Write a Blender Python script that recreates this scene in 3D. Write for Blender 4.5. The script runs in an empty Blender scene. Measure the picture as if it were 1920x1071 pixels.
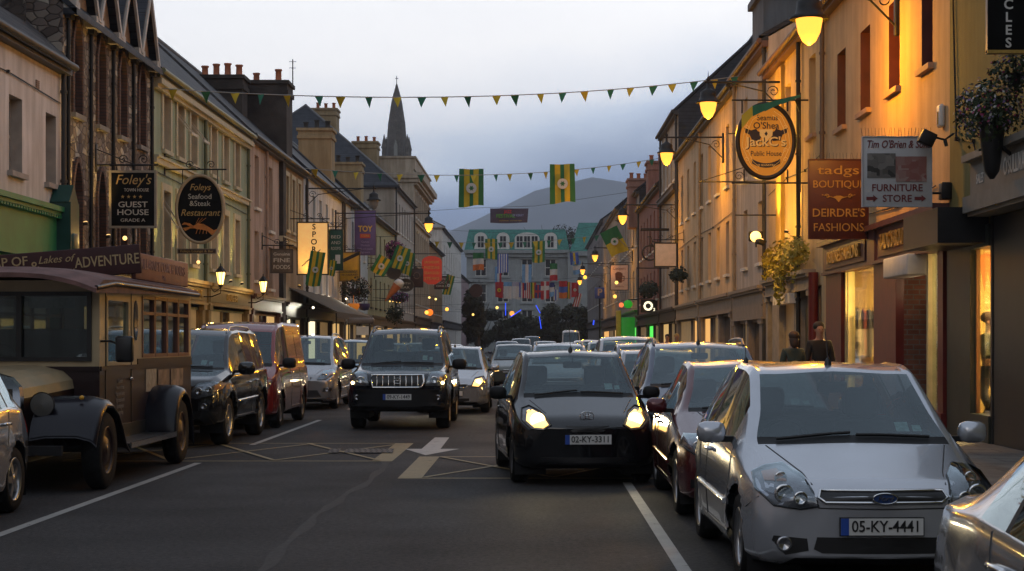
import bpy, bmesh, math, random
from mathutils import Vector, Matrix
from mathutils.bvhtree import BVHTree
random.seed(7)
SC = bpy.context.scene
COL = SC.collection
PI = math.pi
R = math.radians

# ------------------------------------------------------------------ camera, sky, sun, exposure
cam = bpy.data.objects.new('camera', bpy.data.cameras.new('camera'))
COL.objects.link(cam)
cam.location = (0, 0, 1.6); cam.rotation_euler = (PI/2, 0, 0)
cam.data.sensor_width = 36; cam.data.lens = 60
cam.data.shift_x = -43/1920; cam.data.shift_y = 104.5/1920
cam.data.clip_start = 0.1; cam.data.clip_end = 12000
SC.camera = cam
FPX = 3200.0
def at(px, py, Y):                       # world point at depth Y seen at photo pixel
    return Vector(((px-1003)*Y/FPX, Y, 1.6+(640-py)*Y/FPX))
SC.view_settings.view_transform = 'Standard'; SC.view_settings.look = 'None'
SC.view_settings.exposure = 0.12; SC.view_settings.gamma = 1.0
SC.cycles.max_bounces = 6; SC.cycles.diffuse_bounces = 3; SC.cycles.glossy_bounces = 3
SC.cycles.transparent_max_bounces = 12; SC.cycles.volume_bounces = 0
SC.cycles.sample_clamp_indirect = 3.0
SC.cycles.use_denoising = True

w = bpy.data.worlds.new('World'); SC.world = w; w.use_nodes = True
nt = w.node_tree; nd = nt.nodes; lk = nt.links
bg = nd['Background']
tc = nd.new('ShaderNodeTexCoord'); sx = nd.new('ShaderNodeSeparateXYZ')
lk.new(tc.outputs['Generated'], sx.inputs[0])
mp = nd.new('ShaderNodeMapping'); mp.inputs['Scale'].default_value = (1, 1, 2.6)
lk.new(tc.outputs['Generated'], mp.inputs[0])
nz = nd.new('ShaderNodeTexNoise'); nz.inputs['Scale'].default_value = 7; nz.inputs['Detail'].default_value = 7
nz.inputs['Roughness'].default_value = .55
lk.new(mp.outputs[0], nz.inputs['Vector'])
def mth(op, a, b, tree=nt):
    n = tree.nodes.new('ShaderNodeMath'); n.operation = op
    for i, v in enumerate((a, b)):
        if isinstance(v, (int, float)): n.inputs[i].default_value = v
        else: tree.links.new(v, n.inputs[i])
    return n.outputs[0]
e = mth('ADD', sx.outputs['Z'], mth('MULTIPLY', mth('SUBTRACT', nz.outputs[0], .5), .07))
e = mth('ADD', e, mth('MULTIPLY', sx.outputs['X'], -.16))
rp = nd.new('ShaderNodeValToRGB'); lk.new(mth('MULTIPLY', e, 2.5), rp.inputs[0])
els = rp.color_ramp.elements
keys = [(0, (.14,.18,.29)), (.15, (.17,.235,.40)), (.205, (.26,.37,.62)), (.25, (.50,.62,.86)), (.30, (.82,.95,1.17)), (.35, (1.18,1.22,1.32)),
        (.43, (1.42,1.40,1.41)), (.62, (1.18,1.19,1.23)), (1, (.41,.465,.56))]
els[0].position = 0; els[0].color = (*keys[0][1], 1); els[1].position = 1; els[1].color = (*keys[-1][1], 1)
for p, c in keys[1:-1]:
    q = els.new(p); q.color = (*c, 1)
sky = nd.new('ShaderNodeTexSky'); sky.sky_type = 'NISHITA'; sky.sun_disc = False
sky.sun_elevation = R(4); sky.sun_rotation = R(200)
ad = nd.new('ShaderNodeMixRGB'); ad.blend_type = 'ADD'; ad.inputs[0].default_value = .012
lk.new(rp.outputs[0], ad.inputs[1]); lk.new(sky.outputs[0], ad.inputs[2])
def clamp01(v):
    n = nt.nodes.new('ShaderNodeClamp'); nt.links.new(v, n.inputs[0]); return n.outputs[0]
back = clamp01(mth('MULTIPLY', mth('SUBTRACT', .35, sx.outputs['Y']), 1.4)); low = clamp01(mth('SUBTRACT', 1.15, mth('MULTIPLY', sx.outputs['Z'], 2.3)))
lk.new(ad.outputs[0], bg.inputs[0]); lk.new(mth('SUBTRACT', 1.0, mth('MULTIPLY', mth('MULTIPLY', back, low), .93)), bg.inputs[1])
sun = bpy.data.objects.new('sun', bpy.data.lights.new('sun', 'SUN')); COL.objects.link(sun)
sun.data.energy = .12; sun.data.angle = R(25); sun.data.color = (1, .9, .8)
sun.location = (-20, -20, 60); sun.rotation_euler = (R(62), 0, R(-20))

# ------------------------------------------------------------------ helpers
ORG = {}
def link(o, parent=None):
    COL.objects.link(o)
    if parent is not None: o.parent = parent
    return o
def props(o, label=None, cat=None, group=None, kind=None):
    if label: o['label'] = label
    if cat: o['category'] = cat
    if group: o['group'] = group
    if kind: o['kind'] = kind
    return o
def thing(name, label, cat, loc=(0,0,0), rz=0, group=None):
    o = bpy.data.objects.new(name, None); link(o); o.location = loc; o.rotation_euler = (0, 0, rz)
    o.empty_display_size = .3
    return props(o, label, cat, group)

class MB:
    """collects faces; build() links them as one mesh object"""
    def __init__(s): s.v = []; s.f = []; s.m = []; s.sm = []
    def add(s, vs, fs, m=0, smooth=False):
        b = len(s.v); s.v += [Vector(p) for p in vs]
        for f in fs: s.f.append([b+i for i in f]); s.m.append(m); s.sm.append(smooth)
        return s
    def quad(s, a, b, c, d, m=0): return s.add([a,b,c,d], [(0,1,2,3)], m)
    def box(s, x0, x1, y0, y1, z0, z1, m=0):
        x0,x1 = sorted((x0,x1)); y0,y1 = sorted((y0,y1)); z0,z1 = sorted((z0,z1))
        return s.add([(x0,y0,z0),(x1,y0,z0),(x1,y1,z0),(x0,y1,z0),(x0,y0,z1),(x1,y0,z1),(x1,y1,z1),(x0,y1,z1)],
            [(0,3,2,1),(4,5,6,7),(0,1,5,4),(1,2,6,5),(2,3,7,6),(3,0,4,7)], m)
    def bbox(s, x0, x1, y0, y1, z0, z1, r=.02, m=0):   # box with chamfered edges
        x0,x1 = sorted((x0,x1)); y0,y1 = sorted((y0,y1)); z0,z1 = sorted((z0,z1))
        bm = bmesh.new(); bmesh.ops.create_cube(bm, size=1)
        for v in bm.verts: v.co = Vector(((x0+x1)/2+v.co.x*(x1-x0), (y0+y1)/2+v.co.y*(y1-y0), (z0+z1)/2+v.co.z*(z1-z0)))
        r = min(r, .45*min(x1-x0, y1-y0, z1-z0))
        bmesh.ops.bevel(bm, geom=bm.edges[:], offset=r, segments=2, affect='EDGES', profile=.5)
        return s.frombm(bm, m, True)
    def frombm(s, bm, m=0, smooth=False):
        bm.verts.index_update()
        s.add([v.co.copy() for v in bm.verts], [[v.index for v in f.verts] for f in bm.faces], m, smooth); bm.free(); return s
    def prism(s, pts, axis, a, b, m=0):                # 2-D outline extruded along an axis
        n = len(pts)
        def P(p, t):
            return {'x': (t, p[0], p[1]), 'y': (p[0], t, p[1]), 'z': (p[0], p[1], t)}[axis]
        vs = [P(p, a) for p in pts]+[P(p, b) for p in pts]
        fs = [tuple(range(n)), tuple(range(2*n-1, n-1, -1))]+[(i, n+i, n+(i+1)%n, (i+1)%n) for i in range(n)]
        return s.add(vs, fs, m)
    def tube(s, pts, r, n=6, m=0, smooth=True, cap=True):
        pts = [Vector(p) for p in pts]; rs = r if isinstance(r, (list, tuple)) else [r]*len(pts)
        vs = []; fs = []
        for i, p in enumerate(pts):
            t = (pts[min(i+1, len(pts)-1)]-pts[max(i-1, 0)])
            t = t.normalized() if t.length > 1e-9 else Vector((0,0,1))
            u = t.cross(Vector((0,0,1)) if abs(t.z) < .9 else Vector((1,0,0))).normalized(); q = t.cross(u)
            for k in range(n):
                a = 2*PI*k/n; vs.append(p+(u*math.cos(a)+q*math.sin(a))*rs[i])
        for i in range(len(pts)-1):
            for k in range(n): fs.append((i*n+k, i*n+(k+1)%n, (i+1)*n+(k+1)%n, (i+1)*n+k))
        s.add(vs, fs, m, smooth)
        if cap: s.add(vs[:n], [tuple(range(n-1, -1, -1))], m); s.add(vs[-n:], [tuple(range(n))], m)
        return s
    def lathe(s, prof, c, axis='z', n=24, m=0, smooth=True):   # prof: list of (radius, height)
        c = Vector(c); vs = []; fs = []
        for r, h in prof:
            for k in range(n):
                a = 2*PI*k/n; u, q = r*math.cos(a), r*math.sin(a)
                vs.append(c+Vector({'z': (u, q, h), 'x': (h, u, q), 'y': (u, h, q)}[axis]))
        for i in range(len(prof)-1):
            for k in range(n): fs.append((i*n+k, i*n+(k+1)%n, (i+1)*n+(k+1)%n, (i+1)*n+k))
        return s.add(vs, fs, m, smooth)
    def ball(s, c, rx, ry, rz, n=12, m=0):
        k = max(4, n//2)
        pr = [(math.sin(PI*i/k), -math.cos(PI*i/k)) for i in range(k+1)]
        b = len(s.v); s.lathe(pr, (0,0,0), 'z', n, m)
        for i in range(b, len(s.v)):
            p = s.v[i]; s.v[i] = Vector((c[0]+p.x*rx, c[1]+p.y*ry, c[2]+p.z*rz))
        return s
    def disc(s, c, rx, rz, axis='y', n=28, m=0, t=.0, sgn=-1):  # flat ellipse facing -y (thickness t behind)
        ring = [(c[0]+rx*math.cos(2*PI*k/n), c[2]+rz*math.sin(2*PI*k/n)) for k in range(n)]
        return s.prism(ring, 'y', c[1], c[1]+max(t, .002), m)
    def xf(s, M):
        s.v = [M @ p for p in s.v]; return s
    def build(s, name, mats, parent=None, world=False, origin=None, label=None):
        if not isinstance(mats, (list, tuple)): mats = [mats]
        off = Vector((0,0,0))
        if parent is not None:
            if world: off = root_loc(parent)
        elif origin is not None: off = Vector(origin)
        else:
            xs = [p.x for p in s.v]; ys = [p.y for p in s.v]; zs = [p.z for p in s.v]
            off = Vector(((min(xs)+max(xs))/2, (min(ys)+max(ys))/2, min(zs)))
        me = bpy.data.meshes.new(name)
        me.from_pydata([p-off for p in s.v], [], s.f)
        for m in mats: me.materials.append(m)
        me.polygons.foreach_set('material_index', s.m); me.polygons.foreach_set('use_smooth', s.sm)
        me.update()
        o = bpy.data.objects.new(name, me); link(o, parent)
        if parent is None: o.location = off
        if label: o['label'] = label
        return o
def fixn(o):                                            # consistent outward normals
    bm = bmesh.new(); bm.from_mesh(o.data); bmesh.ops.recalc_face_normals(bm, faces=bm.faces[:]); bm.to_mesh(o.data); bm.free(); return o
def root_loc(o):
    p = Vector((0,0,0))
    while o is not None: p += o.location; o = o.parent
    return p
def copy_tree(o, parent=None):
    c = o.copy(); COL.objects.link(c)
    if parent is not None: c.parent = parent
    for ch in list(o.children): copy_tree(ch, c)
    return c

FONT_CACHE = {}
def text(s, size, mat, parent, pos, face='front', width=None, shear=0, bold=0, depth=.004, name='lettering', world=True, spacing=1.0, vertical=False, arc=0, sx=1.0):
    """lettering centred on pos; face: front (reads towards -y), right (on the wall at +x), left (on the wall at -x)"""
    mb = MB()
    lines = list(s) if vertical else [s]
    for i, ln in enumerate(lines):
        cu = bpy.data.curves.new('t', 'FONT'); cu.body = ln; cu.size = 1; cu.align_x = 'CENTER'; cu.align_y = 'CENTER'
        cu.shear = shear; cu.offset = bold; cu.extrude = 0.02; cu.space_character = spacing; cu.resolution_u = 3
        to = bpy.data.objects.new('t', cu); COL.objects.link(to)
        dg = bpy.context.evaluated_depsgraph_get(); dg.update()
        me = bpy.data.meshes.new_from_object(to.evaluated_get(dg))
        vs = [v.co.copy() for v in me.vertices]; fs = [list(p.vertices) for p in me.polygons]
        bpy.data.objects.remove(to); bpy.data.curves.remove(cu); bpy.data.meshes.remove(me)
        if vs:
            vs = [Vector((v.x, v.y-i*.95+(len(lines)-1)*.475, v.z)) for v in vs]; mb.add(vs, fs)
    if not mb.v: return None
    k = size
    if width:
        xs = [v.x for v in mb.v]; sx = width/((max(xs)-min(xs))*k)
    if world: pos = Vector(pos)
    out = []
    for v in mb.v:
        u, q, d = v.x*k*sx, v.y*k, v.z/.02*depth
        if arc: q += -arc*u*u
        out.append(Vector(pos)+{'front': Vector((u, -d, q)), 'right': Vector((-d, -u, q)), 'left': Vector((d, u, q))}[face])
    mb.v = out
    return mb.build(name, mat, parent, world=world)

# ------------------------------------------------------------------ materials
MATS = {}
def pm(name, col, rough=.6, metal=0, var=.15, scale=4, bump=0, spec=.5, coat=0, emit=None, es=0, streak=0, bscale=None, alpha=None):
    if name in MATS: return MATS[name]
    m = bpy.data.materials.new(name); m.use_nodes = True; MATS[name] = m
    t = m.node_tree; b = t.nodes['Principled BSDF']
    b.inputs['Roughness'].default_value = rough; b.inputs['Metallic'].default_value = metal
    b.inputs['Specular IOR Level'].default_value = spec
    b.inputs['Coat Weight'].default_value = coat; b.inputs['Coat Roughness'].default_value = .04
    c = t.nodes.new('ShaderNodeTexCoord')
    n = t.nodes.new('ShaderNodeTexNoise'); n.inputs['Scale'].default_value = scale; n.inputs['Detail'].default_value = 6
    t.links.new(c.outputs['Object'], n.inputs['Vector'])
    r = t.nodes.new('ShaderNodeValToRGB'); r.color_ramp.elements[0].position = .3; r.color_ramp.elements[1].position = .7
    lo = [max(0, x*(1-var)) for x in col]; hi = [min(1, x*(1+var)) for x in col]
    r.color_ramp.elements[0].color = (*lo, 1); r.color_ramp.elements[1].color = (*hi, 1)
    t.links.new(n.outputs[0], r.inputs[0])
    outc = r.outputs[0]
    if streak:
        mp = t.nodes.new('ShaderNodeMapping'); mp.inputs['Scale'].default_value = (1.7, 1.7, .22)
        t.links.new(c.outputs['Object'], mp.inputs[0])
        n2 = t.nodes.new('ShaderNodeTexNoise'); n2.inputs['Scale'].default_value = 1.6; n2.inputs['Detail'].default_value = 8; n2.inputs['Roughness'].default_value = .65
        t.links.new(mp.outputs[0], n2.inputs['Vector'])
        r2 = t.nodes.new('ShaderNodeValToRGB'); r2.color_ramp.elements[0].position = .38; r2.color_ramp.elements[1].position = .62
        k = 1-streak
        r2.color_ramp.elements[0].color = (k, k*.97, k*.92, 1); r2.color_ramp.elements[1].color = (1, 1, 1, 1)
        t.links.new(n2.outputs[0], r2.inputs[0])
        mx = t.nodes.new('ShaderNodeMixRGB'); mx.blend_type = 'MULTIPLY'; mx.inputs[0].default_value = 1
        t.links.new(outc, mx.inputs[1]); t.links.new(r2.outputs[0], mx.inputs[2]); outc = mx.outputs[0]
    t.links.new(outc, b.inputs['Base Color'])
    if bump:
        n3 = t.nodes.new('ShaderNodeTexNoise'); n3.inputs['Scale'].default_value = bscale or scale*12; n3.inputs['Detail'].default_value = 4
        t.links.new(c.outputs['Object'], n3.inputs['Vector'])
        bp = t.nodes.new('ShaderNodeBump'); bp.inputs['Strength'].default_value = bump; bp.inputs['Distance'].default_value = .02
        t.links.new(n3.outputs[0], bp.inputs['Height']); t.links.new(bp.outputs[0], b.inputs['Normal'])
    if emit:
        b.inputs['Emission Color'].default_value = (*emit, 1); b.inputs['Emission Strength'].default_value = es
    return m
def lin(r, g, b):                                       # sRGB 0-255 to linear
    return tuple((x/255/12.92 if x/255 <= .04045 else ((x/255+.055)/1.055)**2.4) for x in (r, g, b))
def wallm(name, col, **k):
    return pm(name, col, rough=.85, var=.10, scale=1.2, streak=k.pop('streak', .28), bump=.25, bscale=45, spec=.25, **k)
def brickish(name, c1, c2, mort, sw, sh, plane='yz', rough=.85, bump=.5, dist=.0, msize=.012, mrough=.3):
    """coursed masonry or slates in wall coordinates"""
    if name in MATS: return MATS[name]
    m = bpy.data.materials.new(name); m.use_nodes = True; MATS[name] = m
    t = m.node_tree; b = t.nodes['Principled BSDF']; b.inputs['Roughness'].default_value = rough
    b.inputs['Specular IOR Level'].default_value = .3
    c = t.nodes.new('ShaderNodeTexCoord'); s = t.nodes.new('ShaderNodeSeparateXYZ'); q = t.nodes.new('ShaderNodeCombineXYZ')
    n = t.nodes.new('ShaderNodeTexNoise'); n.inputs['Scale'].default_value = 1.5; n.inputs['Detail'].default_value = 5
    t.links.new(c.outputs['Object'], n.inputs['Vector'])
    mixv = t.nodes.new('ShaderNodeMixRGB'); mixv.blend_type = 'LINEAR_LIGHT'; mixv.inputs[0].default_value = dist
    t.links.new(c.outputs['Object'], mixv.inputs[1]); t.links.new(n.outputs['Color'], mixv.inputs[2])
    t.links.new(mixv.outputs[0], s.inputs[0])
    a = {'yz': ('Y', 'Z'), 'xz': ('X', 'Z'), 'xy': ('X', 'Y')}[plane]
    t.links.new(s.outputs[a[0]], q.inputs[0]); t.links.new(s.outputs[a[1]], q.inputs[1])
    k = t.nodes.new('ShaderNodeTexBrick'); t.links.new(q.outputs[0], k.inputs['Vector'])
    k.inputs['Color1'].default_value = (*c1, 1); k.inputs['Color2'].default_value = (*c2, 1); k.inputs['Mortar'].default_value = (*mort, 1)
    k.inputs['Scale'].default_value = 1; k.inputs['Brick Width'].default_value = sw; k.inputs['Row Height'].default_value = sh
    k.inputs['Mortar Size'].default_value = msize; k.inputs['Mortar Smooth'].default_value = .3; k.inputs['Bias'].default_value = 0
    n2 = t.nodes.new('ShaderNodeTexNoise'); n2.inputs['Scale'].default_value = 3; n2.inputs['Detail'].default_value = 8
    t.links.new(c.outputs['Object'], n2.inputs['Vector'])
    r2 = t.nodes.new('ShaderNodeValToRGB'); r2.color_ramp.elements[0].position = .3; r2.color_ramp.elements[1].position = .75
    r2.color_ramp.elements[0].color = (1-mrough*1.6, 1-mrough*1.6, 1-mrough*1.6, 1)
    t.links.new(n2.outputs[0], r2.inputs[0])
    mx = t.nodes.new('ShaderNodeMixRGB'); mx.blend_type = 'MULTIPLY'; mx.inputs[0].default_value = 1
    t.links.new(k.outputs[0], mx.inputs[1]); t.links.new(r2.outputs[0], mx.inputs[2]); t.links.new(mx.outputs[0], b.inputs['Base Color'])
    bp = t.nodes.new('ShaderNodeBump'); bp.inputs['Strength'].default_value = bump; bp.inputs['Distance'].default_value = .03; bp.invert = True
    t.links.new(k.outputs['Fac'], bp.inputs['Height']); t.links.new(bp.outputs[0], b.inputs['Normal'])
    return m
def emit(name, col, st, base=(.8,.8,.8)):
    return pm(name, base, emit=col, es=st, var=.02)
def glassm(name, tint, frac):
    if name in MATS: return MATS[name]
    m = bpy.data.materials.new(name); m.use_nodes = True; MATS[name] = m
    t = m.node_tree; t.nodes.remove(t.nodes['Principled BSDF']); o = t.nodes['Material Output']
    tr = t.nodes.new('ShaderNodeBsdfTransparent'); tr.inputs[0].default_value = (*tint, 1)
    gl = t.nodes.new('ShaderNodeBsdfGlossy'); gl.inputs['Roughness'].default_value = .03; gl.inputs[0].default_value = (.82, .95, 1, 1)
    lw = t.nodes.new('ShaderNodeLayerWeight'); lw.inputs[0].default_value = .5
    fr5 = mth('ADD', mth('MULTIPLY', mth('POWER', lw.outputs['Facing'], 4.5, t), .9, t), .05, t)
    c = t.nodes.new('ShaderNodeTexCoord'); n = t.nodes.new('ShaderNodeTexNoise'); n.inputs['Scale'].default_value = 3
    t.links.new(c.outputs['Object'], n.inputs['Vector'])
    sc = mth('MULTIPLY', fr5, mth('ADD', mth('MULTIPLY', n.outputs[0], .3), frac, t), t)
    mx = t.nodes.new('ShaderNodeMixShader'); t.links.new(sc, mx.inputs[0])
    t.links.new(tr.outputs[0], mx.inputs[1]); t.links.new(gl.outputs[0], mx.inputs[2]); t.links.new(mx.outputs[0], o.inputs[0])
    return m

CARGLASS = glassm('car_glass', (.50,.57,.56), 1.25)
SHOPGLASS = glassm('shop_glass', (.85,.86,.84), .9)
PANE = pm('window_pane', (.035,.036,.038), rough=.06, var=.5, scale=.8, spec=.7)
PANEB = pm('window_blind', (.42,.37,.30), rough=.35, var=.25, scale=.9, spec=.6)
WHITE = pm('white_paint', (.62,.60,.56), rough=.5, var=.08)
BLKMATT = pm('matt_black_board', (.008,.008,.008), rough=.85, spec=.12)
CREAM = pm('cream_paint', (.55,.48,.36), rough=.55, var=.1)
BLACK = pm('black_paint', (.012,.012,.013), rough=.4, var=.3)
IRON = pm('black_iron', (.015,.014,.014), rough=.5, var=.3, metal=.3)
PLASTIC = pm('black_plastic', (.014,.014,.015), rough=.55, var=.2, spec=.2)
RUBBER = pm('tyre_rubber', (.014,.014,.014), rough=.8, var=.3, scale=30, spec=.15)
CHROME = pm('chrome', (.7,.7,.7), rough=.12, metal=1, var=.03)
ALLOY = pm('alloy_rim', (.42,.42,.43), rough=.3, metal=.9, var=.06)
GOLD = pm('gold_leaf', (.55,.36,.10), rough=.35, metal=.55, var=.15, scale=20)
SLATE = brickish('roof_slate', (.055,.058,.065), (.10,.10,.105), (.02,.02,.022), .34, .17, 'yz', rough=.7, bump=.5)
SLATED = brickish('dark_slate', (.030,.034,.045), (.05,.055,.068), (.015,.015,.02), .34, .17, 'yz', rough=.6, bump=.4)
SOOT = pm('sooty_render', (.035,.030,.027), rough=.9, var=.5, scale=1.5, bump=.5)
TERRA = pm('terracotta', (.33,.11,.05), rough=.8, var=.3, scale=3)
GUTTER = pm('gutter_paint', (.03,.028,.026), rough=.5, var=.3)

def rubble(name):
    m = bpy.data.materials.new(name); m.use_nodes = True; MATS[name] = m
    t = m.node_tree; b = t.nodes['Principled BSDF']; b.inputs['Roughness'].default_value = .9; b.inputs['Specular IOR Level'].default_value = .2
    c = t.nodes.new('ShaderNodeTexCoord'); mp = t.nodes.new('ShaderNodeMapping'); mp.inputs['Scale'].default_value = (3.6, 3.6, 6.2); t.links.new(c.outputs['Object'], mp.inputs[0])
    n = t.nodes.new('ShaderNodeTexNoise'); n.inputs['Scale'].default_value = 4; t.links.new(c.outputs['Object'], n.inputs['Vector'])
    mx = t.nodes.new('ShaderNodeMixRGB'); mx.blend_type = 'LINEAR_LIGHT'; mx.inputs[0].default_value = .18; t.links.new(mp.outputs[0], mx.inputs[1]); t.links.new(n.outputs['Color'], mx.inputs[2])
    v = t.nodes.new('ShaderNodeTexVoronoi'); v.inputs['Scale'].default_value = 1.0; v.inputs['Randomness'].default_value = .8; t.links.new(mx.outputs[0], v.inputs['Vector'])
    w_ = t.nodes.new('ShaderNodeTexVoronoi'); w_.feature = 'DISTANCE_TO_EDGE'; w_.inputs['Scale'].default_value = 1.0; w_.inputs['Randomness'].default_value = .8; t.links.new(mx.outputs[0], w_.inputs['Vector'])
    s = t.nodes.new('ShaderNodeSeparateColor'); t.links.new(v.outputs['Color'], s.inputs[0])
    r = t.nodes.new('ShaderNodeValToRGB'); e = r.color_ramp.elements; e[0].color = (.10,.08,.072,1); e[1].color = (.50,.45,.38,1); e[1].position = 1; q = e.new(.45); q.color = (.20,.165,.145,1); q = e.new(.8); q.color = (.30,.26,.22,1); t.links.new(s.outputs[0], r.inputs[0])
    r2 = t.nodes.new('ShaderNodeValToRGB'); r2.color_ramp.elements[0].position = .03; r2.color_ramp.elements[1].position = .09; r2.color_ramp.elements[0].color = (.5,.5,.5,1); t.links.new(w_.outputs[0], r2.inputs[0])
    mm = t.nodes.new('ShaderNodeMixRGB'); mm.blend_type = 'MULTIPLY'; mm.inputs[0].default_value = 1; t.links.new(r.outputs[0], mm.inputs[1]); t.links.new(r2.outputs[0], mm.inputs[2]); t.links.new(mm.outputs[0], b.inputs['Base Color'])
    bp = t.nodes.new('ShaderNodeBump'); bp.inputs['Strength'].default_value = .8; bp.inputs['Distance'].default_value = .04; t.links.new(r2.outputs[0], bp.inputs['Height']); t.links.new(bp.outputs[0], b.inputs['Normal'])
    return m
# ------------------------------------------------------------------ ground
def road_mat():
    m = pm('asphalt', (.034,.032,.033), rough=.62, var=.22, scale=.9, bump=.6, bscale=160, spec=.10)
    t = m.node_tree; b = t.nodes['Principled BSDF']
    c = t.nodes.new('ShaderNodeTexCoord')
    n = t.nodes.new('ShaderNodeTexNoise'); n.inputs['Scale'].default_value = 20; n.inputs['Detail'].default_value = 9; n.inputs['Roughness'].default_value = .9
    t.links.new(c.outputs['Object'], n.inputs['Vector'])
    old = b.inputs['Base Color'].links[0].from_socket
    r = t.nodes.new('ShaderNodeValToRGB'); r.color_ramp.elements[0].position = .38; r.color_ramp.elements[1].position = .62
    r.color_ramp.elements[0].color = (.35,.45,.45,1); r.color_ramp.elements[1].color = (2.4,2.3,2.2,1); q_ = r.color_ramp.elements.new(.72); q_.color = (6,5.8,5.6,1)
    t.links.new(n.outputs[0], r.inputs[0])
    mx = t.nodes.new('ShaderNodeMixRGB'); mx.blend_type = 'MULTIPLY'; mx.inputs[0].default_value = 1
    t.links.new(old, mx.inputs[1]); t.links.new(r.outputs[0], mx.inputs[2]); t.links.new(mx.outputs[0], b.inputs['Base Color'])
    n4 = t.nodes.new('ShaderNodeTexNoise'); n4.inputs['Scale'].default_value = .35; n4.inputs['Detail'].default_value = 5
    t.links.new(c.outputs['Object'], n4.inputs['Vector'])
    r4 = t.nodes.new('ShaderNodeValToRGB'); r4.color_ramp.elements[0].color = (.50,.50,.50,1); r4.color_ramp.elements[1].color = (.85,.85,.85,1)
    t.links.new(n4.outputs[0], r4.inputs[0]); t.links.new(r4.outputs[0], b.inputs['Roughness'])
    return m
ASPH = road_mat()
mb = MB(); mb.quad((-400,-60,-.02),(400,-60,-.02),(400,2600,-.02),(-400,2600,-.02))
props(mb.build('ground', pm('field_grass', (.05,.07,.03), var=.4, scale=.05), origin=(0,0,-.02)), kind='structure')
mb = MB()
xs = [-7.2+k*.9 for k in range(14)]
mb.quad((-6.9,-30,0),(3.9,-30,0),(3.9,252,0),(-6.9,252,0))
props(mb.build('road', ASPH, origin=(0,0,0)), kind='structure')
PAVE = brickish('pavement_flags', (.16,.15,.14), (.21,.20,.18), (.07,.07,.065), .9, .6, 'xy', rough=.75, bump=.2)
KERB = pm('kerb_stone', (.24,.23,.22), rough=.8, var=.2)
for nm, a, b_, k0, k1 in (('pavement', -9.9, -6.9, -6.9, -6.7), ('pavement', 3.9, 14, 3.7, 3.9)):
    mb = MB(); mb.box(a, b_, -30, 252, -.01, .12)
    props(mb.build(nm, PAVE), kind='structure')
    mb = MB(); mb.box(k0, k1, -30, 252, -.01, .125)
    props(mb.build('kerb', KERB), kind='structure')
def stripe(pts_list, mat, name, z=.004):
    mb = MB()
    for a, b, wd in pts_list:
        a = Vector((*a, z)); b = Vector((*b, z)); t = (b-a).normalized(); q = Vector((-t.y, t.x, 0))*wd/2
        mb.quad(a-q, b-q, b+q, a+q)
    return props(mb.build(name, mat, origin=(0,0,z)), kind='structure')
def wornpaint(name, col):
    m = pm(name, col, rough=.6, var=.12, scale=4)
    t = m.node_tree; b = t.nodes['Principled BSDF']; c = t.nodes.new('ShaderNodeTexCoord')
    n = t.nodes.new('ShaderNodeTexNoise'); n.inputs['Scale'].default_value = 9; n.inputs['Detail'].default_value = 9; n.inputs['Roughness'].default_value = .75
    t.links.new(c.outputs['Object'], n.inputs['Vector'])
    r = t.nodes.new('ShaderNodeValToRGB'); r.color_ramp.elements[0].position = .30; r.color_ramp.elements[1].position = .42
    t.links.new(n.outputs[0], r.inputs[0]); t.links.new(r.outputs[0], b.inputs['Alpha'])
    return m
PWHITE = wornpaint('worn_white_road_paint', (.30,.29,.27)); PYEL = wornpaint('worn_yellow_road_paint', (.22,.155,.055))
PWH2 = wornpaint('white_arrow_paint', (.36,.34,.32))
stripe([((-4.42,2),(-4.42,22.4),.10), ((-4.36,26.3),(-4.36,34.6),.10), ((-4.36,40),(-4.36,120),.10)], PWHITE, 'parking_line')
stripe([((1.04,2),(1.04,19.3),.10), ((1.1,25),(1.1,120),.10)], PWHITE, 'parking_line')
def boxmark(x0, x1, y0, y1, nx, thick_left, thick_right):
    L = [((x0,y0),(x1,y0),.10), ((x0,y1),(x1,y1),.10)]
    if thick_left: L.append(((x0+.14,y0+.06),(x0+.14,y1-.06),.28))
    if thick_right: L.append(((x1-.14,y0+.06),(x1-.14,y1-.06),.28))
    return L
L = boxmark(-6.3, -1.9, 22.75, 26.7, 3, False, True) + boxmark(-1.60, 3.4, 19.9, 23.6, 3, True, False)
stripe(L, PYEL, 'box_marking')
L = []
for k in range(3):
    a = -6.3+k*1.4
    L += [((a,22.85),(a+1.45,26.6),.07)]
stripe(L, PYEL, 'box_marking', .008)
L = [((-4.9+k*1.4,22.85),(-6.35+k*1.4,26.6),.07) for k in range(3)]
stripe(L, PYEL, 'box_marking', .012)
stripe([((-1.3+k*1.5,20.0),(.2+k*1.5,23.5),.07) for k in range(3)], PYEL, 'box_marking', .008)
stripe([((.2+k*1.5,20.0),(-1.3+k*1.5,23.5),.07) for k in range(3)], PYEL, 'box_marking', .012)
mb = MB(); z = .005
mb.add([(-1.53,23.9,z),(-1.93,25.3,z),(-1.68,25.3,z),(-1.66,28.3,z),(-1.42,28.3,z),(-1.40,25.3,z),(-1.12,25.3,z)], [(0,6,5,2,1),(2,5,4,3)])
props(mb.build('arrow_marking', PWH2, origin=(-1.5,25,z)), kind='structure')
mb = MB(); mb.quad((-2.72,24.3,.016),(-2.02,24.3,.016),(-2.08,25.2,.016),(-2.78,25.2,.016)); mb.quad((-2.95,24.3,.016),(-2.80,24.3,.016),(-2.86,25.2,.016),(-3.02,25.2,.016))
props(mb.build('drain_cover', brickish('drain_grating', (.20,.19,.18), (.16,.15,.15), (.03,.03,.03), .08, .3, 'xy', bump=.6)), kind='structure')
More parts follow.
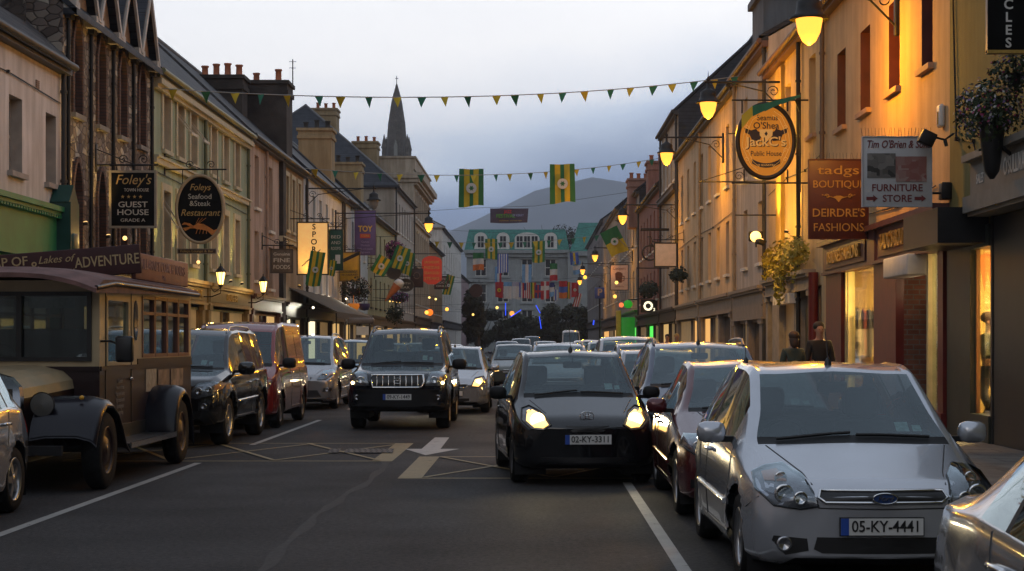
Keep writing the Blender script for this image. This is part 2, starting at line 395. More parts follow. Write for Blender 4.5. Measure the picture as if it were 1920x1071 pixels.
# repaired seam in the asphalt
mb = MB(); z = .002; pr = None
SEAM = pm('tar_seam', (.040,.036,.034), rough=.8, var=.35, scale=14, bump=.4)
for k in range(46):
    y = 9+k*.36; x = -1.95+.05*math.sin(y*.7)+.02*math.sin(y*2.7)+random.uniform(-.012,.012); wd = .045+.02*math.sin(y*3.1)
    if pr: mb.quad((pr[0]-pr[2],pr[1],z),(pr[0]+pr[2],pr[1],z),(x+wd,y,z),(x-wd,y,z))
    pr = (x, y, wd)
props(mb.build('road_seam', SEAM, origin=(0,0,z)), kind='structure')

# hills at the end of the valley
mb = MB(); NX, NY = 60, 10
prof = [(-3.0,50),(-1.2,60),(-.5,75),(-.2,100),(-.1,128),(-.03,146),(.03,163),(.10,168),(.2,166),(.32,164),(.6,150),(1.2,110),(3,60)]
def ridge(u):
    for (a, ha), (b, hb) in zip(prof, prof[1:]):
        if a <= u <= b:
            t = (u-a)/(b-a); t = t*t*(3-2*t); return ha+(hb-ha)*t
    return 50
vs = []
for j in range(NY+1):
    for i in range(NX+1):
        u = -3+6*i/NX; s = j/NY
        h = (ridge(u/1.0)*.98+3*math.sin(u*23)+2*math.sin(u*51+1))*math.sin(s*PI/2)**1.3
        vs.append((u*1090*(.9+.1*s), 2500+800*s, -5+h*1.93))
fs = [(j*(NX+1)+i, j*(NX+1)+i+1, (j+1)*(NX+1)+i+1, (j+1)*(NX+1)+i) for j in range(NY) for i in range(NX)]
mb.add(vs, fs, 0, True)
props(mb.build('hills', pm('mountain_heath', (.09,.11,.12), rough=.95, var=.35, scale=.01), origin=(0,2800,-5)), kind='structure')

# ------------------------------------------------------------------ buildings
XL, XR = -9.6, 6.6
class Side:
    def __init__(s, side): s.sg = -1 if side == 'L' else 1; s.xf = XL if side == 'L' else XR; s.face = 'left' if side == 'L' else 'right'
    def x(s, d): return s.xf+s.sg*d                    # d: depth into the building, negative = towards the street
    def box(s, mb, d0, d1, y0, y1, z0, z1, m=0): return mb.box(s.x(d0), s.x(d1), y0, y1, z0, z1, m)
SD = {'L': Side('L'), 'R': Side('R')}
def chimney(root, S, d0, d1, y0, y1, z0, z1, mat, npots=4, potmat=None, along='x'):
    mb = MB(); S.box(mb, d0, d1, y0, y1, z0, z1-.55)
    S.box(mb, d0-.07, d1+.07, y0-.07, y1+.07, z1-.55, z1-.38); S.box(mb, d0-.02, d1+.02, y0-.02, y1+.02, z1-.38, z1-.14); S.box(mb, d0-.1, d1+.1, y0-.1, y1+.1, z1-.14, z1)
    c = mb.build('chimney', mat, root, world=True)
    for k in range(npots):
        t = (k+.5)/npots
        dx = d0+(d1-d0)*t if along == 'x' else (d0+d1)/2
        yy = (y0+y1)/2 if along == 'x' else y0+(y1-y0)*t
        h = random.uniform(.38, .55)
        q = MB(); q.lathe([(.13,0),(.15,.05),(.125,.08),(.115,h-.08),(.15,h-.05),(.15,h),(.10,h),(.10,h-.2)], (S.x(dx), yy, z1), n=12)
        q.build('chimney_pot', potmat or TERRA, c, world=True)
def window(root, S, yc, wd, z0, z1, st):
    d = .22; f = .05; fr = st.get('frame', WHITE); pn = st.get('pane', PANE)
    a, b = yc-wd/2, yc+wd/2
    mb = MB()
    S.box(mb, d+.03, d+.05, a, b, z0, z1, 1)                     # glass
    S.box(mb, d-.01, d+.06, a, a+f, z0, z1); S.box(mb, d-.01, d+.06, b-f, b, z0, z1)
    S.box(mb, d-.01, d+.06, a+f, b-f, z0, z0+f); S.box(mb, d-.01, d+.06, a+f, b-f, z1-f, z1)
    zm = z0+(z1-z0)*st.get('rail', .52)
    S.box(mb, d-.005, d+.055, a+f, b-f, zm-.03, zm+.03)
    if st.get('bars'): S.box(mb, d+.0, d+.055, yc-.015, yc+.015, z0+f, zm-.03); S.box(mb, d+.0, d+.055, yc-.015, yc+.015, zm+.03, z1-f)
    o = mb.build('window', [fr, pn], root, world=True)
    if st.get('sill', True):
        q = MB(); S.box(q, -.10, d-.012, a-.10, b+.10, z0-.10, z0-.002); q.build('sill', st.get('sillmat', fr), o, world=True)
    if st.get('surround'):
        q = MB(); k = st.get('sw', .14); t = -.045
        S.box(q, t, -.003, a-k, a, z0, z1+k); S.box(q, t, -.003, b, b+k, z0, z1+k); S.box(q, t, -.003, a, b, z1, z1+k)
        q.build('surround', st['surround'], o, world=True)
    if st.get('open'):                                            # top-hung sash pushed out
        q = MB(); zt = z1-.06; zb = zm-.1
        for yy in (a+f+.02, b-f-.06): q.add([(S.x(d-.02),yy,zt),(S.x(d-.02),yy+.04,zt),(S.x(-.38),yy+.04,zb),(S.x(-.38),yy,zb),(S.x(d+.02),yy,zt),(S.x(d+.02),yy+.04,zt),(S.x(-.34),yy+.04,zb),(S.x(-.34),yy,zb)], [(0,1,2,3),(4,7,6,5),(0,3,7,4),(1,5,6,2),(2,6,7,3)])
        S.box(q, -.40, -.34, a+f, b-f, zb-.05, zb+.02)
        q.build('open_sash', fr, o, world=True)
    return o
def facade(mb, S, y0, y1, z0, z1, ops, m=0, rev=.22, mrev=None):
    ys = sorted({y0, y1, *[o[0] for o in ops], *[o[1] for o in ops]}); zs = sorted({z0, z1, *[o[2] for o in ops], *[o[3] for o in ops]})
    ys = [y for y in ys if y0 <= y <= y1]; zs = [z for z in zs if z0 <= z <= z1]
    x = S.x(0)
    for ya, yb in zip(ys, ys[1:]):
        for za, zb in zip(zs, zs[1:]):
            yc, zc = (ya+yb)/2, (za+zb)/2
            if any(o[0] < yc < o[1] and o[2] < zc < o[3] for o in ops): continue
            mb.quad((x,ya,za),(x,yb,za),(x,yb,zb),(x,ya,zb), m)
    xr = S.x(rev+.07); mr = m if mrev is None else mrev
    for a, b, c, d in ops:
        mb.quad((x,a,c),(xr,a,c),(xr,a,d),(x,a,d),mr); mb.quad((x,b,c),(xr,b,c),(xr,b,d),(x,b,d),mr)
        mb.quad((x,a,d),(xr,a,d),(xr,b,d),(x,b,d),mr); mb.quad((x,a,c),(xr,a,c),(xr,b,c),(x,b,c),mr)
def pipe(root, S, y, z0, z1, mat=None, r=.055, hopper=False, name='downpipe', d=-.09):
    mb = MB(); mb.tube([(S.x(d), y, z0), (S.x(d), y, z1)], r, 8)
    z = z0+.6
    while z < z1: mb.tube([(S.x(d), y, z), (S.x(d), y, z+.06)], r*1.35, 8); z += 1.8
    if hopper: S.box(mb, d-.09, d+.04, y-.13, y+.13, z1-.05, z1+.20)
    return mb.build(name, mat or GUTTER, root, world=True)
def building(name, label, side, y0, y1, eave, wall, roof=None, depth=7.0, rise=3.25, wins=(), st=None, ops=(), gut=True, pipes=(), courses=(), cat='building', wallgable=None, base=.1, over=.28, mrev=None, hip=(0,0), trim=None, group=None, backh=None, gutmat=None):
    S = SD[side]; st = st or {}
    root = thing(name, label, cat, (S.x(0), (y0+y1)/2, .1), group=group)
    y0 += .004; y1 -= .004
    wo = [(y-w_/2, y+w_/2, a, b) for (y, w_, a, b, *_) in wins]
    mb = MB(); facade(mb, S, y0, y1, base, eave, list(wo)+list(ops), 0, mrev=None if mrev is None else 2)
    rd = depth/2
    for y, hp in ((y0, hip[0]), (y1, hip[1])):
        pts = [(0,base),(depth,base),(depth,eave)] + ([(rd, eave+rise)] if not hp and roof else []) + [(0,eave)]
        mb.add([(S.x(p[0]), y, p[1]) for p in pts], [tuple(range(len(pts)))], 1 if wallgable else 0)
    mb.quad((S.x(depth),y0,base),(S.x(depth),y1,base),(S.x(depth),y1,eave),(S.x(depth),y0,eave))
    mats = [wall, wallgable or wall] + ([mrev] if mrev else [])
    if not roof: mb.quad((S.x(0),y0,eave),(S.x(0),y1,eave),(S.x(depth),y1,eave),(S.x(depth),y0,eave))
    fixn(mb.build('wall', mats, root, world=True))
    for w_ in wins:
        s2 = dict(st); s2.update(w_[4] if len(w_) > 4 else {})
        window(root, S, w_[0], w_[1], w_[2], w_[3], s2)
    if roof:
        q = MB(); t = .14; k = rise/rd; e0 = (-over, eave-over*k+.06)
        ya, yb = y0+.02-(.25 if hip[0] else 0), y1-.02+(.25 if hip[1] else 0)
        ra, rb = (ya+rd if hip[0] else ya), (yb-rd if hip[1] else yb)
        A = [(S.x(-over),ya,e0[1]),(S.x(-over),yb,e0[1]),(S.x(rd),rb,eave+rise+.06),(S.x(rd),ra,eave+rise+.06),(S.x(depth+over),yb,e0[1]),(S.x(depth+over),ya,e0[1])]
        F = [(0,1,2,3),(3,2,4,5)]+([(0,3,5)] if hip[0] else [])+([(1,4,2)] if hip[1] else [])
        n = len(A); B = [(p[0],p[1],p[2]+t) for p in A]
        q.add(A+B, [tuple(reversed(f)) for f in F]+[tuple(i+n for i in f) for f in F]+[(0,1,1+n,n),(5+0,0,n,5+n),(4,5,5+n,4+n),(1,2,2+n,1+n),(2,4,4+n,2+n),(3,0,n,3+n),(5,3,3+n,5+n)])
        ro = fixn(q.build('roof', roof, root, world=True))
        q = MB(); q.tube([(S.x(rd),ra,eave+rise+.2),(S.x(rd),rb,eave+rise+.2)], .10, 6)
        if hip[0]: q.tube([(S.x(rd),ra,eave+rise+.2),(S.x(-over),ya,e0[1]+.16)], .08, 6); q.tube([(S.x(rd),ra,eave+rise+.2),(S.x(depth+over),ya,e0[1]+.16)], .08, 6)
        if hip[1]: q.tube([(S.x(rd),rb,eave+rise+.2),(S.x(-over),yb,e0[1]+.16)], .08, 6)
        q.build('ridge_cap', pm('ridge_tile', (.12,.12,.125), rough=.7, var=.2), ro, world=True)
    if gut:
        q = MB(); zz = eave-.12
        S.box(q, -.20, -.004, y0+.01, y1-.01, zz-.14, zz+.02); q.tube([(S.x(-.27), y0+.01, zz+.02), (S.x(-.27), y1-.01, zz+.02)], .075, 8)
        q.build('gutter', gutmat or GUTTER, root, world=True)
    for p in pipes: pipe(root, S, p[0], p[1] if len(p) > 1 else .2, eave-.2, p[2] if len(p) > 2 else None, hopper=True)
    for (z, h, pr, m_) in courses:
        q = MB(); S.box(q, -pr, -.003, y0+.01, y1-.01, z, z+h); S.box(q, -pr-.05, -.003, y0+.01, y1-.01, z+h, z+h+.05); q.build('string_course', m_, root, world=True)
    return root
LITS = {}
def litpane(name, col, st):
    return pm(name, (.3,.25,.15), rough=.3, var=.3, scale=1.5, emit=col, es=st)
def shopfront(root, S, y0, y1, ztop, frame, bays, fascia=None, fh=.55, letters=None, lmat=None, lsize=.3, proud=.14, cornice=None, lwidth=None, bold=0, riser=.45):
    """bays: (ya, yb, kind) kind in glass / lit / dim / door / pier"""
    zf = ztop-fh
    mb = MB()
    S.box(mb, -proud, -.004, y0+.01, y1-.01, zf, ztop-.1)
    S.box(mb, -proud-.16, -.004, y0-.0, y1+.0, ztop-.1, ztop); S.box(mb, -proud-.10, -.004, y0+.01, y1-.01, ztop-.17, ztop-.1)
    S.box(mb, -proud-.05, -.004, y0+.01, y1-.01, zf-.06, zf)
    for ya, yb, kind, *r in bays:
        if kind == 'pier': S.box(mb, -proud+.02, .12, ya, yb, .1, zf-.06); S.box(mb, -proud-.02, .1, ya-.03, yb+.03, .1, .4); S.box(mb, -proud-.03, .1, ya-.03, yb+.03, zf-.2, zf-.06)
        elif kind != 'open': S.box(mb, -.02, .12, ya, yb, .1, .1+(riser if kind != 'door' else .15)); S.box(mb, .0, .10, ya, ya+.06, .1, zf); S.box(mb, .0, .10, yb-.06, yb, .1, zf); S.box(mb, .0, .10, ya+.06, yb-.06, zf-.14, zf-.06)
    sh = mb.build('shopfront', frame, root, world=True)
    if fascia:
        q = MB(); S.box(q, -proud-.025, -proud-.003, y0+.12, y1-.12, zf+.05, ztop-.2); q.build('fascia', fascia, sh, world=True)
    if letters: text(letters, lsize, lmat or GOLD, sh, (S.x(-proud-.03), (y0+y1)/2, (zf+ztop-.15)/2), S.face, width=lwidth, bold=bold, depth=.02)
    for ya, yb, kind, *r in bays:
        q = MB()
        if kind in ('glass', 'lit', 'dim'):
            S.box(q, .06, .075, ya+.06, yb-.06, .1+riser, zf-.14)
            q.build('shop_window', {'glass': PANE, 'lit': litpane('lit_shop_window', (1,.62,.22), .55), 'dim': litpane('dim_shop_window', (1,.6,.25), .10)}[kind] if not r else r[0], sh, world=True)
        elif kind == 'door':
            mm = r[0] if r else pm('painted_door', (.05,.03,.02), rough=.4)
            S.box(q, .10, .15, ya+.06, yb-.06, .12, zf-.14); S.box(q, .085, .10, ya+.16, yb-.16, .3, 1.0); S.box(q, .085, .10, ya+.16, yb-.16, 1.2, zf-.4, 1)
            dd = q.build('door', [mm, PANE], sh, world=True)
            q = MB(); q.tube([(S.x(.05), ya+.14, 1.0), (S.x(.05), ya+.14, 1.2)], .014, 6); q.build('handle', CHROME, dd, world=True)
    return sh
def shop_ops(y0, y1, z1): return [(y0+.15, y1-.15, .12, z1)]
def backing(root, S, y0, y1, z1, mat=None):
    q = MB(); S.box(q, .2, .26, y0+.05, y1-.05, .1, z1); q.build('interior', mat or BLACK, root, world=True)

# --- west side of the street
S = SD['L']
W1 = wallm('rose_cream_render', (.72,.64,.60))
st1 = dict(frame=pm('brown_grey_frame', (.30,.27,.24), rough=.5), pane=PANEB, sillmat=pm('stone_sill', (.36,.30,.26), rough=.8), rail=.5)
b = building('townhouse', 'rose cream rendered house above a green shopfront, beside the stone guest house', 'L', -35.0, 34.7, 7.25, W1, SLATE, wins=[(y,.8,4.7,6.15) for y in (-28,-22,-16,-10,-4,2,8,14,20,23.4)]+[(26.2,.8,4.7,6.15),(28.9,.8,4.7,6.15),(31.55,.8,4.72,6.12),(33.85,.72,4.72,6.10)], st=st1, mrev=pm('taupe_reveal', (.40,.34,.29), rough=.7), ops=[(24.3,34.4,.12,3.2)], pipes=[(34.45,4.2)])
backing(b, S, 24, 34.7, 3.3)
GREENP = pm('green_shop_paint', (.02,.20,.085), rough=.45, var=.18, scale=2); GREEND = pm('dark_green_paint', (.012,.06,.05), rough=.45)
sh = shopfront(b, S, 24.1, 34.3, 4.25, GREENP, [(24.2,24.7,'pier'),(24.7,28.5,'glass'),(28.5,29.8,'door'),(29.8,33.8,'glass'),(33.8,34.3,'pier')], fh=1.0)
q = MB()
for k in range(60): S.box(q, -.25, -.19, 24.3+k*.165, 24.3+k*.165+.09, 4.02, 4.07)
q.build('dentil_trim', GREENP, sh, world=True)
q = MB(); S.box(q, -.42, -.004, 33.75, 34.38, 3.3, 4.36); q.prism([(33.72,4.36),(34.41,4.36),(34.06,4.72)], 'x', S.x(-.40), S.x(-.02)); q.bbox(S.x(-.46), S.x(-.36), 33.85, 34.28, 3.35, 3.75, .05)
q.build('console_bracket', GREEND, sh, world=True)
q = MB(); S.box(q, .6, 2.6, 31.9, 34.2, 7.6, 9.6); S.box(q, .45, 2.7, 31.75, 34.35, 9.6, 9.75)
d_ = q.build('dormer', pm('lead_cladding', (.03,.03,.034), rough=.6, var=.3), b, world=True)
q = MB(); q.quad((S.x(.55),32.1,7.75),(S.x(.55),34.0,7.75),(S.x(.55),34.0,9.4),(S.x(.55),32.1,9.4)); q.build('pane', PANE, d_, world=True)
q = MB(); k = 3.25/3.5
for dy in (0,1.9): q.add([(S.x(.3),28.6+dy*0,7.25+.3*k+.24),(S.x(1.4),28.6,7.25+1.4*k+.24),(S.x(1.4),30.4,7.25+1.4*k+.24),(S.x(.3),30.4,7.25+.3*k+.24)], [(0,1,2,3)]); break
sk = q.build('skylight', PANE, b, world=True)
q = MB(); q.tube([(S.x(.3),28.6,7.25+.3*k+.26),(S.x(1.4),28.6,7.25+1.4*k+.26),(S.x(1.4),30.4,7.25+1.4*k+.26),(S.x(.3),30.4,7.25+.3*k+.26),(S.x(.3),28.6,7.25+.3*k+.26)], .05, 4); q.build('frame', WHITE, sk, world=True)

# stone guest house with four gabled dormers and pointed openings
STONE = rubble('rubble_stone')
BRICK = brickish('red_brick_trim', (.13,.065,.048), (.17,.09,.065), (.08,.065,.055), .22, .075, 'yz', bump=.4)
ys = [35.75, 37.72, 39.68, 41.62]
darkpane = pm('maroon_window', (.075,.022,.016), rough=.3, var=.5, scale=1.5)
stS = dict(frame=darkpane, pane=darkpane, sillmat=pm('grey_stone_sill', (.22,.20,.18), rough=.85), rail=.5)
b = building('stone_guest_house', 'rubble stone guest house with four pointed gables and black downpipes', 'L', 34.7, 42.8, 8.45, STONE, SLATED, wins=[(y,.66,6.35,8.35,{}) for y in ys]+[(y,.68,3.55,5.35,{'sill':False}) for y in ys], st=stS, ops=[(34.95,42.55,.12,3.0)], gut=False)
backing(b, S, 34.7, 42.8, 3.1)
for y in ys:
    def arch(yc, w2, z0, zs, zt, k, pointed):
        inner = [(yc-w2, z0), (yc-w2, zs)]; N = 7
        for i in range(1, N):
            t = i/N
            inner.append((yc-w2+w2*t, zs+(zt-zs)*(math.sin(t*PI/2)**(.8 if pointed else 1))))
        inner.append((yc, zt)); inner += [(2*yc-p[0], p[1]) for p in reversed(inner[:-1])]
        outer = [(yc+(p[0]-yc)*(1+k/w2), p[1] if i in (0, len(inner)-1) else p[1]+k*.9*max(0, (p[1]-zs)/(zt-zs))) for i, p in enumerate(inner)]
        mb = MB(); n = len(inner); xa, xb = S.x(-.05), S.x(.10)
        for X, flip in ((xa, 0), (xb, 1)):
            mb.add([(X, *p) for p in inner]+[(X, *p) for p in outer], [(i, i+1, n+i+1, n+i) for i in range(n-1)])
        mb.add([(xa, *p) for p in inner]+[(xb, *p) for p in inner], [(i, i+1, n+i+1, n+i) for i in range(n-1)])
        mb.add([(xa, *p) for p in outer]+[(xb, *p) for p in outer], [(i, i+1, n+i+1, n+i) for i in range(n-1)])
        return mb
    arch(y, .30, 6.35, 7.85, 8.35, .13, False).build('brick_arch', BRICK, b, world=True)
    arch(y, .31, 3.55, 4.75, 5.35, .13, True).build('brick_arch', BRICK, b, world=True)
    # gabled wall dormer
    q = MB(); q.add([(S.x(0),y-.80,8.45),(S.x(0),y+.80,8.45),(S.x(0),y+.80,8.75),(S.x(0),y,10.1),(S.x(0),y-.80,8.75)], [(0,1,2,3,4)])
    q.quad((S.x(0),y-.8,8.45),(S.x(2.5),y-.8,8.45),(S.x(2.5),y-.8,8.75),(S.x(0),y-.8,8.75)); q.quad((S.x(0),y+.8,8.45),(S.x(2.5),y+.8,8.45),(S.x(2.5),y+.8,8.75),(S.x(0),y+.8,8.75))
    g = q.build('gable', pm('buff_gable_brick', (.28,.18,.11), rough=.8, var=.25), b, world=True)
    q = MB()
    for s_ in (-1, 1):
        A = [(S.x(-.22),y+s_*.98,8.58),(S.x(-.22),y,10.22),(S.x(2.6),y,10.22),(S.x(2.6),y+s_*.98,8.58)]
        q.add(A+[(p[0],p[1],p[2]+.12) for p in A], [(0,1,2,3),(4,5,6,7),(0,1,5,4),(0,3,7,4)])
    q.build('gable_roof', SLATED, g, world=True)
    q = MB()
    for s_ in (-1, 1): q.prism([(y+s_*1.0,8.46),(y+s_*.86,8.46),(y,9.98),(y,10.2)], 'x', S.x(-.26), S.x(-.20))
    S.box(q, -.25, 0, y-1.0, y-.66, 8.3, 8.55); S.box(q, -.25, 0, y+.66, y+1.0, 8.3, 8.55)
    q.build('bargeboard', pm('pale_bargeboard', (.42,.38,.34), rough=.6), g, world=True)
for y in (36.75, 38.7, 40.65, 42.6): pipe(b, S, y, 3.2, 8.25, IRON, r=.042, hopper=True, d=-.05)
pipe(b, S, 34.95, 3.2, 8.25, IRON, r=.042, hopper=True, d=-.05)
shopfront(b, S, 34.8, 42.7, 3.35, pm('dark_timber', (.03,.022,.018), rough=.5, var=.3), [(34.9,35.4,'pier'),(35.4,38.2,'dim'),(38.2,39.4,'door'),(39.4,42.1,'dim'),(42.1,42.6,'pier')], fh=.5)

# sage green terrace
SAGE = wallm('sage_render', (.34,.41,.30), streak=.2); SAGET = pm('cream_stone_trim', (.47,.42,.29), rough=.7, var=.1)
upper = [44.4,46.15,47.9, 50.9,52.9,54.9]
stg = dict(frame=pm('cream_sash', (.50,.44,.34), rough=.5), pane=PANEB, surround=SAGET, sw=.18, sillmat=SAGET)
b = building('terrace_house', 'sage green restaurant terrace with cream window surrounds in two groups of three', 'L', 42.8, 57.0, 8.5, SAGE, SLATE,
    wins=[(y,.85,6.55,8.0,{'open': k in (1,2)}) for k, y in enumerate(upper)]+[(y,.85,3.75,5.5,{'open': k in (0,)}) for k, y in enumerate(upper)], st=stg, ops=[(43.1,56.7,.12,2.5)],
    pipes=[(49.3,3.2,pm('green_pipe',(.10,.11,.055),rough=.5)),(56.7,3.2,pm('green_pipe',(.10,.11,.055)))], courses=[(6.1,.14,.12,SAGET)], gutmat=pm('olive_gutter', (.20,.20,.10), rough=.5), mrev=pm('beige_reveal', (.44,.38,.28), rough=.7))
q = MB(); S.box(q, -.24, -.003, 42.83, 56.97, 8.08, 8.22); S.box(q, -.14, -.003, 42.83, 56.97, 7.98, 8.08); q.build('cornice', SAGET, b, world=True)
backing(b, S, 42.8, 57, 2.7)
OCHRE = pm('ochre_shop_paint', (.20,.14,.05), rough=.5, var=.25)
shopfront(b, S, 43.0, 49.2, 3.3, OCHRE, [(43.1,43.5,'pier'),(43.5,45.6,'dim'),(45.6,46.7,'door'),(46.7,48.7,'dim'),(48.7,49.1,'pier')], fascia=pm('olive_fascia',(.09,.07,.025),rough=.5), letters='FOLEYS SEAFOOD RESTAURANT', lsize=.3, fh=.6)
shopfront(b, S, 49.5, 56.8, 3.3, OCHRE, [(49.6,50.0,'pier'),(50.0,52.4,'dim'),(52.4,53.6,'door'),(53.6,56.3,'dim'),(56.3,56.7,'pier')], fascia=pm('olive_fascia',(.09,.07,.025)), letters='LOUNGE BAR', lsize=.3, fh=.6)

def simple_wins(y0, y1, n, rows, wd): 
    return [(y0+(y1-y0)*(k+.5)/n, wd, a, c) for k in range(n) for a, c in rows]
PINK = wallm('dusty_pink_render', (.47,.36,.30))
b = building('terrace_house', 'dusty pink narrow house with pale sills between the sage terrace and the sooty chimney wall', 'L', 57.0, 64.0, 8.6, PINK, SLATE, wins=[(58.9,.9,6.2,8.0),(62.0,.9,5.6,7.9),(58.9,.9,3.7,5.4),(62.0,.9,3.5,5.0)], st=dict(frame=WHITE,pane=PANEB), ops=[(57.3,63.7,.12,2.5)], pipes=[(60.6,3.2,pm('pink_pipe',(.32,.22,.17)))])
backing(b, S, 57, 64, 2.7)
shopfront(b, S, 57.1, 63.8, 3.2, pm('maroon_shop_paint', (.06,.02,.018), rough=.4), [(57.2,57.6,'pier'),(57.6,59.8,'dim'),(59.8,61,'door'),(61,63.3,'lit'),(63.3,63.7,'pier')], fh=.5)
chimney(b, S, 1.55, 3.3, 65.0, 66.2, 9.5, 11.75, SOOT, 4)
TAN = wallm('tan_render', (.36,.28,.19))
b = building('terrace_house', 'beige house with three close tall windows beside a soot black party wall', 'L', 64.0, 70.8, 8.6, TAN, SLATED, wins=[(66.0,.8,5.9,8.0),(67.7,.8,5.9,8.0),(69.4,.8,5.9,8.0)], st=dict(frame=SAGET,pane=PANEB,surround=SAGET,sw=.16), ops=[(64.9,70.5,.12,2.5)], courses=[(5.35,.16,.14,SAGET)])
backing(b, S, 64, 70.8, 2.7)
q = MB(); S.box(q, -.16, .0, 64.05, 64.75, .2, 8.5); q.build('sooty_pier', SOOT, b, world=True)
chimney(b, S, .15, 1.9, 67.0, 68.6, 7.0, 11.85, SOOT, 2)
shopfront(b, S, 64.8, 70.6, 3.1, pm('dark_timber', (.03,.022,.018)), [(64.9,65.3,'pier'),(65.3,67.4,'lit',litpane('bright_shop_window', (1,.85,.55), 1.3)),(67.4,68.4,'door'),(68.4,70.2,'dim'),(70.2,70.5,'pier')], fh=.5)
# aerial mast on the chimney
q = MB(); q.tube([(-9.75,68.7,11.8),(-9.75,68.7,12.95)], .025, 5)
for zz in (12.6,12.85): q.tube([(-9.9,68.7,zz),(-9.6,68.7,zz)], .012, 4)
props(q.build('roof_aerial', IRON), 'thin roof aerial with short crossbars beside the soot black chimney', 'aerial')
WHR = wallm('white_render', (.58,.61,.64)); 
b = building('terrace_house', 'low white house with slate roof and grey parapet patch behind the floodlit sports sign', 'L', 70.8, 85.0, 8.75, WHR, SLATED, wins=simple_wins(73,84.5,5,[(6.0,7.9),(3.7,5.2)],.85), st=dict(frame=WHITE,pane=PANEB), ops=[(71.1,84.7,.12,2.5)], pipes=[(71.3,3.2),(84.5,3.2)])
backing(b, S, 70.8, 85, 2.7)
shopfront(b, S, 71.0, 84.8, 3.1, pm('dark_timber', (.03,.022,.018)), [(71.1,71.5,'pier'),(71.5,75,'lit',litpane('bright_shop_window',(1,.85,.55),1.3)),(75,76.2,'door'),(76.2,79.6,'dim'),(79.6,80,'pier'),(80,84.3,'lit'),(84.3,84.7,'pier')], fh=.5)
CRR = wallm('buff_chimney_render', (.34,.26,.15))
chimney(b, S, .9, 2.6, 88.0, 89.6, 8.0, 12.6, CRR, 3, SOOT)
b = building('terrace_house', 'white two window house with iron bracket lamp under its eave', 'L', 85.0, 98.0, 8.85, WHR, SLATED, wins=simple_wins(85.5,97.5,4,[(6.1,7.9),(3.7,5.2)],.85), st=dict(frame=WHITE,pane=PANE), ops=[(85.3,97.7,.12,2.5)], pipes=[(85.4,3.2)])
backing(b, S, 85, 98, 2.7)
shopfront(b, S, 85.2, 97.8, 3.1, pm('blue_grey_shop_paint', (.10,.11,.13), rough=.5), [(85.3,85.7,'pier'),(85.7,89,'lit'),(89,90.2,'door'),(90.2,93,'dim'),(93,93.4,'pier'),(93.4,97.3,'lit'),(97.3,97.7,'pier')], fh=.5)
chimney(b, S, .6, 2.3, 100.0, 101.6, 8.0, 12.1, CRR, 3, SOOT)
YEL = wallm('pale_yellow_render', (.44,.40,.25))
b = building('terrace_house', 'pale yellow house with dark narrow windows and purple flower baskets', 'L', 98.0, 116.8, 9.05, YEL, SLATED, wins=simple_wins(98.5,116.5,6,[(6.0,8.1),(3.6,5.3)],.95), st=dict(frame=pm('dark_frame',(.03,.03,.03),rough=.5),pane=PANE), ops=[(98.3,116.5,.12,2.5)], pipes=[(116.4,3.2)])
backing(b, S, 98, 116.8, 2.7)
shopfront(b, S, 98.2, 116.6, 3.1, pm('dark_timber',(.03,.022,.018)), [(98.3,98.7,'pier'),(98.7,103,'dim'),(103,104.2,'door'),(104.2,109,'lit'),(109,109.4,'pier'),(109.4,116.1,'lit',litpane('amber_shop_window',(1,.5,.14),.8)),(116.1,116.5,'pier')], fh=.5)
HIPW = wallm('grey_cream_render', (.36,.32,.27))
b = building('corner_house', 'tall house with huge dark slate hipped roof and buff chimneys', 'L', 116.8, 135.0, 12.3, wallm('white_stucco', (.46,.44,.42)), SLATED, depth=14, rise=6.2, wallgable=HIPW, hip=(1,0), wins=simple_wins(117.5,134.5,7,[(9.3,11.3),(6.2,8.2),(3.8,5.2)],1.0), st=dict(frame=WHITE,pane=PANE), ops=[(117.1,134.7,.12,2.5)], pipes=[(117.1,3.2),(134.7,3.2)])
backing(b, S, 116.8, 135, 2.7)
shopfront(b, S, 117.0, 134.8, 3.1, pm('dark_timber',(.03,.022,.018)), [(117.1,117.5,'pier'),(117.5,122,'lit',litpane('amber_shop_window',(1,.5,.14),.8)),(122,123.2,'door'),(123.2,129,'dim'),(129,129.4,'pier'),(129.4,134.3,'lit'),(134.3,134.7,'pier')], fh=.5)
chimney(b, S, 5.3, 7.1, 128, 130, 14, 19.1, CRR, 3)
chimney(b, S, 2.7, 4.6, 133, 135, 13, 17.2, CRR, 3)
CLAS = wallm('cream_classical_stone', (.46,.40,.32))
b = building('bank_building', 'tall cream classical building with heavy cornice and parapet below the church spire', 'L', 135.0, 155.0, 15.2, CLAS, None, depth=9, wins=simple_wins(136,154,7,[(11.6,13.6),(8.2,10.4),(4.6,7.0)],1.1), st=dict(frame=WHITE,pane=PANE,surround=CLAS,sw=.2), gut=False, courses=[(7.5,.2,.2,CLAS),(11.0,.2,.2,CLAS),(14.0,.25,.3,CLAS)])
q = MB(); S.box(q, -.7, 9.1, 134.7, 155.3, 14.5, 14.95); S.box(q, -.45, 9.05, 134.85, 155.15, 14.2, 14.5); S.box(q, -.1, .5, 135, 155, 15.2, 16.1); S.box(q, .5, 9, 135, 135.5, 15.2, 16.1); S.box(q, -.2, .6, 134.9, 155.1, 16.1, 16.25); S.box(q,.6,9.1,134.9,135.6,16.1,16.25); q.build('cornice', CLAS, b, world=True)
shopfront(b, S, 135.2, 154.8, 3.6, pm('dark_timber',(.03,.022,.018)), [(135.3,136,'pier'),(136,141,'lit'),(141,142,'door'),(142,148,'lit',litpane('amber_shop_window',(1,.5,.14),.8)),(148,154,'dim')], fh=.6)
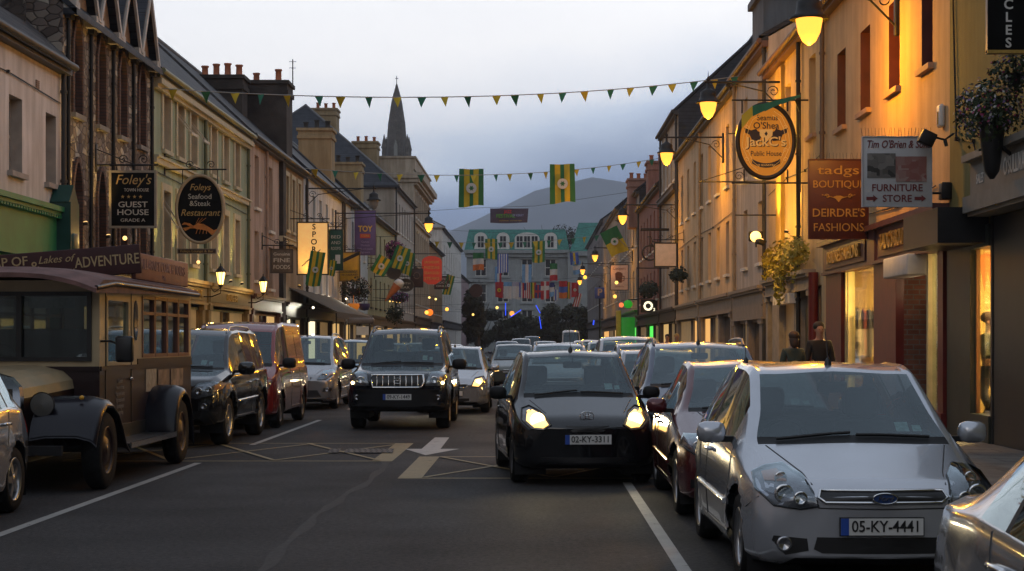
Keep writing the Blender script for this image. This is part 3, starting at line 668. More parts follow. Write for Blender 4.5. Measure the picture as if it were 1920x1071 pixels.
b = building('terrace_house', 'dull ochre house with brown chimney beyond the cream bank', 'L', 155.0, 177.0, 10.6, wallm('ochre_render', (.30,.22,.13)), SLATED, wins=simple_wins(156,176,6,[(7.0,9.2),(4.2,6.0)],1.1), st=dict(frame=WHITE,pane=PANE))
chimney(b, S, .4, 2.0, 160, 162, 10, 14.2, wallm('brown_stack', (.16,.10,.07)), 3)
shopfront(b, S, 155.2, 176.8, 3.4, pm('dark_timber',(.03,.022,.018)), [(156,160,'lit',litpane('amber_shop_window',(1,.5,.14),.8)),(160,161.5,'door'),(161.5,168,'dim'),(168,176,'lit')], fh=.6)
b = building('terrace_house', 'white house with pale hipped roof and plain gable wall facing down the street', 'L', 177.0, 222.0, 13.4, wallm('off_white_render', (.72,.70,.66)), pm('pale_roof', (.26,.25,.24), rough=.8, var=.2), depth=5.6, rise=1.5, hip=(1,0), wins=simple_wins(178,221,8,[(9.6,11.8),(5.8,8.0)],1.3), st=dict(frame=WHITE,pane=PANE))
shopfront(b, S, 177.2, 221.8, 3.8, pm('dark_timber',(.03,.022,.018)), [(178,186,'lit'),(186,188,'door'),(188,200,'dim'),(200,210,'lit',litpane('amber_shop_window',(1,.5,.14),.8)),(210,221,'dim')], fh=.7)
b = building('terrace_house', 'lilac pink house at the far end of the terrace', 'L', 222.0, 248.0, 10.2, wallm('lilac_render', (.38,.28,.30)), SLATED, depth=6, rise=2.4, wins=simple_wins(223,247,5,[(6.8,9.0),(4.0,5.6)],1.4), st=dict(frame=WHITE,pane=PANE))
# church spire behind the roofs
q = MB(); cx, cy = -32.4, 400.0; ST = brickish('spire_stone', (.13,.105,.08), (.18,.15,.12), (.07,.06,.05), 1.2, .6, 'xz', bump=.4)
sp = thing('church_spire', 'grey stone church spire rising behind the terrace roofs', 'spire', (cx, cy, 0))
q.box(cx-3.6, cx+3.6, cy-3.6, cy+3.6, 0, 43); q.lathe([(2.75,43),(2.0,53),(1.95,53.05),(1.3,57.4),(.95,59.0),(.12,62.0)], (cx,cy,0), n=8, smooth=False); q.build('steeple', ST, sp, world=True)
q = MB(); q.tube([(cx,cy,62.0),(cx,cy,63.8)], .09, 5); q.tube([(cx-.4,cy,63.2),(cx+.4,cy,63.2)], .08, 5); q.build('cross', IRON, sp, world=True)
for sx_, sy_ in ((-1,-1),(1,-1),(1,1),(-1,1)):
    q = MB(); q.lathe([(.55,43),(.55,46.5),(.7,46.6),(0.05,49.8)], (cx+sx_*2.7,cy+sy_*2.7,0), n=6, smooth=False); q.build('pinnacle', ST, sp, world=True)
for s_ in (-1,):
    q = MB(); q.prism([(cx-.75,44.3),(cx+.75,44.3),(cx+.75,47.6),(cx,50.0),(cx-.75,47.6)], 'y', cy-2.7, cy-.8); lu = q.build('lucarne', ST, sp, world=True)
    q = MB(); q.prism([(cx-.4,44.8),(cx+.4,44.8),(cx+.4,47.2),(cx,48.6),(cx-.4,47.2)], 'y', cy-2.78, cy-2.71); q.build('louvre', pm('pale_louvre', (.24,.23,.2)), lu, world=True)

# --- east side
S = SD['R']
OLIVE = wallm('olive_render', (.24,.20,.075), streak=.15)
b = building('cycle_shop', 'olive rendered shop with grey fascia, black pillars and one lit window', 'R', -35.0, 27.15, 8.6, OLIVE, SLATE, wins=[(y,.95,5.9,7.6) for y in (-28,-20,-12,-4,4,10)]+[(15.5,.95,5.9,7.6),(19.6,.95,5.9,7.6)], st=dict(frame=WHITE,pane=PANE), ops=[(12.3,27.0,.12,3.45)])
GREYF = pm('grey_fascia', (.19,.175,.15), rough=.55, var=.15); DKG = pm('dark_green_pier', (.022,.028,.02), rough=.45, var=.25)
q = MB(); S.box(q, -.30, -.004, 12.1, 24.7, 3.68, 4.18); S.box(q, -.40, -.004, 12.1, 24.75, 3.45, 3.68); S.box(q, -.42, -.004, 12.1, 24.75, 4.18, 4.28); S.box(q, -.34, -.004, 12.1, 24.7, 3.40, 3.45)
sf = q.build('shopfront', GREYF, b, world=True)
text("O'SULLIVANS", .34, WHITE, sf, (S.x(-.305), 22.3, 3.93), 'right', bold=.01, sx=.62); text('SALES', .2, WHITE, sf, (S.x(-.305), 24.15, 3.90), 'right', sx=.75)
q = MB(); S.box(q, -.03, .25, 24.52, 24.62, .12, 3.4)
q.build('black_pillar', BLACK, sf, world=True)
for a_, c_ in ((12.2,14.4),(20.6,24.5)): q = MB(); S.box(q, -.015, .3, a_, c_, .12, 3.38); q.build('black_pillar', BLACK, sf, world=True)
q = MB(); S.box(q, -.06, .04, 25.65, 27.1, .12, 3.3); S.box(q, -.06, .3, 24.62, 25.65, .12, .52); S.box(q, -.06, .3, 24.62, 25.65, 2.98, 3.3); q.build('pier', DKG, sf, world=True)
q = MB(); S.box(q, -.75, -.004, 24.8, 27.1, 3.03, 3.55); q.build('roller_awning', BLACK, sf, world=True)
def litroom(root, S, y0, y1, z0, z1, dep, wall, lamp, st, name='interior'):
    q = MB(); A, B_ = S.x(.10), S.x(dep)
    q.quad((B_,y0,z0),(B_,y1,z0),(B_,y1,z1),(B_,y0,z1)); q.quad((A,y0,z0),(B_,y0,z0),(B_,y0,z1),(A,y0,z1)); q.quad((A,y1,z0),(B_,y1,z0),(B_,y1,z1),(A,y1,z1))
    q.quad((A,y0,z0),(B_,y0,z0),(B_,y1,z0),(A,y1,z0),1); q.quad((A,y0,z1),(B_,y0,z1),(B_,y1,z1),(A,y1,z1))
    o = q.build(name, [wall, pm('shop_floor', (.22,.15,.08), rough=.5)], root, world=True)
    q = MB(); a, c = S.x(dep*.35), S.x(dep*.75); q.box(a, c, y0+(y1-y0)*.2, y1-(y1-y0)*.2, z1-.09, z1-.04); q.build('ceiling_light', emit(lamp[0], lamp[1], st), o, world=True)
    return o
def roomlight(root, S, d, y, z, watts, col=(1,.66,.24)):
    ld = bpy.data.lights.new('shop_fill_light', 'POINT'); ld.energy = watts; ld.color = col; ld.shadow_soft_size = .15; lo = bpy.data.objects.new('shop_fill_light', ld); link(lo, root); lo.location = Vector((S.x(d), y, z))-root_loc(root)
def shopglass(root, S, y0, y1, z0, z1, d=.05, mat=None):
    q = MB(); S.box(q, d, d+.012, y0, y1, z0, z1); return q.build('shop_window', mat or SHOPGLASS, root, world=True)
YROOM = pm('yellow_shop_wall', (.62,.42,.13), rough=.8, var=.2, scale=1.2)
litroom(b, S, 23.9, 26.9, .3, 3.1, 3.0, YROOM, ('warm_shop_lamp', (1,.72,.30)), 80)
shopglass(sf, S, 24.65, 25.63, .52, 2.98)
q = MB(); S.box(q, .02, .08, 25.59, 25.64, .52, 2.98); S.box(q, .02, .08, 24.63, 24.67, .52, 2.98); q.build('frame', pm('warm_timber', (.16,.07,.02), rough=.5), sf, world=True)
roomlight(b, S, .9, 25.6, 2.75, 190)
# items inside the lit window
q = MB()
for k in range(5): q.bbox(S.x(.18+k*.07), S.x(.24+k*.07), 25.2+k*.25, 25.4+k*.25, .55, .75+.18*math.sin(k*2.2)**2, .02)
props(q.build('shop_display', pm('dark_goods', (.06,.05,.04), var=.6)), 'dark goods on the floor of the lit cycle shop window', 'display')
q = MB(); q.prism([(S.x(.16),2.92),(S.x(.34),2.92),(S.x(.25),2.35)], 'y', 26.0, 26.02); q.prism([(S.x(.32),2.95),(S.x(.52),2.95),(S.x(.42),2.5)], 'y', 26.3, 26.32); q.prism([(S.x(.12),2.7),(S.x(.2),2.7),(S.x(.16),2.45)], 'y', 26.4, 26.42)
props(q.build('paper_pennant', pm('orange_cloth', (.6,.18,.04), rough=.8)), 'orange paper pennants hung inside the lit cycle shop window', 'pennant')

PEACH = wallm('peach_render', (.58,.38,.20), streak=.16)
MAR = pm('maroon_reveal', (.10,.022,.014), rough=.5, var=.2)
dk = pm('dark_window', (.018,.014,.014), rough=.3, var=.3)
b = building('boutique_building', 'peach rendered boutique building with maroon window recesses and red shopfront', 'R', 27.15, 39.0, 9.15, PEACH, SLATE, wins=[(28.72,.80,6.22,7.9),(31.35,.95,6.22,7.85),(34.1,1.0,6.2,7.85),(36.75,1.0,6.2,7.85)], st=dict(frame=dk,pane=dk,sillmat=pm('peach_sill',(.42,.25,.15),rough=.8)), ops=[(27.4,38.7,.12,3.12)], mrev=MAR, pipes=[(38.7,3.9,pm('brown_pipe',(.14,.09,.06)))], gutmat=pm('rust_gutter', (.12,.06,.04)))
REDS = pm('red_shop_paint', (.12,.009,.007), rough=.4, var=.2); MARS = pm('maroon_fascia', (.10,.022,.02), rough=.45, var=.2); MAUVE = pm('mauve_shop_trim', (.11,.045,.045), rough=.5, var=.2)
q = MB(); S.box(q, -.16, -.004, 27.2, 38.2, 3.12, 3.70); S.box(q, -.28, -.004, 27.15, 38.3, 3.70, 3.80); S.box(q, -.2, -.004, 27.2, 38.2, 3.06, 3.12)
S.box(q, -.2, -.004, 32.2, 32.9, 3.12, 3.7)
sf = q.build('shopfront', MAUVE, b, world=True)
q = MB(); S.box(q, -.19, -.165, 28.2, 31.9, 3.17, 3.65); S.box(q, -.19, -.165, 33.2, 37.9, 3.17, 3.6); q.build('fascia', MARS, sf, world=True)
text("TADG'S BOUTIQUE", .40, GOLD, sf, (S.x(-.2), 30.0, 3.41), 'right', depth=.05, width=3.0, bold=.012); text("DEIRDRE'S FASHIONS", .36, GOLD, sf, (S.x(-.2), 35.4, 3.39), 'right', depth=.05, width=3.6, bold=.012)
for a_, c_ in ((36.25,38.1),(30.75,32.75),(27.2,27.55)):
    q = MB(); S.box(q, -.10, .05, a_, c_, .12, 3.06); S.box(q, -.14, .3, a_-.02, c_+.02, .12, .45); q.build('pier', REDS, sf, world=True)
q = MB(); S.box(q, -.03, .2, 32.75, 36.25, .12, .45); S.box(q, -.03, .2, 27.55, 28.7, .12, .45); q.build('stall_riser', REDS, sf, world=True)
litroom(b, S, 32.6, 36.8, .45, 3.06, 2.6, YROOM, ('warm_shop_lamp2', (1,.66,.22)), 48)
shopglass(sf, S, 32.75, 36.2, .45, 3.06)
for y, k in ((36.2,.045),(35.9,.045),(32.72,.045),(28.62,.06),(27.58,.06)): q = MB(); S.box(q, -.02, .10, y-k, y+k, .45, 3.06); q.build('window_post', pm('pale_yellow_post', (.55,.46,.22), rough=.5), sf, world=True)
litroom(b, S, 27.3, 28.7, .45, 3.06, 2.2, pm('grey_shop_wall', (.40,.33,.24), rough=.8), ('soft_shop_lamp', (1,.68,.32)), 18)
shopglass(sf, S, 27.62, 28.56, .45, 3.06)
roomlight(b, S, .95, 35.2, 2.7, 150); roomlight(b, S, .9, 28.0, 2.7, 50, (1,.72,.4))
roomlight(b, S, .4, 29.6, 2.6, 14, (1,.7,.4))  # added light without a fitting, brightens the dark door recess
# recessed doorway with brick return and white roller box
q = MB(); x0_, x1_ = S.x(.05), S.x(1.1)
q.quad((x0_,30.75,.12),(x1_,30.75,.12),(x1_,30.75,3.06),(x0_,30.75,3.06)); q.quad((x0_,28.7,.12),(x1_,28.7,.12),(x1_,28.7,3.06),(x0_,28.7,3.06),1); q.quad((x1_,28.7,.12),(x1_,30.75,.12),(x1_,30.75,3.06),(x1_,28.7,3.06),2); q.quad((x0_,28.7,3.05),(x1_,28.7,3.05),(x1_,30.75,3.05),(x0_,30.75,3.05),2)
q.build('door_recess', [brickish('door_brick', (.20,.075,.05), (.27,.12,.08), (.2,.18,.16), .22, .09, 'xz', bump=.4), SHOPGLASS, pm('mauve_wall', (.24,.17,.13))], sf, world=True)
q = MB(); S.box(q, .35, 1.04, 29.0, 29.9, .15, 2.5, 0); S.box(q, .98, 1.05, 29.1, 29.8, .5, 2.3, 1); dr = q.build('door', [pm('timber_door', (.22,.10,.035), rough=.45, var=.3), PANE], sf, world=True)
q = MB(); q.tube([(S.x(.32),29.15,1.0),(S.x(.32),29.15,1.3)], .015, 6); q.build('handle', CHROME, dr, world=True)
q = MB(); q.bbox(S.x(-.34), S.x(.05), 28.75, 30.7, 2.72, 3.08, .03); q.build('roller_box', WHITE, sf, world=True)
cr = thing('clothes_rail', 'rail of hanging clothes inside the lit boutique window', 'clothes rail', (S.x(.6), 35.6, .45)); q = MB(); q.tube([(S.x(.15),35.9,.46),(S.x(.15),35.9,2.3),(S.x(1.2),35.9,2.3),(S.x(1.2),35.9,.46)], .018, 6); q.build('rail', CHROME, cr, world=True)
for k in range(9):
    xx = S.x(.2+k*.11); hh = random.uniform(.75,1.1); q = MB(); q.prism([(35.72,2.2),(35.9,2.28),(36.08,2.2),(36.10,2.25-hh),(35.70,2.25-hh)], 'x', xx-.03, xx+.03)
    q.build('garment', pm('garment_%d' % (k%4), [(.35,.30,.24),(.16,.03,.03),(.05,.05,.08),(.30,.20,.10)][k%4], rough=.9, var=.25, scale=8), cr, world=True)
# display table seen through the window
t_ = thing('display_table', 'pale table with folded clothes inside the lit boutique window', 'table', (S.x(1.1), 33.4, .45))
q = MB(); q.bbox(S.x(.6), S.x(1.6), 32.8, 34.0, 1.28, 1.34, .02); q.build('tabletop', WHITE, t_, world=True)
for dx, dy in ((.65,32.85),(1.55,32.85),(.65,33.95),(1.55,33.95)): q = MB(); q.tube([(S.x(dx),dy,.45),(S.x(dx),dy,1.28)], .03, 6); q.build('leg', pm('table_leg', (.12,.07,.04)), t_, world=True)
q = MB(); q.bbox(S.x(.75), S.x(1.1), 33.0, 33.35, 1.345, 1.55, .04); q.bbox(S.x(.75), S.x(1.1), 33.5, 33.85, 1.345, 1.46, .03)
props(q.build('folded_clothes', WHITE), 'white folded clothes stacked on the boutique display table', 'clothes')
q = MB(); q.bbox(S.x(-.10), S.x(-.004), 27.42, 27.66, 5.05, 5.42, .04); S.box(q, -.12, -.10, 27.5, 27.58, 5.1, 5.3, 1)
props(q.build('alarm_box', [WHITE, pm('amber_lens', (.7,.35,.03), rough=.3)]), 'white alarm box on the peach wall near its olive neighbour', 'alarm box')

PALEO = wallm('buff_orange_render', (.56,.42,.24), streak=.16)
b = building('pub_building', 'buff pub building with stone shop columns and hanging vines, under the oval pub sign', 'R', 39.0, 48.2, 9.25, PALEO, SLATE, wins=[(40.6,.95,6.5,8.4,{'frame':WHITE,'pane':PANE}),(44.5,.95,6.4,8.3,{'pane':PANE})], st=dict(frame=WHITE,pane=PANE,sillmat=pm('peach_sill',(.42,.25,.15))), ops=[(39.3,47.9,.12,2.9)], pipes=[(42.2,.2,IRON)], gutmat=pm('rust_gutter', (.12,.06,.04)))
backing(b, S, 39, 48.2, 3.0)
q = MB(); S.box(q, -.1, -.004, 45.1, 46.1, 4.2, 8.9); q.build('lamplit_pilaster', wallm('lamplit_pilaster_wall', (.60,.40,.10)), b, world=True)  # yellow of the lamplit wall band is put into this strip's colour
STN = pm('grey_stone_column', (.27,.235,.19), rough=.75, var=.2, bump=.2)
shf = shopfront(b, S, 40.1, 47.9, 3.3, STN, [(40.1,40.5,'pier'),(40.5,42.0,'open'),(42.2,42.7,'pier'),(42.8,45.3,'glass',litpane('brown_pub_window',(1,.42,.1),.05)),(45.3,46.6,'pier'),(46.7,47.4,'door'),(47.5,47.9,'pier')], fh=.42)
q = MB(); S.box(q, -.3, -.004, 42.3, 45.2, 2.55, 2.8); q.build('door_canopy', WHITE, shf, world=True)
q = MB(); q.tube([(S.x(-.14), 39.6, .2), (S.x(-.14), 39.6, 3.2)], .12, 8); q.build('red_pillar', REDS, shf, world=True)
q = MB(); pts = [(40.55,.12),(41.95,.12),(41.95,2.1)]+[(41.25+.7*math.cos(a*PI/8), 2.1+.6*math.sin(a*PI/8)) for a in range(1,8)]+[(40.55,2.1)]
q.prism(pts, 'x', S.x(.05), S.x(.09)); q.build('arched_door', pm('dark_olive_door', (.05,.04,.015), rough=.5), shf, world=True)

LILAC = wallm('lilac_white_render', (.55,.47,.40))
b = building('terrace_house', 'narrow lilac white house under a grey stepped stack', 'R', 48.2, 56.0, 10.2, LILAC, SLATED, rise=2.0, depth=7, wins=[(50.0,1.0,6.7,9.2),(53.5,1.0,6.7,9.2),(50.0,1.0,3.9,5.7),(53.5,1.0,3.9,5.7)], st=dict(frame=WHITE,pane=PANE), ops=[(48.5,55.7,.12,2.5)], pipes=[(48.5,.2),(55.8,.2,pm('buff_pipe',(.34,.24,.14)))], gutmat=pm('rust_gutter', (.12,.06,.04)))
backing(b, S, 48.2, 56, 2.7)
GST = wallm('grey_stack_render', (.16,.16,.165))
q = MB(); S.box(q, 1.3, 3.2, 59, 62, 9, 13.6); S.box(q, 1.15, 3.3, 58.8, 62.2, 13.6, 13.85); S.box(q, 1.7, 3.2, 59.2, 62, 13.85, 15.4); S.box(q, 1.55, 3.3, 59.0, 62.2, 15.4, 15.65); q.build('chimney', GST, b, world=True)
shopfront(b, S, 48.4, 55.8, 3.2, pm('grey_pub_paint', (.22,.18,.15), rough=.6), [(48.5,49.3,'pier'),(49.3,51.8,'glass'),(51.8,52.2,'pier'),(52.2,54,'dim'),(54,55,'door'),(55.2,55.7,'pier')], fh=.9)
b = building('terrace_house', 'long cream house with two rows of windows below the bracket lamp', 'R', 56.0, 78.5, 10.1, wallm('ivory_render', (.58,.45,.30)), SLATED, rise=2.6, depth=7, wins=simple_wins(57,78,7,[(6.9,9.0),(3.9,5.7)],1.0), st=dict(frame=WHITE,pane=PANE), ops=[(56.3,78.2,.12,2.5)], pipes=[(67.5,.2,pm('buff_pipe',(.34,.24,.14))),(78.2,.2)])
backing(b, S, 56, 78.5, 2.7)
shopfront(b, S, 56.2, 67.2, 3.2, pm('grey_pub_paint',(.22,.18,.15)), [(56.3,56.7,'pier'),(56.7,60,'glass'),(60,60.4,'pier'),(60.4,63,'dim'),(63,64.2,'door'),(64.2,66.7,'lit',litpane('amber_shop_window',(1,.5,.14),.8)),(66.7,67.1,'pier')], fh=.6)
shopfront(b, S, 67.8, 78.2, 3.2, pm('stone_shop_paint',(.26,.22,.17),rough=.6), [(67.9,68.3,'pier'),(68.3,71,'lit',litpane('amber_shop_window',(1,.5,.14),.8)),(71,72.2,'door'),(72.2,77.7,'dim'),(77.7,78.1,'pier')], fh=.6)
b = building('terrace_house', 'tall grey cream house with dark slate gable rising above its neighbour', 'R', 78.5, 89.0, 12.3, wallm('grey_ivory_render', (.40,.36,.31)), SLATED, rise=3.2, depth=7, wallgable=SLATED, wins=simple_wins(79,88.5,4,[(9.2,11.4),(6.3,8.2),(3.9,5.4)],.95), st=dict(frame=WHITE,pane=PANE), ops=[(78.8,88.7,.12,2.5)], courses=[(8.6,.2,.25,pm('dark_trim',(.06,.05,.045)))], pipes=[(78.8,.2),(88.7,.2)])
backing(b, S, 78.5, 89, 2.7)
shopfront(b, S, 78.7, 88.8, 3.2, pm('dark_timber',(.03,.022,.018)), [(78.8,79.2,'pier'),(79.2,83,'dim'),(83,84.2,'door'),(84.2,88.3,'lit'),(88.3,88.7,'pier')], fh=.6)
BRK = wallm('brick_pink_render', (.34,.16,.125))
b = building('terrace_house', 'brick pink house with a row of pink chimneys', 'R', 89.0, 108.0, 9.9, BRK, SLATED, rise=2.6, depth=6, wins=simple_wins(90,107.5,6,[(6.6,8.8),(3.9,5.5)],1.0), st=dict(frame=WHITE,pane=PANE), ops=[(89.3,107.7,.12,2.5)], pipes=[(107.6,.2)])
chimney(b, S, .3, 1.9, 104, 106, 9, 12.6, BRK, 3); chimney(b, S, -.5, .9, 111, 113, 9, 12.2, wallm('pink_stack', (.36,.2,.16)), 3)
backing(b, S, 89, 108, 2.7)
shopfront(b, S, 89.2, 107.8, 3.2, pm('black_pub_paint',(.015,.015,.015)), [(89.3,89.7,'pier'),(89.7,94,'dim'),(94,95.2,'door'),(95.2,99,'lit',litpane('green_shop_window',(.1,1,.12),.9)),(99,99.4,'pier'),(99.4,107.3,'dim'),(107.3,107.7,'pier')], fh=.6)
GRNB = pm('bright_green_shop', (.02,.22,.03), rough=.4)
b = building('terrace_house', 'grey house with bright green shopfront beyond the brick pink house', 'R', 108.0, 134.0, 11.2, wallm('grey_render', (.33,.30,.27)), SLATED, rise=2.8, depth=7, wallgable=SLATED, wins=simple_wins(109,133,7,[(7.8,10.0),(4.4,6.3)],1.1), st=dict(frame=WHITE,pane=PANE), ops=[(108.3,133.7,.12,2.5)])
backing(b, S, 108, 134, 2.7)
shopfront(b, S, 108.2, 133.8, 3.6, GRNB, [(108.3,109.4,'pier'),(109.4,114,'lit',litpane('green_shop_window',(.1,1,.12),.9)),(114,115.2,'door'),(115.2,118,'lit'),(118,119,'pier'),(119,126,'lit',litpane('amber_shop_window',(1,.5,.14),.8)),(126,133.5,'dim')], fh=.8)
b = building('terrace_house', 'cream house with dark gable beyond the tricolour county flag', 'R', 134.0, 165.0, 12.2, wallm('buff_cream_render', (.38,.33,.27)), SLATED, rise=3, depth=7, wallgable=SLATED, wins=simple_wins(135,164,8,[(8.6,11.0),(4.8,7.0)],1.2), st=dict(frame=WHITE,pane=PANE), ops=[(134.3,164.7,.12,2.5)])
backing(b, S, 134, 165, 2.7)
shopfront(b, S, 134.2, 164.8, 3.6, pm('dark_timber',(.03,.022,.018)), [(135,142,'lit'),(142,143.5,'door'),(143.5,152,'dim'),(152,164,'lit',litpane('amber_shop_window',(1,.5,.14),.8))], fh=.7)
b = building('terrace_house', 'dark grey house closing the eastern terrace', 'R', 165.0, 215.0, 13.4, wallm('slate_grey_render', (.22,.20,.20)), SLATED, rise=2.5, depth=7, wins=simple_wins(166,214,10,[(9.4,12),(5.4,7.8)],1.4), st=dict(frame=WHITE,pane=PANE))
shopfront(b, S, 165.2, 214.8, 3.8, pm('dark_timber',(.03,.022,.018)), [(166,178,'dim'),(178,180,'door'),(180,196,'lit',litpane('amber_shop_window',(1,.5,.14),.8)),(196,214,'dim')], fh=.7)

# cables, brackets and small fittings clipped to the shop fronts
def cable(side, pts, label):
    S_ = SD[side]; q = MB(); q.tube([(S_.x(-.03), y, z) for y, z in pts], .014, 4)
    for y, z in pts[1:-1]: S_.box(q, -.06, -.005, y-.03, y+.03, z-.03, z+.03)
    props(q.build('wall_cable', IRON), label, 'cable')
cable('R', [(24.9,3.75),(25.6,4.6),(26.6,4.75),(26.95,8.3)], 'black cable clipped up the olive wall beside the alarm box')
cable('R', [(28.0,4.15),(31,4.05),(34,4.12),(37.5,4.05),(38.8,4.5)], 'sagging black cable above the red boutique fascia')
cable('R', [(39.2,5.9),(41.5,5.75),(44.5,5.85),(48,5.7)], 'black cable across the buff pub front under its windows')
cable('R', [(56.3,5.9),(63,5.8),(70,5.9),(78,5.8)], 'thin cable along the long cream house')
cable('L', [(26,6.5),(29,6.45),(31,6.5),(34.4,6.4)], 'thin cable under the eave of the rose cream house')
cable('L', [(43.0,5.9),(47,5.85),(51,5.9),(56.8,5.82)], 'thin cable below the string course of the sage terrace')
for y_, z_, lb in ((30.1,6.6,'small vent grille high on the rose cream wall'),(32.9,6.55,'second vent grille close to the stone guest house')):
    q = MB(); SD['L'].box(q, -.02, -.003, y_-.10, y_+.10, z_-.08, z_+.08); [SD['L'].box(q, -.03, -.02, y_-.09, y_+.09, z_-.06+.04*k, z_-.045+.04*k) for k in range(4)]; props(q.build('wall_vent', pm('vent_clay', (.30,.20,.15), rough=.8)), lb, 'vent')
# hotel closing the street
HT = wallm('hotel_stone', (.30,.32,.33), streak=.12); COPPER = brickish('copper_roof', (.042,.21,.17), (.052,.235,.19), (.03,.15,.125), .5, 9, 'xz', rough=.6, bump=.2)
hy = 262.0
h = thing('hotel', 'pale grey hotel with turquoise copper mansard roof closing the street', 'hotel', (0, hy, 0))
x0, x1, ez = -10.5, 5.0, 15.6
class Front:
    face = 'front'
wx = [-8.3,-4.9,-1.2,2.4]; ops = []
for xw in wx:
    for za, zb in ((11.6,14.2),(7.6,10.4),(3.6,6.4)): ops.append((xw-.85, xw+.85, za, zb))
mb = MB()
xs_ = sorted({x0,x1,*[o[0] for o in ops],*[o[1] for o in ops]}); zs_ = sorted({0,ez,*[o[2] for o in ops],*[o[3] for o in ops]})
for a, c in zip(xs_, xs_[1:]):
    for e0, e1 in zip(zs_, zs_[1:]):
        if any(o[0] < (a+c)/2 < o[1] and o[2] < (e0+e1)/2 < o[3] for o in ops): continue
        mb.quad((a,hy,e0),(c,hy,e0),(c,hy,e1),(a,hy,e1))
for o in ops:
    for p, q_ in (((o[0],o[2]),(o[0],o[3])),((o[1],o[2]),(o[1],o[3])),((o[0],o[3]),(o[1],o[3])),((o[0],o[2]),(o[1],o[2]))): mb.quad((p[0],hy,p[1]),(q_[0],hy,q_[1]),(q_[0],hy+.3,q_[1]),(p[0],hy+.3,p[1]))
mb.quad((x0,hy,0),(x0,hy+10,0),(x0,hy+10,ez),(x0,hy,ez)); mb.quad((x1,hy,0),(x1,hy+10,0),(x1,hy+10,ez),(x1,hy,ez))
mb.box(x1+.01, 12, hy-2, hy+9, 0, 15.2)
mb.build('wall', HT, h, world=True)
for o in ops:
    q = MB(); q.box(o[0], o[1], hy+.25, hy+.3, o[2], o[3], 1)
    for xx in (o[0], (o[0]+o[1])/2-.05, o[1]-.1): q.box(xx, xx+.1, hy+.2, hy+.27, o[2], o[3])
    for zz in (o[2], (o[2]+o[3])/2-.05, o[3]-.1): q.box(o[0], o[1], hy+.19, hy+.26, zz, zz+.1)
    wo = q.build('window', [WHITE, PANE], h, world=True)
    q = MB(); q.box(o[0]-.25, o[1]+.25, hy-.2, hy-.01, o[2]-.3, o[2]-.02); q.box(o[0]-.25,o[1]+.25,hy-.12,hy-.01,o[3],o[3]+.35); q.build('sill', HT, wo, world=True)
q = MB(); q.box(x0-.4, x1+.4, hy-.8, hy-.01, ez-.5, ez); q.box(x0-.2, x1+.2, hy-.4, hy-.01, ez-1.1, ez-.5); q.box(x1+.6,12.3,hy-2.6,hy-2.01,14.6,15.3); q.box(x0,x1,hy-.3,hy-.01,10.7,11.0); q.build('cornice', HT, h, world=True)
q = MB(); q.add([(x0-.3,hy-.5,ez+.01),(x1+.3,hy-.5,ez+.01),(x1-.3,hy+2.2,18.9),(x0+.3,hy+2.2,18.9),(x0+.3,hy+8,18.9),(x1-.3,hy+8,18.9),(x0-.3,hy+10,ez),(x1+.3,hy+10,ez)], [(0,1,2,3),(3,2,5,4),(0,3,4,6),(1,7,5,2)])
q.add([(x1+.3,hy-2.5,15.21),(12.2,hy-2.5,15.21),(12.2,hy+3,20.0),(x1+1.8,hy+3,20.0),(x1+.3,hy+9,15.21),(12.2,hy+9,15.21)], [(0,1,2,3),(0,3,4),(3,2,5,4)])
q.build('roof', COPPER, h, world=True)
for xw, wd in ((-8.3,1.0),(-4.9,1.0),(-1.2,1.9),(2.4,1.0)):
    q = MB(); pts = [(xw-wd,15.7),(xw+wd,15.7),(xw+wd,17.4)]+[(xw+wd*math.cos(a*PI/8),17.4+.9*math.sin(a*PI/8)) for a in range(1,8)]+[(xw-wd,17.4)]
    q.prism(pts, 'y', hy-.4, hy+2); dm = q.build('dormer', WHITE, h, world=True)
    n_ = 1 if wd < 1.5 else 3
    for k in range(n_):
        xx = xw+(k-(n_-1)/2)*1.15; q = MB(); q.box(xx-.45, xx+.45, hy-.45, hy-.41, 16.0, 17.7, 0); q.box(xx-.04,xx+.04,hy-.49,hy-.45,16,17.7,1); q.box(xx-.45,xx+.45,hy-.49,hy-.455,16.8,16.88,1); q.build('pane', [PANE, WHITE], dm, world=True)
# ------------------------------------------------------------------ vehicles
def paintm(name, col, metal=.0, rough=.3, coat=.8):
    rough *= .75
    return pm(name, col, rough=rough, metal=metal, var=.06, scale=2.5, coat=coat)
HAZE_D = .0003
def lerp(keys, y):
    if y <= keys[0][0]: return keys[0][1]
    for (a, va), (b, vb) in zip(keys, keys[1:]):
        if y <= b: return va+(vb-va)*(y-a)/(b-a)
    return keys[-1][1]
def smooth(keys, y, k=.05):
    lo, hi = keys[0][0], keys[-1][0]
    k = min(k, max(y-lo, 0)+.004, max(hi-y, 0)+.004)
    return sum(lerp(keys, y+k*t) for t in (-1,-.5,0,.5,1))/5
def crom(p0, p1, p2, p3, t):
    return .5*((2*p1)+(-p0+p2)*t+(2*p0-5*p1+4*p2-p3)*t*t+(-p0+3*p1-3*p2+p3)*t**3)
LENS = glassm('lamp_lens', (.9,.92,.95), 1.5)
LAMPIN = pm('lamp_reflector', (.42,.42,.44), rough=.22, metal=.9, var=.15, scale=30)
LAMPDK = pm('dark_lamp_housing', (.20,.20,.21), rough=.25, metal=.7, var=.35, scale=6)
AMBER = pm('amber_lens', (.7,.35,.03), rough=.3); REDL = pm('red_lamp_lens', (.35,.015,.01), rough=.2, coat=.5)
LITLENS = emit('lit_lamp_lens', (1,.55,.11), 2.2); LITHEAD = emit('lit_headlamp', (1,.70,.26), 8); LITSMALL = emit('lit_sidelamp', (1,.72,.3), 7)
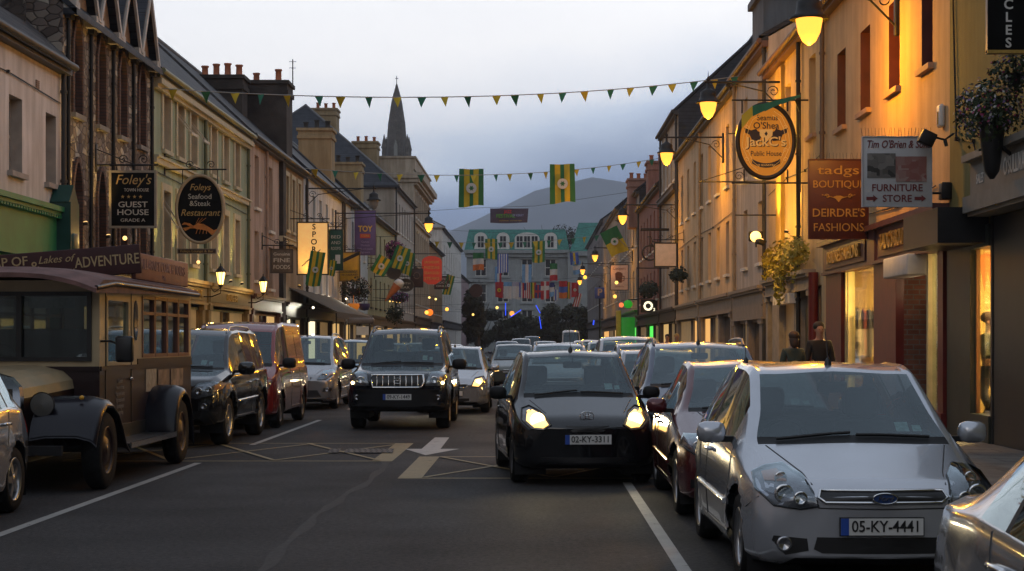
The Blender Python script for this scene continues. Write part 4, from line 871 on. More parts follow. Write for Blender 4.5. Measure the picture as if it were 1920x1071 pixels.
SEATM = pm('seat_cloth', (.030,.031,.034), rough=.9, var=.2); PLATEW = pm('plate_white', (.62,.62,.60), rough=.4, var=.06); PLATEB = pm('plate_blue', (.02,.07,.35), rough=.4)
SEGS = [2,2,2,5,4,3,1,5,2,4,3]
def wheel_mesh(Rw, wd, style):
    t = MB(); Ri = Rw*(.66 if style != 'old' else .62)
    t.lathe([(Ri,-wd/2+.01),(Rw*.9,-wd/2),(Rw*.97,-wd/2+.025),(Rw,-wd/2+.05),(Rw,wd/2-.05),(Rw*.97,wd/2-.025),(Rw*.9,wd/2),(Ri,wd/2-.01)], (0,0,0), 'x', 36)
    q = MB(); q.lathe([(Ri,-wd/2+.012),(Ri*.97,-wd/2+.004),(Ri*.90,-wd/2+.03),(Ri*.88,wd/2-.01)], (0,0,0), 'x', 32)
    q.lathe([(Ri*.9,0.02),(.02,0.02)], (0,0,0), 'x', 24, 1)
    n = {'five': 5, 'seven': 7, 'ten': 10, 'disc': 0, 'old': 0}[style]
    q.lathe([(0.001,-wd/2+.012),(Ri*.24,-wd/2+.014),(Ri*.27,-wd/2+.05),(Ri*.27,0.0)], (0,0,0), 'x', 20)
    for k in range(n):
        a = 2*PI*k/n; c, s_ = math.cos(a), math.sin(a); h = Ri*(.17 if n <= 5 else .11)
        def P(r, o, x): return (x, r*c-o*s_, r*s_+o*c)
        r0, r1 = Ri*.2, Ri*.93
        q.add([P(r0,-h,-wd/2+.015),P(r0,h,-wd/2+.015),P(r1,h*.75,-wd/2+.03),P(r1,-h*.75,-wd/2+.03),P(r0,-h,-wd/2+.06),P(r0,h,-wd/2+.06),P(r1,h*.75,-wd/2+.06),P(r1,-h*.75,-wd/2+.06)], [(0,1,2,3),(0,3,7,4),(1,5,6,2),(4,7,6,5)])
    if style in ('disc', 'old'):
        q.lathe([(Ri*.92,-wd/2+.03),(Ri*.6,-wd/2+.05),(Ri*.5,-wd/2+.02),(0.001,-wd/2+.015)], (0,0,0), 'x', 28)
    return t, q
def car(name, label, x, y, sp, paint, yaw=0, group=None, cat='car', plate=None, plate_rot=0, lit=(), detail=2):
    L = sp['L']; Wm = sp['W']/2
    root = thing(name, label, cat, (x, y+L/2, 0), yaw, group)
    def put(mb, nm, mats, parent=None): 
        mb.v = [v-Vector((0, L/2, 0)) for v in mb.v]; return mb.build(nm, mats, parent or root)
    T, S_, B, WF, G = sp['T'], sp['S'], sp['B'], sp['WF'], sp['G']
    cowl, head, rhead, rbase = sp['cabin']; wins = sp['wins']
    # stations
    must = {0, L, cowl+.03, head-.02, rhead+.03, rbase-.05, *[a for w_ in wins for a in w_], .012,.03,.06,.1,.16, L-.012,L-.03,L-.06,L-.1,L-.16}
    st = sorted(must); ys = []
    step = .055 if detail > 1 else .12
    for a, b in zip(st, st[1:]):
        n = max(1, int((b-a)/step)); ys += [a+(b-a)*k/n for k in range(n)]
    ys.append(L)
    bf, br = sp.get('bow', (.14,.10))
    def warp(px, py):
        u = (px/Wm)**2
        kf = max(0, 1-py/(head+.9)); kr = max(0, 1-(L-py)/(L-rhead+.6))
        return py+bf*u*kf**1.2*1.0-br*u*kr
    segs = SEGS if detail > 1 else [1,1,1,3,3,2,1,3,1,3,2]
    rowkey = [0]
    for n in segs: rowkey.append(rowkey[-1]+n)
    grid = []
    for yy in ys:
        w_ = Wm*smooth(WF, yy); b_ = smooth(B, yy); s_ = smooth(S_, yy); t_ = max(smooth(T, yy), s_+.012); g_ = Wm*smooth(G, yy, .1)
        h = t_-s_; m = s_-b_
        hi = min(1, h/.25)
        K = [(0,b_),(w_*.80,b_),(w_*.955,b_+.04),(w_*.985,b_+.14*m/.7),(w_,b_+m*.50),(w_*.985,s_-.16*m/.7),(w_*.95,s_-.02),(w_*(.935-.0*hi),s_+.0),
             (g_+.015*hi+(1-hi)*(w_*.9-g_)*.6, s_+h*(.90*hi+.55*(1-hi))),(g_-.055*hi, s_+h*(.955*hi+.8*(1-hi))),(g_*.62, t_-.018*hi-h*.06*(1-hi)),(0,t_)]
        row = []
        for i, n in enumerate(segs):
            p0 = K[max(i-1, 0)]; p1 = K[i]; p2 = K[i+1]; p3 = K[min(i+2, 11)]
            if i == 0: p0 = (-K[1][0], K[1][1])
            if i == 10: p3 = (-K[10][0], K[10][1])
            for k in range(n):
                t = k/n
                if i in (0, 6, 7): q = (p1[0]+(p2[0]-p1[0])*t, p1[1]+(p2[1]-p1[1])*t)
                else: q = (crom(p0[0],p1[0],p2[0],p3[0],t), crom(p0[1],p1[1],p2[1],p3[1],t))
                row.append(q)
        row.append(K[-1]); grid.append(row)
    nr = len(grid[0]); ns = len(ys)
    ax = sp['axles']; RW = sp['tyre']; RA = RW+sp.get('archgap', .055); cz = RW
    flare = sp.get('flare', .015)
    def V(i, j, sgn):
        px, pz = grid[i][j]; py = warp(px, ys[i])
        for a in ax:
            if j <= rowkey[6]+1 and px > Wm*.55:
                dy, dz = py-a, pz-cz; d = math.hypot(dy, dz)
                if RA-.0 < d < RA+.13: px += flare*(1-(d-RA)/.13)
                if d < 1e-6: continue
                if abs(d-RA) < step*.62: k = RA/d; py, pz = a+dy*k, max(cz+dz*k, grid[i][0][1])
        return Vector((px*sgn, py, pz))
    body = MB(); glass = {}
    def inside(vs): 
        return any(all(math.hypot(v.y-a, v.z-cz) <= RA*1.004 and abs(v.x) > Wm*.55 for v in vs) for a in ax)
    gk7, gk8, gk9 = rowkey[7], rowkey[8], rowkey[9]
    for sgn in (-1, 1):
        P = [[V(i, j, sgn) for j in range(nr)] for i in range(ns)]
        base = len(body.v); body.v += [p for r_ in P for p in r_]
        for i in range(ns-1):
            ym = (ys[i]+ys[i+1])/2
            for j in range(nr-1):
                vs = [P[i][j],P[i+1][j],P[i+1][j+1],P[i][j+1]]
                if inside(vs): continue
                key = None
                if gk7 <= j < gk8:
                    for n_, (a, b) in enumerate(wins):
                        if a < ym < b: key = ('side_window', sgn, n_)
                elif j >= gk9:
                    if cowl+.03 < ym < head-.02: key = ('windscreen', 0, 0)
                    elif rhead+.03 < ym < rbase-.05: key = ('rear_window', 0, 0)
                idx = [base+i*nr+j, base+(i+1)*nr+j, base+(i+1)*nr+j+1, base+i*nr+j+1]
                if sgn > 0: idx.reverse()
                if key:
                    g = glass.setdefault(key, MB()); vv = vs if sgn < 0 else vs[::-1]
                    g.add(vv, [(0,1,2,3)], 0, True)
                else:
                    mt = 1 if j < rowkey[sp.get('clad', 1)] else 0
                    if gk7 <= j < gk8 and wins[0][0] < ym < wins[-1][1]: mt = 1
                    if cowl-.06 < ym < cowl+.03 and j >= gk9: mt = 1
                    body.f.append(idx); body.m.append(mt); body.sm.append(True)
    # nose and tail caps
    for i, dirn in ((0, -1), (ns-1, 1)):
        N = 10; pts = []
        for j in range(nr):
            px, pz = grid[i][j]
            for k in range(N+1):
                xx = px*(-1+2*k/N); pts.append(Vector((xx, warp(xx, ys[i]), pz)))
        F = []
        for j in range(nr-1):
            for k in range(N):
                q = (j*(N+1)+k, j*(N+1)+k+1, (j+1)*(N+1)+k+1, (j+1)*(N+1)+k)
                F.append(q if dirn < 0 else q[::-1])
        body.add(pts, F, 0, True)
    bvh = BVHTree.FromPolygons([tuple(v) for v in body.v], body.f)
    bo = put(body, 'body', [paint, PLASTIC])
    bm = bmesh.new(); bm.from_mesh(bo.data); bmesh.ops.remove_doubles(bm, verts=bm.verts[:], dist=.0008)
    bmesh.ops.recalc_face_normals(bm, faces=bm.faces[:]); bm.to_mesh(bo.data); bm.free()
    for (nm, s_, n_), g in glass.items():
        o = put(g, nm, CARGLASS)
        bm = bmesh.new(); bm.from_mesh(o.data); bmesh.ops.remove_doubles(bm, verts=bm.verts[:], dist=.0008); bm.to_mesh(o.data); bm.free()
    # wheels and wells
    wt, wr = wheel_mesh(RW, sp.get('tw', .2), sp.get('rim', 'five'))
    well = MB()
    tm = wt.build('wheel', RUBBER, root); rm = wr.build('rim', [sp.get('rimmat', ALLOY), BLACK], tm)
    first = True
    for a in ax:
        for sgn in (-1, 1):
            xo = Wm-sp.get('tw', .2)/2-.035
            if first: o = tm; first = False
            else: o = copy_tree(tm, root)
            o.location = (sgn*xo, a-L/2, RW); o.rotation_euler = (0, 0, PI if sgn > 0 else 0)
            n = 14; xa, xb = sgn*(Wm-.05), sgn*(Wm-.40)
            ring = [(a+(RA+.004)*math.cos(PI*k/n), cz+(RA+.004)*math.sin(PI*k/n)) for k in range(n+1)]
            ring = [(a+RA+.004, cz-.18)]+ring+[(a-RA-.004, cz-.18)]
            well.add([(xa, *p) for p in ring]+[(xb, *p) for p in ring], [(k, k+1, len(ring)+k+1, len(ring)+k) for k in range(len(ring)-1)])
            well.add([(xb, *p) for p in ring], [tuple(range(len(ring)))])
    zb = lerp(B, L/2)
    well.box(-Wm*.78, Wm*.78, ax[0]-.55*RA, ax[1]+.5*RA, zb-.03, zb+.12)
    well.box(-Wm*.5, Wm*.5, ax[0]-.03, ax[0]+.03, RW-.05, RW+.05); well.box(-Wm*.5, Wm*.5, ax[1]-.03, ax[1]+.03, RW-.05, RW+.05)
    put(well, 'underbody', PLASTIC)
    # interior
    bl = lerp(S_, head); q = MB()
    q.bbox(-Wm*.84, Wm*.84, cowl+.10, cowl+.62, bl-.35, bl-.03, .05); q.box(-Wm*.84, Wm*.84, cowl+.1, rbase-.25, zb+.12, zb+.2)
    q.box(-Wm*.84, Wm*.84, max(rhead-.25, head+1.3), rbase-.2, zb+.2, bl-.06)
    put(q, 'dashboard', PLASTIC)
    for sgn in (-1, 1):
        q = MB(); sy = head+.45; sxx = sgn*Wm*.43; hz = sp['H']
        q.bbox(sxx-.24, sxx+.24, sy+.18, sy+.34, zb+.3, hz-.45, .07); q.bbox(sxx-.13, sxx+.13, sy+.26, sy+.36, hz-.43, hz-.20, .05); q.bbox(sxx-.25, sxx+.25, sy-.35, sy+.2, zb+.2, zb+.45, .06)
        put(q, 'seat', SEATM)
    q = MB(); c = (-Wm*.43, cowl+.62, bl+.02); q.tube([(c[0]+.18*math.cos(a*PI/9), c[1]+.05*math.sin(a*PI/9), c[2]-.06+.18*math.sin(a*PI/9)) for a in range(19)], .016, 6)
    put(q, 'steering_wheel', PLASTIC)
    if detail > 1:
        for xx, sz in ((.44*Wm,.075),(.56*Wm,.05)):
            q = MB(); A = []
            for yy_ in (cowl+.12, cowl+.12+sz*1.3):
                zz_ = smooth(T, yy_)-.035; A += [(xx-sz*.6, warp(xx, yy_), zz_), (xx+sz*.6, warp(xx, yy_), zz_)]
            q.add(A, [(0,1,3,2)]); put(q, 'tax_disc', pm('tax_disc', (.25,.42,.42), rough=.6, var=.3, scale=30))
        q = MB(); q.bbox(-Wm*.8, Wm*.8, rbase-.75-.2, rbase-.6-.2, zb+.3, bl+.12, .06)
        for sgn in (-1,1): q.bbox(sgn*Wm*.45-.12, sgn*Wm*.45+.12, rbase-.9, rbase-.82, bl+.12, bl+.28, .04)
        put(q, 'rear_seat', SEATM)
        q = MB(); zt = lerp(T, head); q.bbox(-.11, .11, head+.02, head+.06, zt-.17, zt-.09, .02); q.tube([(0,head+.03,zt-.1),(0,head,zt-.02)], .01, 5); put(q, 'interior_mirror', PLASTIC)
    # projections onto the skin
    def hit(px, pz, off=.004, frm='front'):
        if frm == 'front': o, d = Vector((px, -3, pz)), Vector((0,1,0))
        elif frm == 'rear': o, d = Vector((px, L+3, pz)), Vector((0,-1,0))
        else: o, d = Vector((3*frm, px, pz)), Vector((-frm,0,0))
        loc, nrm, i_, ds = bvh.ray_cast(o, d)
        if loc is None:
            loc, nrm, i_, ds = bvh.find_nearest(Vector((px, .4, pz)) if frm == 'front' else Vector((px, L-.3, pz)) if frm == 'rear' else Vector((Wm*frm, px, pz)))
        if nrm.dot(d) > 0: nrm = -nrm
        return loc+nrm*off
    def patch(poly, off=.006, dome=0, frm='front', rings=5, mat=0, mb=None):
        mb = mb or MB(); n = len(poly); D = []
        for (a, b) in zip(poly, poly[1:]+poly[:1]):
            k = max(1, int(math.hypot(a[0]-b[0], a[1]-b[1])/.05)); D += [(a[0]+(b[0]-a[0])*t/k, a[1]+(b[1]-a[1])*t/k) for t in range(k)]
        n = len(D); cx = sum(p[0] for p in D)/n; cz_ = sum(p[1] for p in D)/n; vs = []
        for r_ in range(rings+1):
            f = 1-r_/(rings+.25)
            for p in D: vs.append(hit(cx+(p[0]-cx)*f, cz_+(p[1]-cz_)*f, off+dome*(1-f*f), frm))
        back = [hit(p[0], p[1], -.01, frm) for p in D]
        F = [(r_*n+k, r_*n+(k+1)%n, (r_+1)*n+(k+1)%n, (r_+1)*n+k) for r_ in range(rings) for k in range(n)]+[tuple(rings*n+k for k in range(n))]
        mb.add(vs, F, mat, True)
        mb.add(vs[:n]+back, [(k, n+k, n+(k+1)%n, (k+1)%n) for k in range(n)], mat)
        return mb
    def mir(poly): return [(-p[0], p[1]) for p in poly][::-1]
    def line(pts, frm, r=.006, off=.001, mb=None, mat=0):
        D = []
        for a, b in zip(pts, pts[1:]):
            k = max(1, int(math.hypot(a[0]-b[0], a[1]-b[1])/.06)); D += [(a[0]+(b[0]-a[0])*t/k, a[1]+(b[1]-a[1])*t/k) for t in range(k)]
        D.append(pts[-1]); mb = mb or MB(); mb.tube([hit(p[0], p[1], off, frm) for p in D], r, 5, mat); return mb
    fr = sp.get('front', {})
    for s_, nm in ((1, 'a'), (-1, 'b')):
        for hp in fr.get('head', []):
            pol = hp if s_ > 0 else mir(hp)
            litm = 'head' in lit
            hq = patch(pol, .004, .0); line(pol+[pol[0]], 'front', .008, .010, hq, 1); h_ = put(hq, 'headlight', [LAMPDK, BLACK])
            if litm:
                cx_ = sum(p_[0] for p_ in pol)/len(pol); cz_ = sum(p_[1] for p_ in pol)/len(pol)
                put(patch([(cx_+(a-cx_)*.74-s_*.015, cz_+(b-cz_)*.74-.01) for a, b in pol], .012, .015), 'lit_lens', LITLENS, h_)
            for (bx, bz, br_, kind) in fr.get('bulbs', []):
                c = hit(s_*bx, bz, .012)
                q = MB(); q.lathe([(br_,-.0),(br_*.92,-.012),(br_*.6,.004),(.001,.012)] if not (litm and kind == 'main') else [(br_,0),(br_*.8,-.02),(br_*.4,-.03),(.001,-.033)], (0,0,0), 'y', 20); q.xf(Matrix.Translation(c-Vector((0,.01,0))))
                put(q, 'reflector' if kind != 'amber' else 'indicator', LITHEAD if (litm and kind == 'main') else LITSMALL if ('side' in lit and kind == 'small') else AMBER if kind == 'amber' else CHROME, h_)
            for ap in fr.get('amber', []): put(patch(ap if s_ > 0 else mir(ap), .010), 'indicator', pm('clear_amber', (.40,.16,.06), rough=.25), h_)
            if not litm: put(patch(pol, .022, .02), 'lens', LENS, h_)
        for fp in fr.get('fog', []):
            fo = put(patch(fp if s_ > 0 else mir(fp), .004), 'fog_light', BLACK)
            cx_ = sum(p[0] for p in fp)/len(fp); cz_ = sum(p[1] for p in fp)/len(fp)
            q = MB(); c = hit(s_*cx_*(fr.get('fogk', 1)), cz_, .012); q.lathe([(.05,0),(.045,-.012),(.03,0),(.001,.006)], (0,0,0), 'y', 16); q.xf(Matrix.Translation(c)); put(q, 'lens', LAMPIN, fo)
    for g in fr.get('grille', []):
        go = put(patch(g[0], .005), 'grille', BLACK)
        q = MB(); xs_ = [p[0] for p in g[0]]; zs_ = [p[1] for p in g[0]]
        if g[1] == 'frame': line(g[0]+[g[0][0]], 'front', .011, .008, q)
        if g[1] == 'bars':
            line(g[0]+[g[0][0]], 'front', .022, .012, q)
            n = 9
            for k in range(1, n):
                xx = min(xs_)+(max(xs_)-min(xs_))*k/n; line([(xx, min(zs_)+.02), (xx, max(zs_)-.02)], 'front', .012, .012, q)
        if g[1] == 'slats':
            for k in range(1, 4):
                zz = min(zs_)+(max(zs_)-min(zs_))*k/4; line([(min(xs_)*.9, zz), (max(xs_)*.9, zz)], 'front', .012, .01, q)
        if q.v: put(q, 'grille_trim', CHROME, go)
    q = MB()
    for ln in fr.get('lines', [[(.40,.72),(.44,.80),(.58,.93)]]): line(ln, 'front', .005, .0, q); line(mir(ln), 'front', .005, .0, q)
    put(q, 'bonnet_seam', BLACK)
    for g in fr.get('lower', []): put(patch(g, .004), 'lower_intake', BLACK)
    for g in fr.get('bumper', []): put(patch(g, .02, .0), 'bumper', PLASTIC)
    bd = fr.get('badge')
    if bd:
        c = hit(bd[0], bd[1], .02); q = MB()
        if bd[2] == 'oval':
            q.disc((c.x, c.y, c.z), .075, .032, t=.012); q.tube([(c.x+.076*math.cos(a*PI/12), c.y-.004, c.z+.033*math.sin(a*PI/12)) for a in range(25)], .005, 5, 1)
            bo_ = put(q, 'badge', [pm('badge_blue', (.02,.05,.16), rough=.3), CHROME])
            t_ = text('Ford', .05, CHROME, bo_, (c.x, c.y-.004-L/2, c.z), 'front', shear=.3, world=False)
        elif bd[2] == 'rings':
            for rx, rz, dz in ((.075,.05,0),(.045,.024,.026),(.020,.049,0)): q.tube([(c.x+rx*math.cos(a*PI/12), c.y, c.z+dz+rz*math.sin(a*PI/12)) for a in range(25)], .006, 5)
            put(q, 'badge', CHROME)
        else: q.lathe([(.04,0),(.03,-.01),(.001,-.012)], (0,0,0), 'y', 16); q.xf(Matrix.Translation(c)); put(q, 'badge', CHROME)
    pl = fr.get('plate')
    if pl:
        px_, pz_ = pl; yb = min(hit(px_+dx, pz_, .012).y for dx in (-.26,-.13,0,.13,.26))-.006
        q = MB(); q.box(px_-.262, px_+.262, yb-.008, yb, pz_-.058, pz_+.058, 1); q.box(px_-.255, px_+.255, yb-.011, yb-.0085, pz_-.052, pz_+.052, 0); q.box(px_-.255, px_-.205, yb-.013, yb-.0115, pz_-.052, pz_+.052, 2)
        po = put(q, 'number_plate', [PLATEW, PLASTIC, PLATEB])
        if plate: text(plate, .098, BLACK, po, (px_+.025, yb-.013-L/2, pz_), 'front', width=.41, bold=.008, world=False)
    # wipers, washer jets, aerial
    q = MB()
    if detail > 1:
        for a, b in ((-.62,-.02),(.02,.62)):
            pts = [(Wm*(a+(b-a)*k/6), 0) for k in range(7)]
            W3 = []
            for k, (px_, _) in enumerate(pts):
                loc, *_r = bvh.ray_cast(Vector((px_, cowl+.0+.03*k/6, 4)), Vector((0,0,-1)))
                W3.append((loc if loc else Vector((px_, cowl, lerp(T, cowl))))+Vector((0,0,.02)))
            q.tube(W3, .011, 5)
        put(q, 'wiper', BLACK)
        q = MB(); zt = lerp(T, head+.15); yA = sp.get('aerial', head+.2); zt = smooth(T, yA); q.lathe([(.03,zt-.01),(.02,zt+.03),(.006,zt+.05)], (0,yA,0), n=10); q.tube([(0,yA,zt+.04),(0.0,yA+.12,zt+.04+sp.get('aerial_len', .3))], .004, 5)
        if sp.get('aerial_len', .3) > 0: put(q, 'aerial', BLACK)
    # doors, handles, mouldings
    for sgn in (-1, 1):
        q = MB()
        for ln in sp.get('seams', []): line(ln, sgn, .005, .0, q)
        if q.v: put(q, 'door_seam', BLACK)
        for (hy_, hz_) in sp.get('handles', []):
            c = hit(hy_, hz_, .02, sgn); q = MB(); q.bbox(c.x-.018, c.x+.018, c.y-.09, c.y+.09, c.z-.014, c.z+.014, .01); put(q, 'door_handle', sp.get('handlemat', paint))
        if sp.get('mould'): put(line([(ax[0]+RA+.08, sp['mould']), (ax[1]-RA-.08, sp['mould']+.02)], sgn, .022, .004), 'side_moulding', sp.get('mouldmat', paint))
        my = wins[0][0]+.05+sp.get('mdy', 0); mz = lerp(S_, my)+.085
        q = MB(); ms = sp.get('mirror', 1.0); xm = Wm*.97+.10*ms
        q.bbox(sgn*(xm-.10*ms), sgn*(xm+.10*ms), my-.09*ms, my+.05*ms, mz-.075*ms, mz+.075*ms, .055*ms); q.box(sgn*(Wm*.90), sgn*(xm-.06), my-.03, my+.03, mz-.07, mz-.03, 1)
        mo = put(q, 'door_mirror', [sp.get('mirmat', paint), PLASTIC])
        if sp.get('rails'):
            a_, b_ = head+.15, rhead-.1; pts = []
            for k in range(9):
                yy = a_+(b_-a_)*k/8; xx = Wm*smooth(G, yy)*.93
                loc, *_r = bvh.ray_cast(Vector((sgn*xx, yy, 4)), Vector((0,0,-1))); zt = loc.z if loc else lerp(T, yy)
                pts.append((sgn*xx, yy, zt+(.055 if 0 < k < 8 else .0)))
            q = MB(); q.tube(pts, .02, 6); put(q, 'roof_rail', sp['rails'])
        tl = sp.get('tail')
        if tl:
            pol = tl if sgn > 0 else mir(tl); put(patch(pol, .008, .02, 'rear'), 'tail_light', REDL)
    q = MB(); q.box(-.26, .26, L+.0, L+.012, sp.get('rplate', .75)-.055, sp.get('rplate', .75)+.055); put(q, 'rear_plate', pm('plate_yellowish', (.5,.5,.42)))
    if 'head' in lit:
        for s_ in (-1, 1):
            for (bx, bz, br_, kind) in fr.get('bulbs', [])[:1]:
                c = hit(s_*bx, bz, .08); ld = bpy.data.lights.new('headlamp_beam', 'SPOT'); ld.energy = sp.get('beam', 60)*.3; ld.spot_size = R(95); ld.spot_blend = .8; ld.color = (1,.82,.5); ld.shadow_soft_size = .05
                lo = bpy.data.objects.new('headlamp_beam', ld); link(lo, root); lo.location = (c.x, c.y-L/2, c.z); lo.rotation_euler = (R(90-9), 0, PI)
    return root

# --- body shapes ------------------------------------------------------------
def hatch(L=3.92, W=1.68, H=1.45, cowl=.98, head=1.72, f=.82, wb=2.49, **k):
    r = L-.0
    d = dict(L=L, W=W, H=H, tyre=.30, tw=.19, axles=(f, f+wb), cabin=(cowl, head, L-.72, L-.30),
        T=[(0,.64),(.03,.70),(.12,.765),(cowl-.02,.985),(cowl,.995),(head,H-.05),(head+.25,H-.012),(head+.8,H),(L-1.0,H-.03),(L-.62,H-.12),(L-.30,.98),(L-.10,.86),(L,.62)],
        S=[(0,.58),(.03,.64),(.12,.70),(cowl,.90),(head+.5,.94),(L-.9,.99),(L-.35,.97),(L-.12,.84),(L,.56)],
        B=[(0,.255),(.08,.20),(.3,.185),(L-.3,.2),(L-.06,.28),(L,.34)],
        WF=[(0,.80),(.03,.86),(.12,.92),(.35,.965),(1.0,.99),(1.5,1),(L-1.1,1),(L-.5,.97),(L-.12,.90),(L,.80)],
        G=[(0,.66),(.3,.74),(cowl,.80),(head,.69),(head+.8,.69),(L-.9,.67),(L-.3,.74),(L,.66)],
        wins=[(cowl+.38, head+.62),(head+.72, L-.95),(L-.90, L-.62)], tail=[(.56,.98),(.74,1.0),(.78,.72),(.62,.70)],
        seams=[[(cowl+.12,.35),(cowl+.10,.60),(cowl+.28,.92)],[(head+.67,.30),(head+.67,.93)],[(L-1.15,.62),(L-.98,.95)],[(cowl+.14,.30),(L-1.35,.30)]],
        handles=[(head+.48,.80),(L-1.15,.84)])
    dz = k.pop('drop', 0)
    if dz: d['T'] = [(a, b-dz*(1 if 0 < a <= cowl else 0)) for a, b in d['T']]; d['S'] = [(a, b-dz*(1 if 0 < a <= cowl else 0)) for a, b in d['S']]
    d.update(k); return d
def suv(L=4.75, W=1.88, H=1.86, cowl=1.18, head=1.85, f=.90, wb=2.79, **k):
    d = dict(L=L, W=W, H=H, tyre=.385, tw=.25, axles=(f, f+wb), cabin=(cowl, head, L-.45, L-.18), archgap=.07, flare=.035,
        T=[(0,.86),(.03,.96),(.10,1.02),(.4,1.08),(cowl-.02,1.17),(cowl,1.18),(head,H-.10),(head+.25,H-.03),(head+.9,H-.0),(L-.7,H-.02),(L-.38,H-.06),(L-.17,1.22),(L-.06,1.1),(L,.75)],
        S=[(0,.80),(.03,.90),(.10,.96),(.4,1.01),(cowl,1.08),(head+.5,1.10),(L-.7,1.13),(L-.2,1.15),(L-.06,1.0),(L,.7)],
        B=[(0,.42),(.1,.33),(.5,.34),(L-.5,.36),(L-.1,.42),(L,.5)],
        WF=[(0,.84),(.03,.89),(.12,.94),(.35,.975),(1.0,.985),(1.5,.985),(L-1.1,.985),(L-.4,.97),(L-.1,.92),(L,.86)],
        G=[(0,.74),(.3,.80),(cowl,.84),(head,.715),(head+.8,.71),(L-.9,.70),(L-.3,.74),(L,.70)],
        wins=[(cowl+.36, head+.72),(head+.82, L-1.35),(L-1.25, L-.5)], tail=[(.72,1.15),(.88,1.15),(.9,.8),(.76,.8)],
        seams=[[(cowl+.12,.45),(cowl+.12,.75),(cowl+.25,1.06)],[(head+.77,.45),(head+.77,1.08)],[(L-1.55,.85),(L-1.30,1.1)],[(cowl+.14,.43),(L-1.7,.43)]],
        handles=[(head+.58,.93),(L-1.5,.95)], mirror=1.35, mirmat=PLASTIC, bow=(.12,.05))
    d.update(k); return d
def saloon(L=4.4, W=1.72, H=1.41, cowl=1.25, head=2.0, f=.83, wb=2.67, **k):
    d = dict(L=L, W=W, H=H, tyre=.31, tw=.2, axles=(f, f+wb), cabin=(cowl, head, L-1.35, L-.62),
        T=[(0,.62),(.03,.68),(.15,.74),(cowl-.02,.955),(cowl,.965),(head,H-.045),(head+.3,H-.006),(head+.7,H),(L-1.5,H-.03),(L-1.2,H-.11),(L-.60,1.02),(L-.5,1.0),(L-.12,.96),(L-.03,.85),(L,.65)],
        S=[(0,.56),(.03,.62),(.15,.68),(cowl,.88),(head+.5,.91),(L-1,.95),(L-.2,.92),(L-.05,.82),(L,.6)],
        B=[(0,.28),(.08,.2),(.3,.18),(L-.3,.2),(L-.06,.28),(L,.34)],
        WF=[(0,.80),(.03,.86),(.12,.915),(.35,.96),(1.0,.99),(1.5,1),(L-1.1,1),(L-.5,.96),(L-.12,.90),(L,.82)],
        G=[(0,.66),(.3,.74),(cowl,.80),(head,.68),(head+.8,.68),(L-1.3,.66),(L-.6,.74),(L,.70)],
        wins=[(cowl+.40, head+.60),(head+.70, L-1.45),(L-1.40, L-1.05)], tail=[(.5,.88),(.74,.90),(.76,.70),(.52,.70)],
        seams=[[(cowl+.12,.35),(cowl+.10,.60),(cowl+.28,.90)],[(head+.65,.30),(head+.65,.90)],[(L-1.45,.62),(L-1.3,.92)],[(cowl+.14,.30),(L-1.55,.30)]],
        handles=[(head+.46,.78),(L-1.5,.81)])
    d.update(k); return d
def mpv(L=4.35, W=1.82, H=1.60, cowl=.98, head=1.85, f=.86, wb=2.64, **k):
    d = hatch(L, W, H, cowl, head, f, wb)
    d.update(T=[(0,.68),(.03,.76),(.12,.82),(cowl-.02,1.06),(cowl,1.07),(head,H-.06),(head+.3,H-.012),(head+.9,H),(L-.9,H-.03),(L-.5,H-.10),(L-.22,1.05),(L-.08,.9),(L,.65)],
        S=[(0,.62),(.03,.68),(.12,.74),(cowl,.96),(head+.5,1.0),(L-.9,1.04),(L-.3,1.02),(L-.1,.88),(L,.58)], cabin=(cowl, head, L-.58, L-.22),
        seams=[[(cowl+.14,.35),(cowl+.12,.65),(cowl+.3,.98)],[(head+.67,.30),(head+.67,1.0)],[(L-1.25,.65),(L-1.08,1.02)],[(cowl+.14,.30),(L-1.4,.30)]], handles=[(head+.48,.86),(L-1.2,.9)], tyre=.32)
    d.update(k); return d
def van(L=4.75, W=1.90, H=1.94, cowl=.72, head=1.42, f=.92, wb=3.0, **k):
    d = suv(L, W, H, cowl, head, f, wb)
    d.update(tyre=.33, tw=.21, archgap=.06, flare=.02, cabin=(cowl, head, L-.12, L-.05),
        T=[(0,.80),(.03,.9),(.10,.98),(cowl-.02,1.16),(cowl,1.18),(head,H-.16),(head+.3,H-.05),(head+.9,H),(L-.5,H-.01),(L-.16,H-.05),(L-.05,H-.25),(L,1.2)],
        S=[(0,.74),(.03,.84),(.10,.90),(cowl,1.10),(head+.5,1.14),(L-.7,1.14),(L-.05,1.12),(L,.9)],
        B=[(0,.33),(.1,.25),(L-.1,.27),(L,.4)], G=[(0,.74),(.3,.8),(cowl,.84),(head,.76),(head+.8,.78),(L-.3,.78),(L,.76)],
        WF=[(0,.84),(.03,.89),(.12,.94),(.35,.975),(1.0,.99),(L-.3,.99),(L-.06,.96),(L,.92)],
        wins=[(cowl+.30, head+.70),(head+.9, head+.92)], tail=[(.8,1.1),(.9,1.1),(.9,.7),(.82,.7)],
        seams=[[(cowl+.16,.4),(cowl+.16,.8),(cowl+.3,1.1)],[(head+.78,.35),(head+.78,1.80)],[(head+2.0,.35),(head+2.0,1.80)],[(head+.82,1.70),(head+1.96,1.70)],[(head+.82,.36),(head+1.96,.36)]], handles=[(head+.6,1.0),(head+.95,1.0)], mirror=1.3, mirmat=PLASTIC, aerial_len=0)
    d.update(k); return d

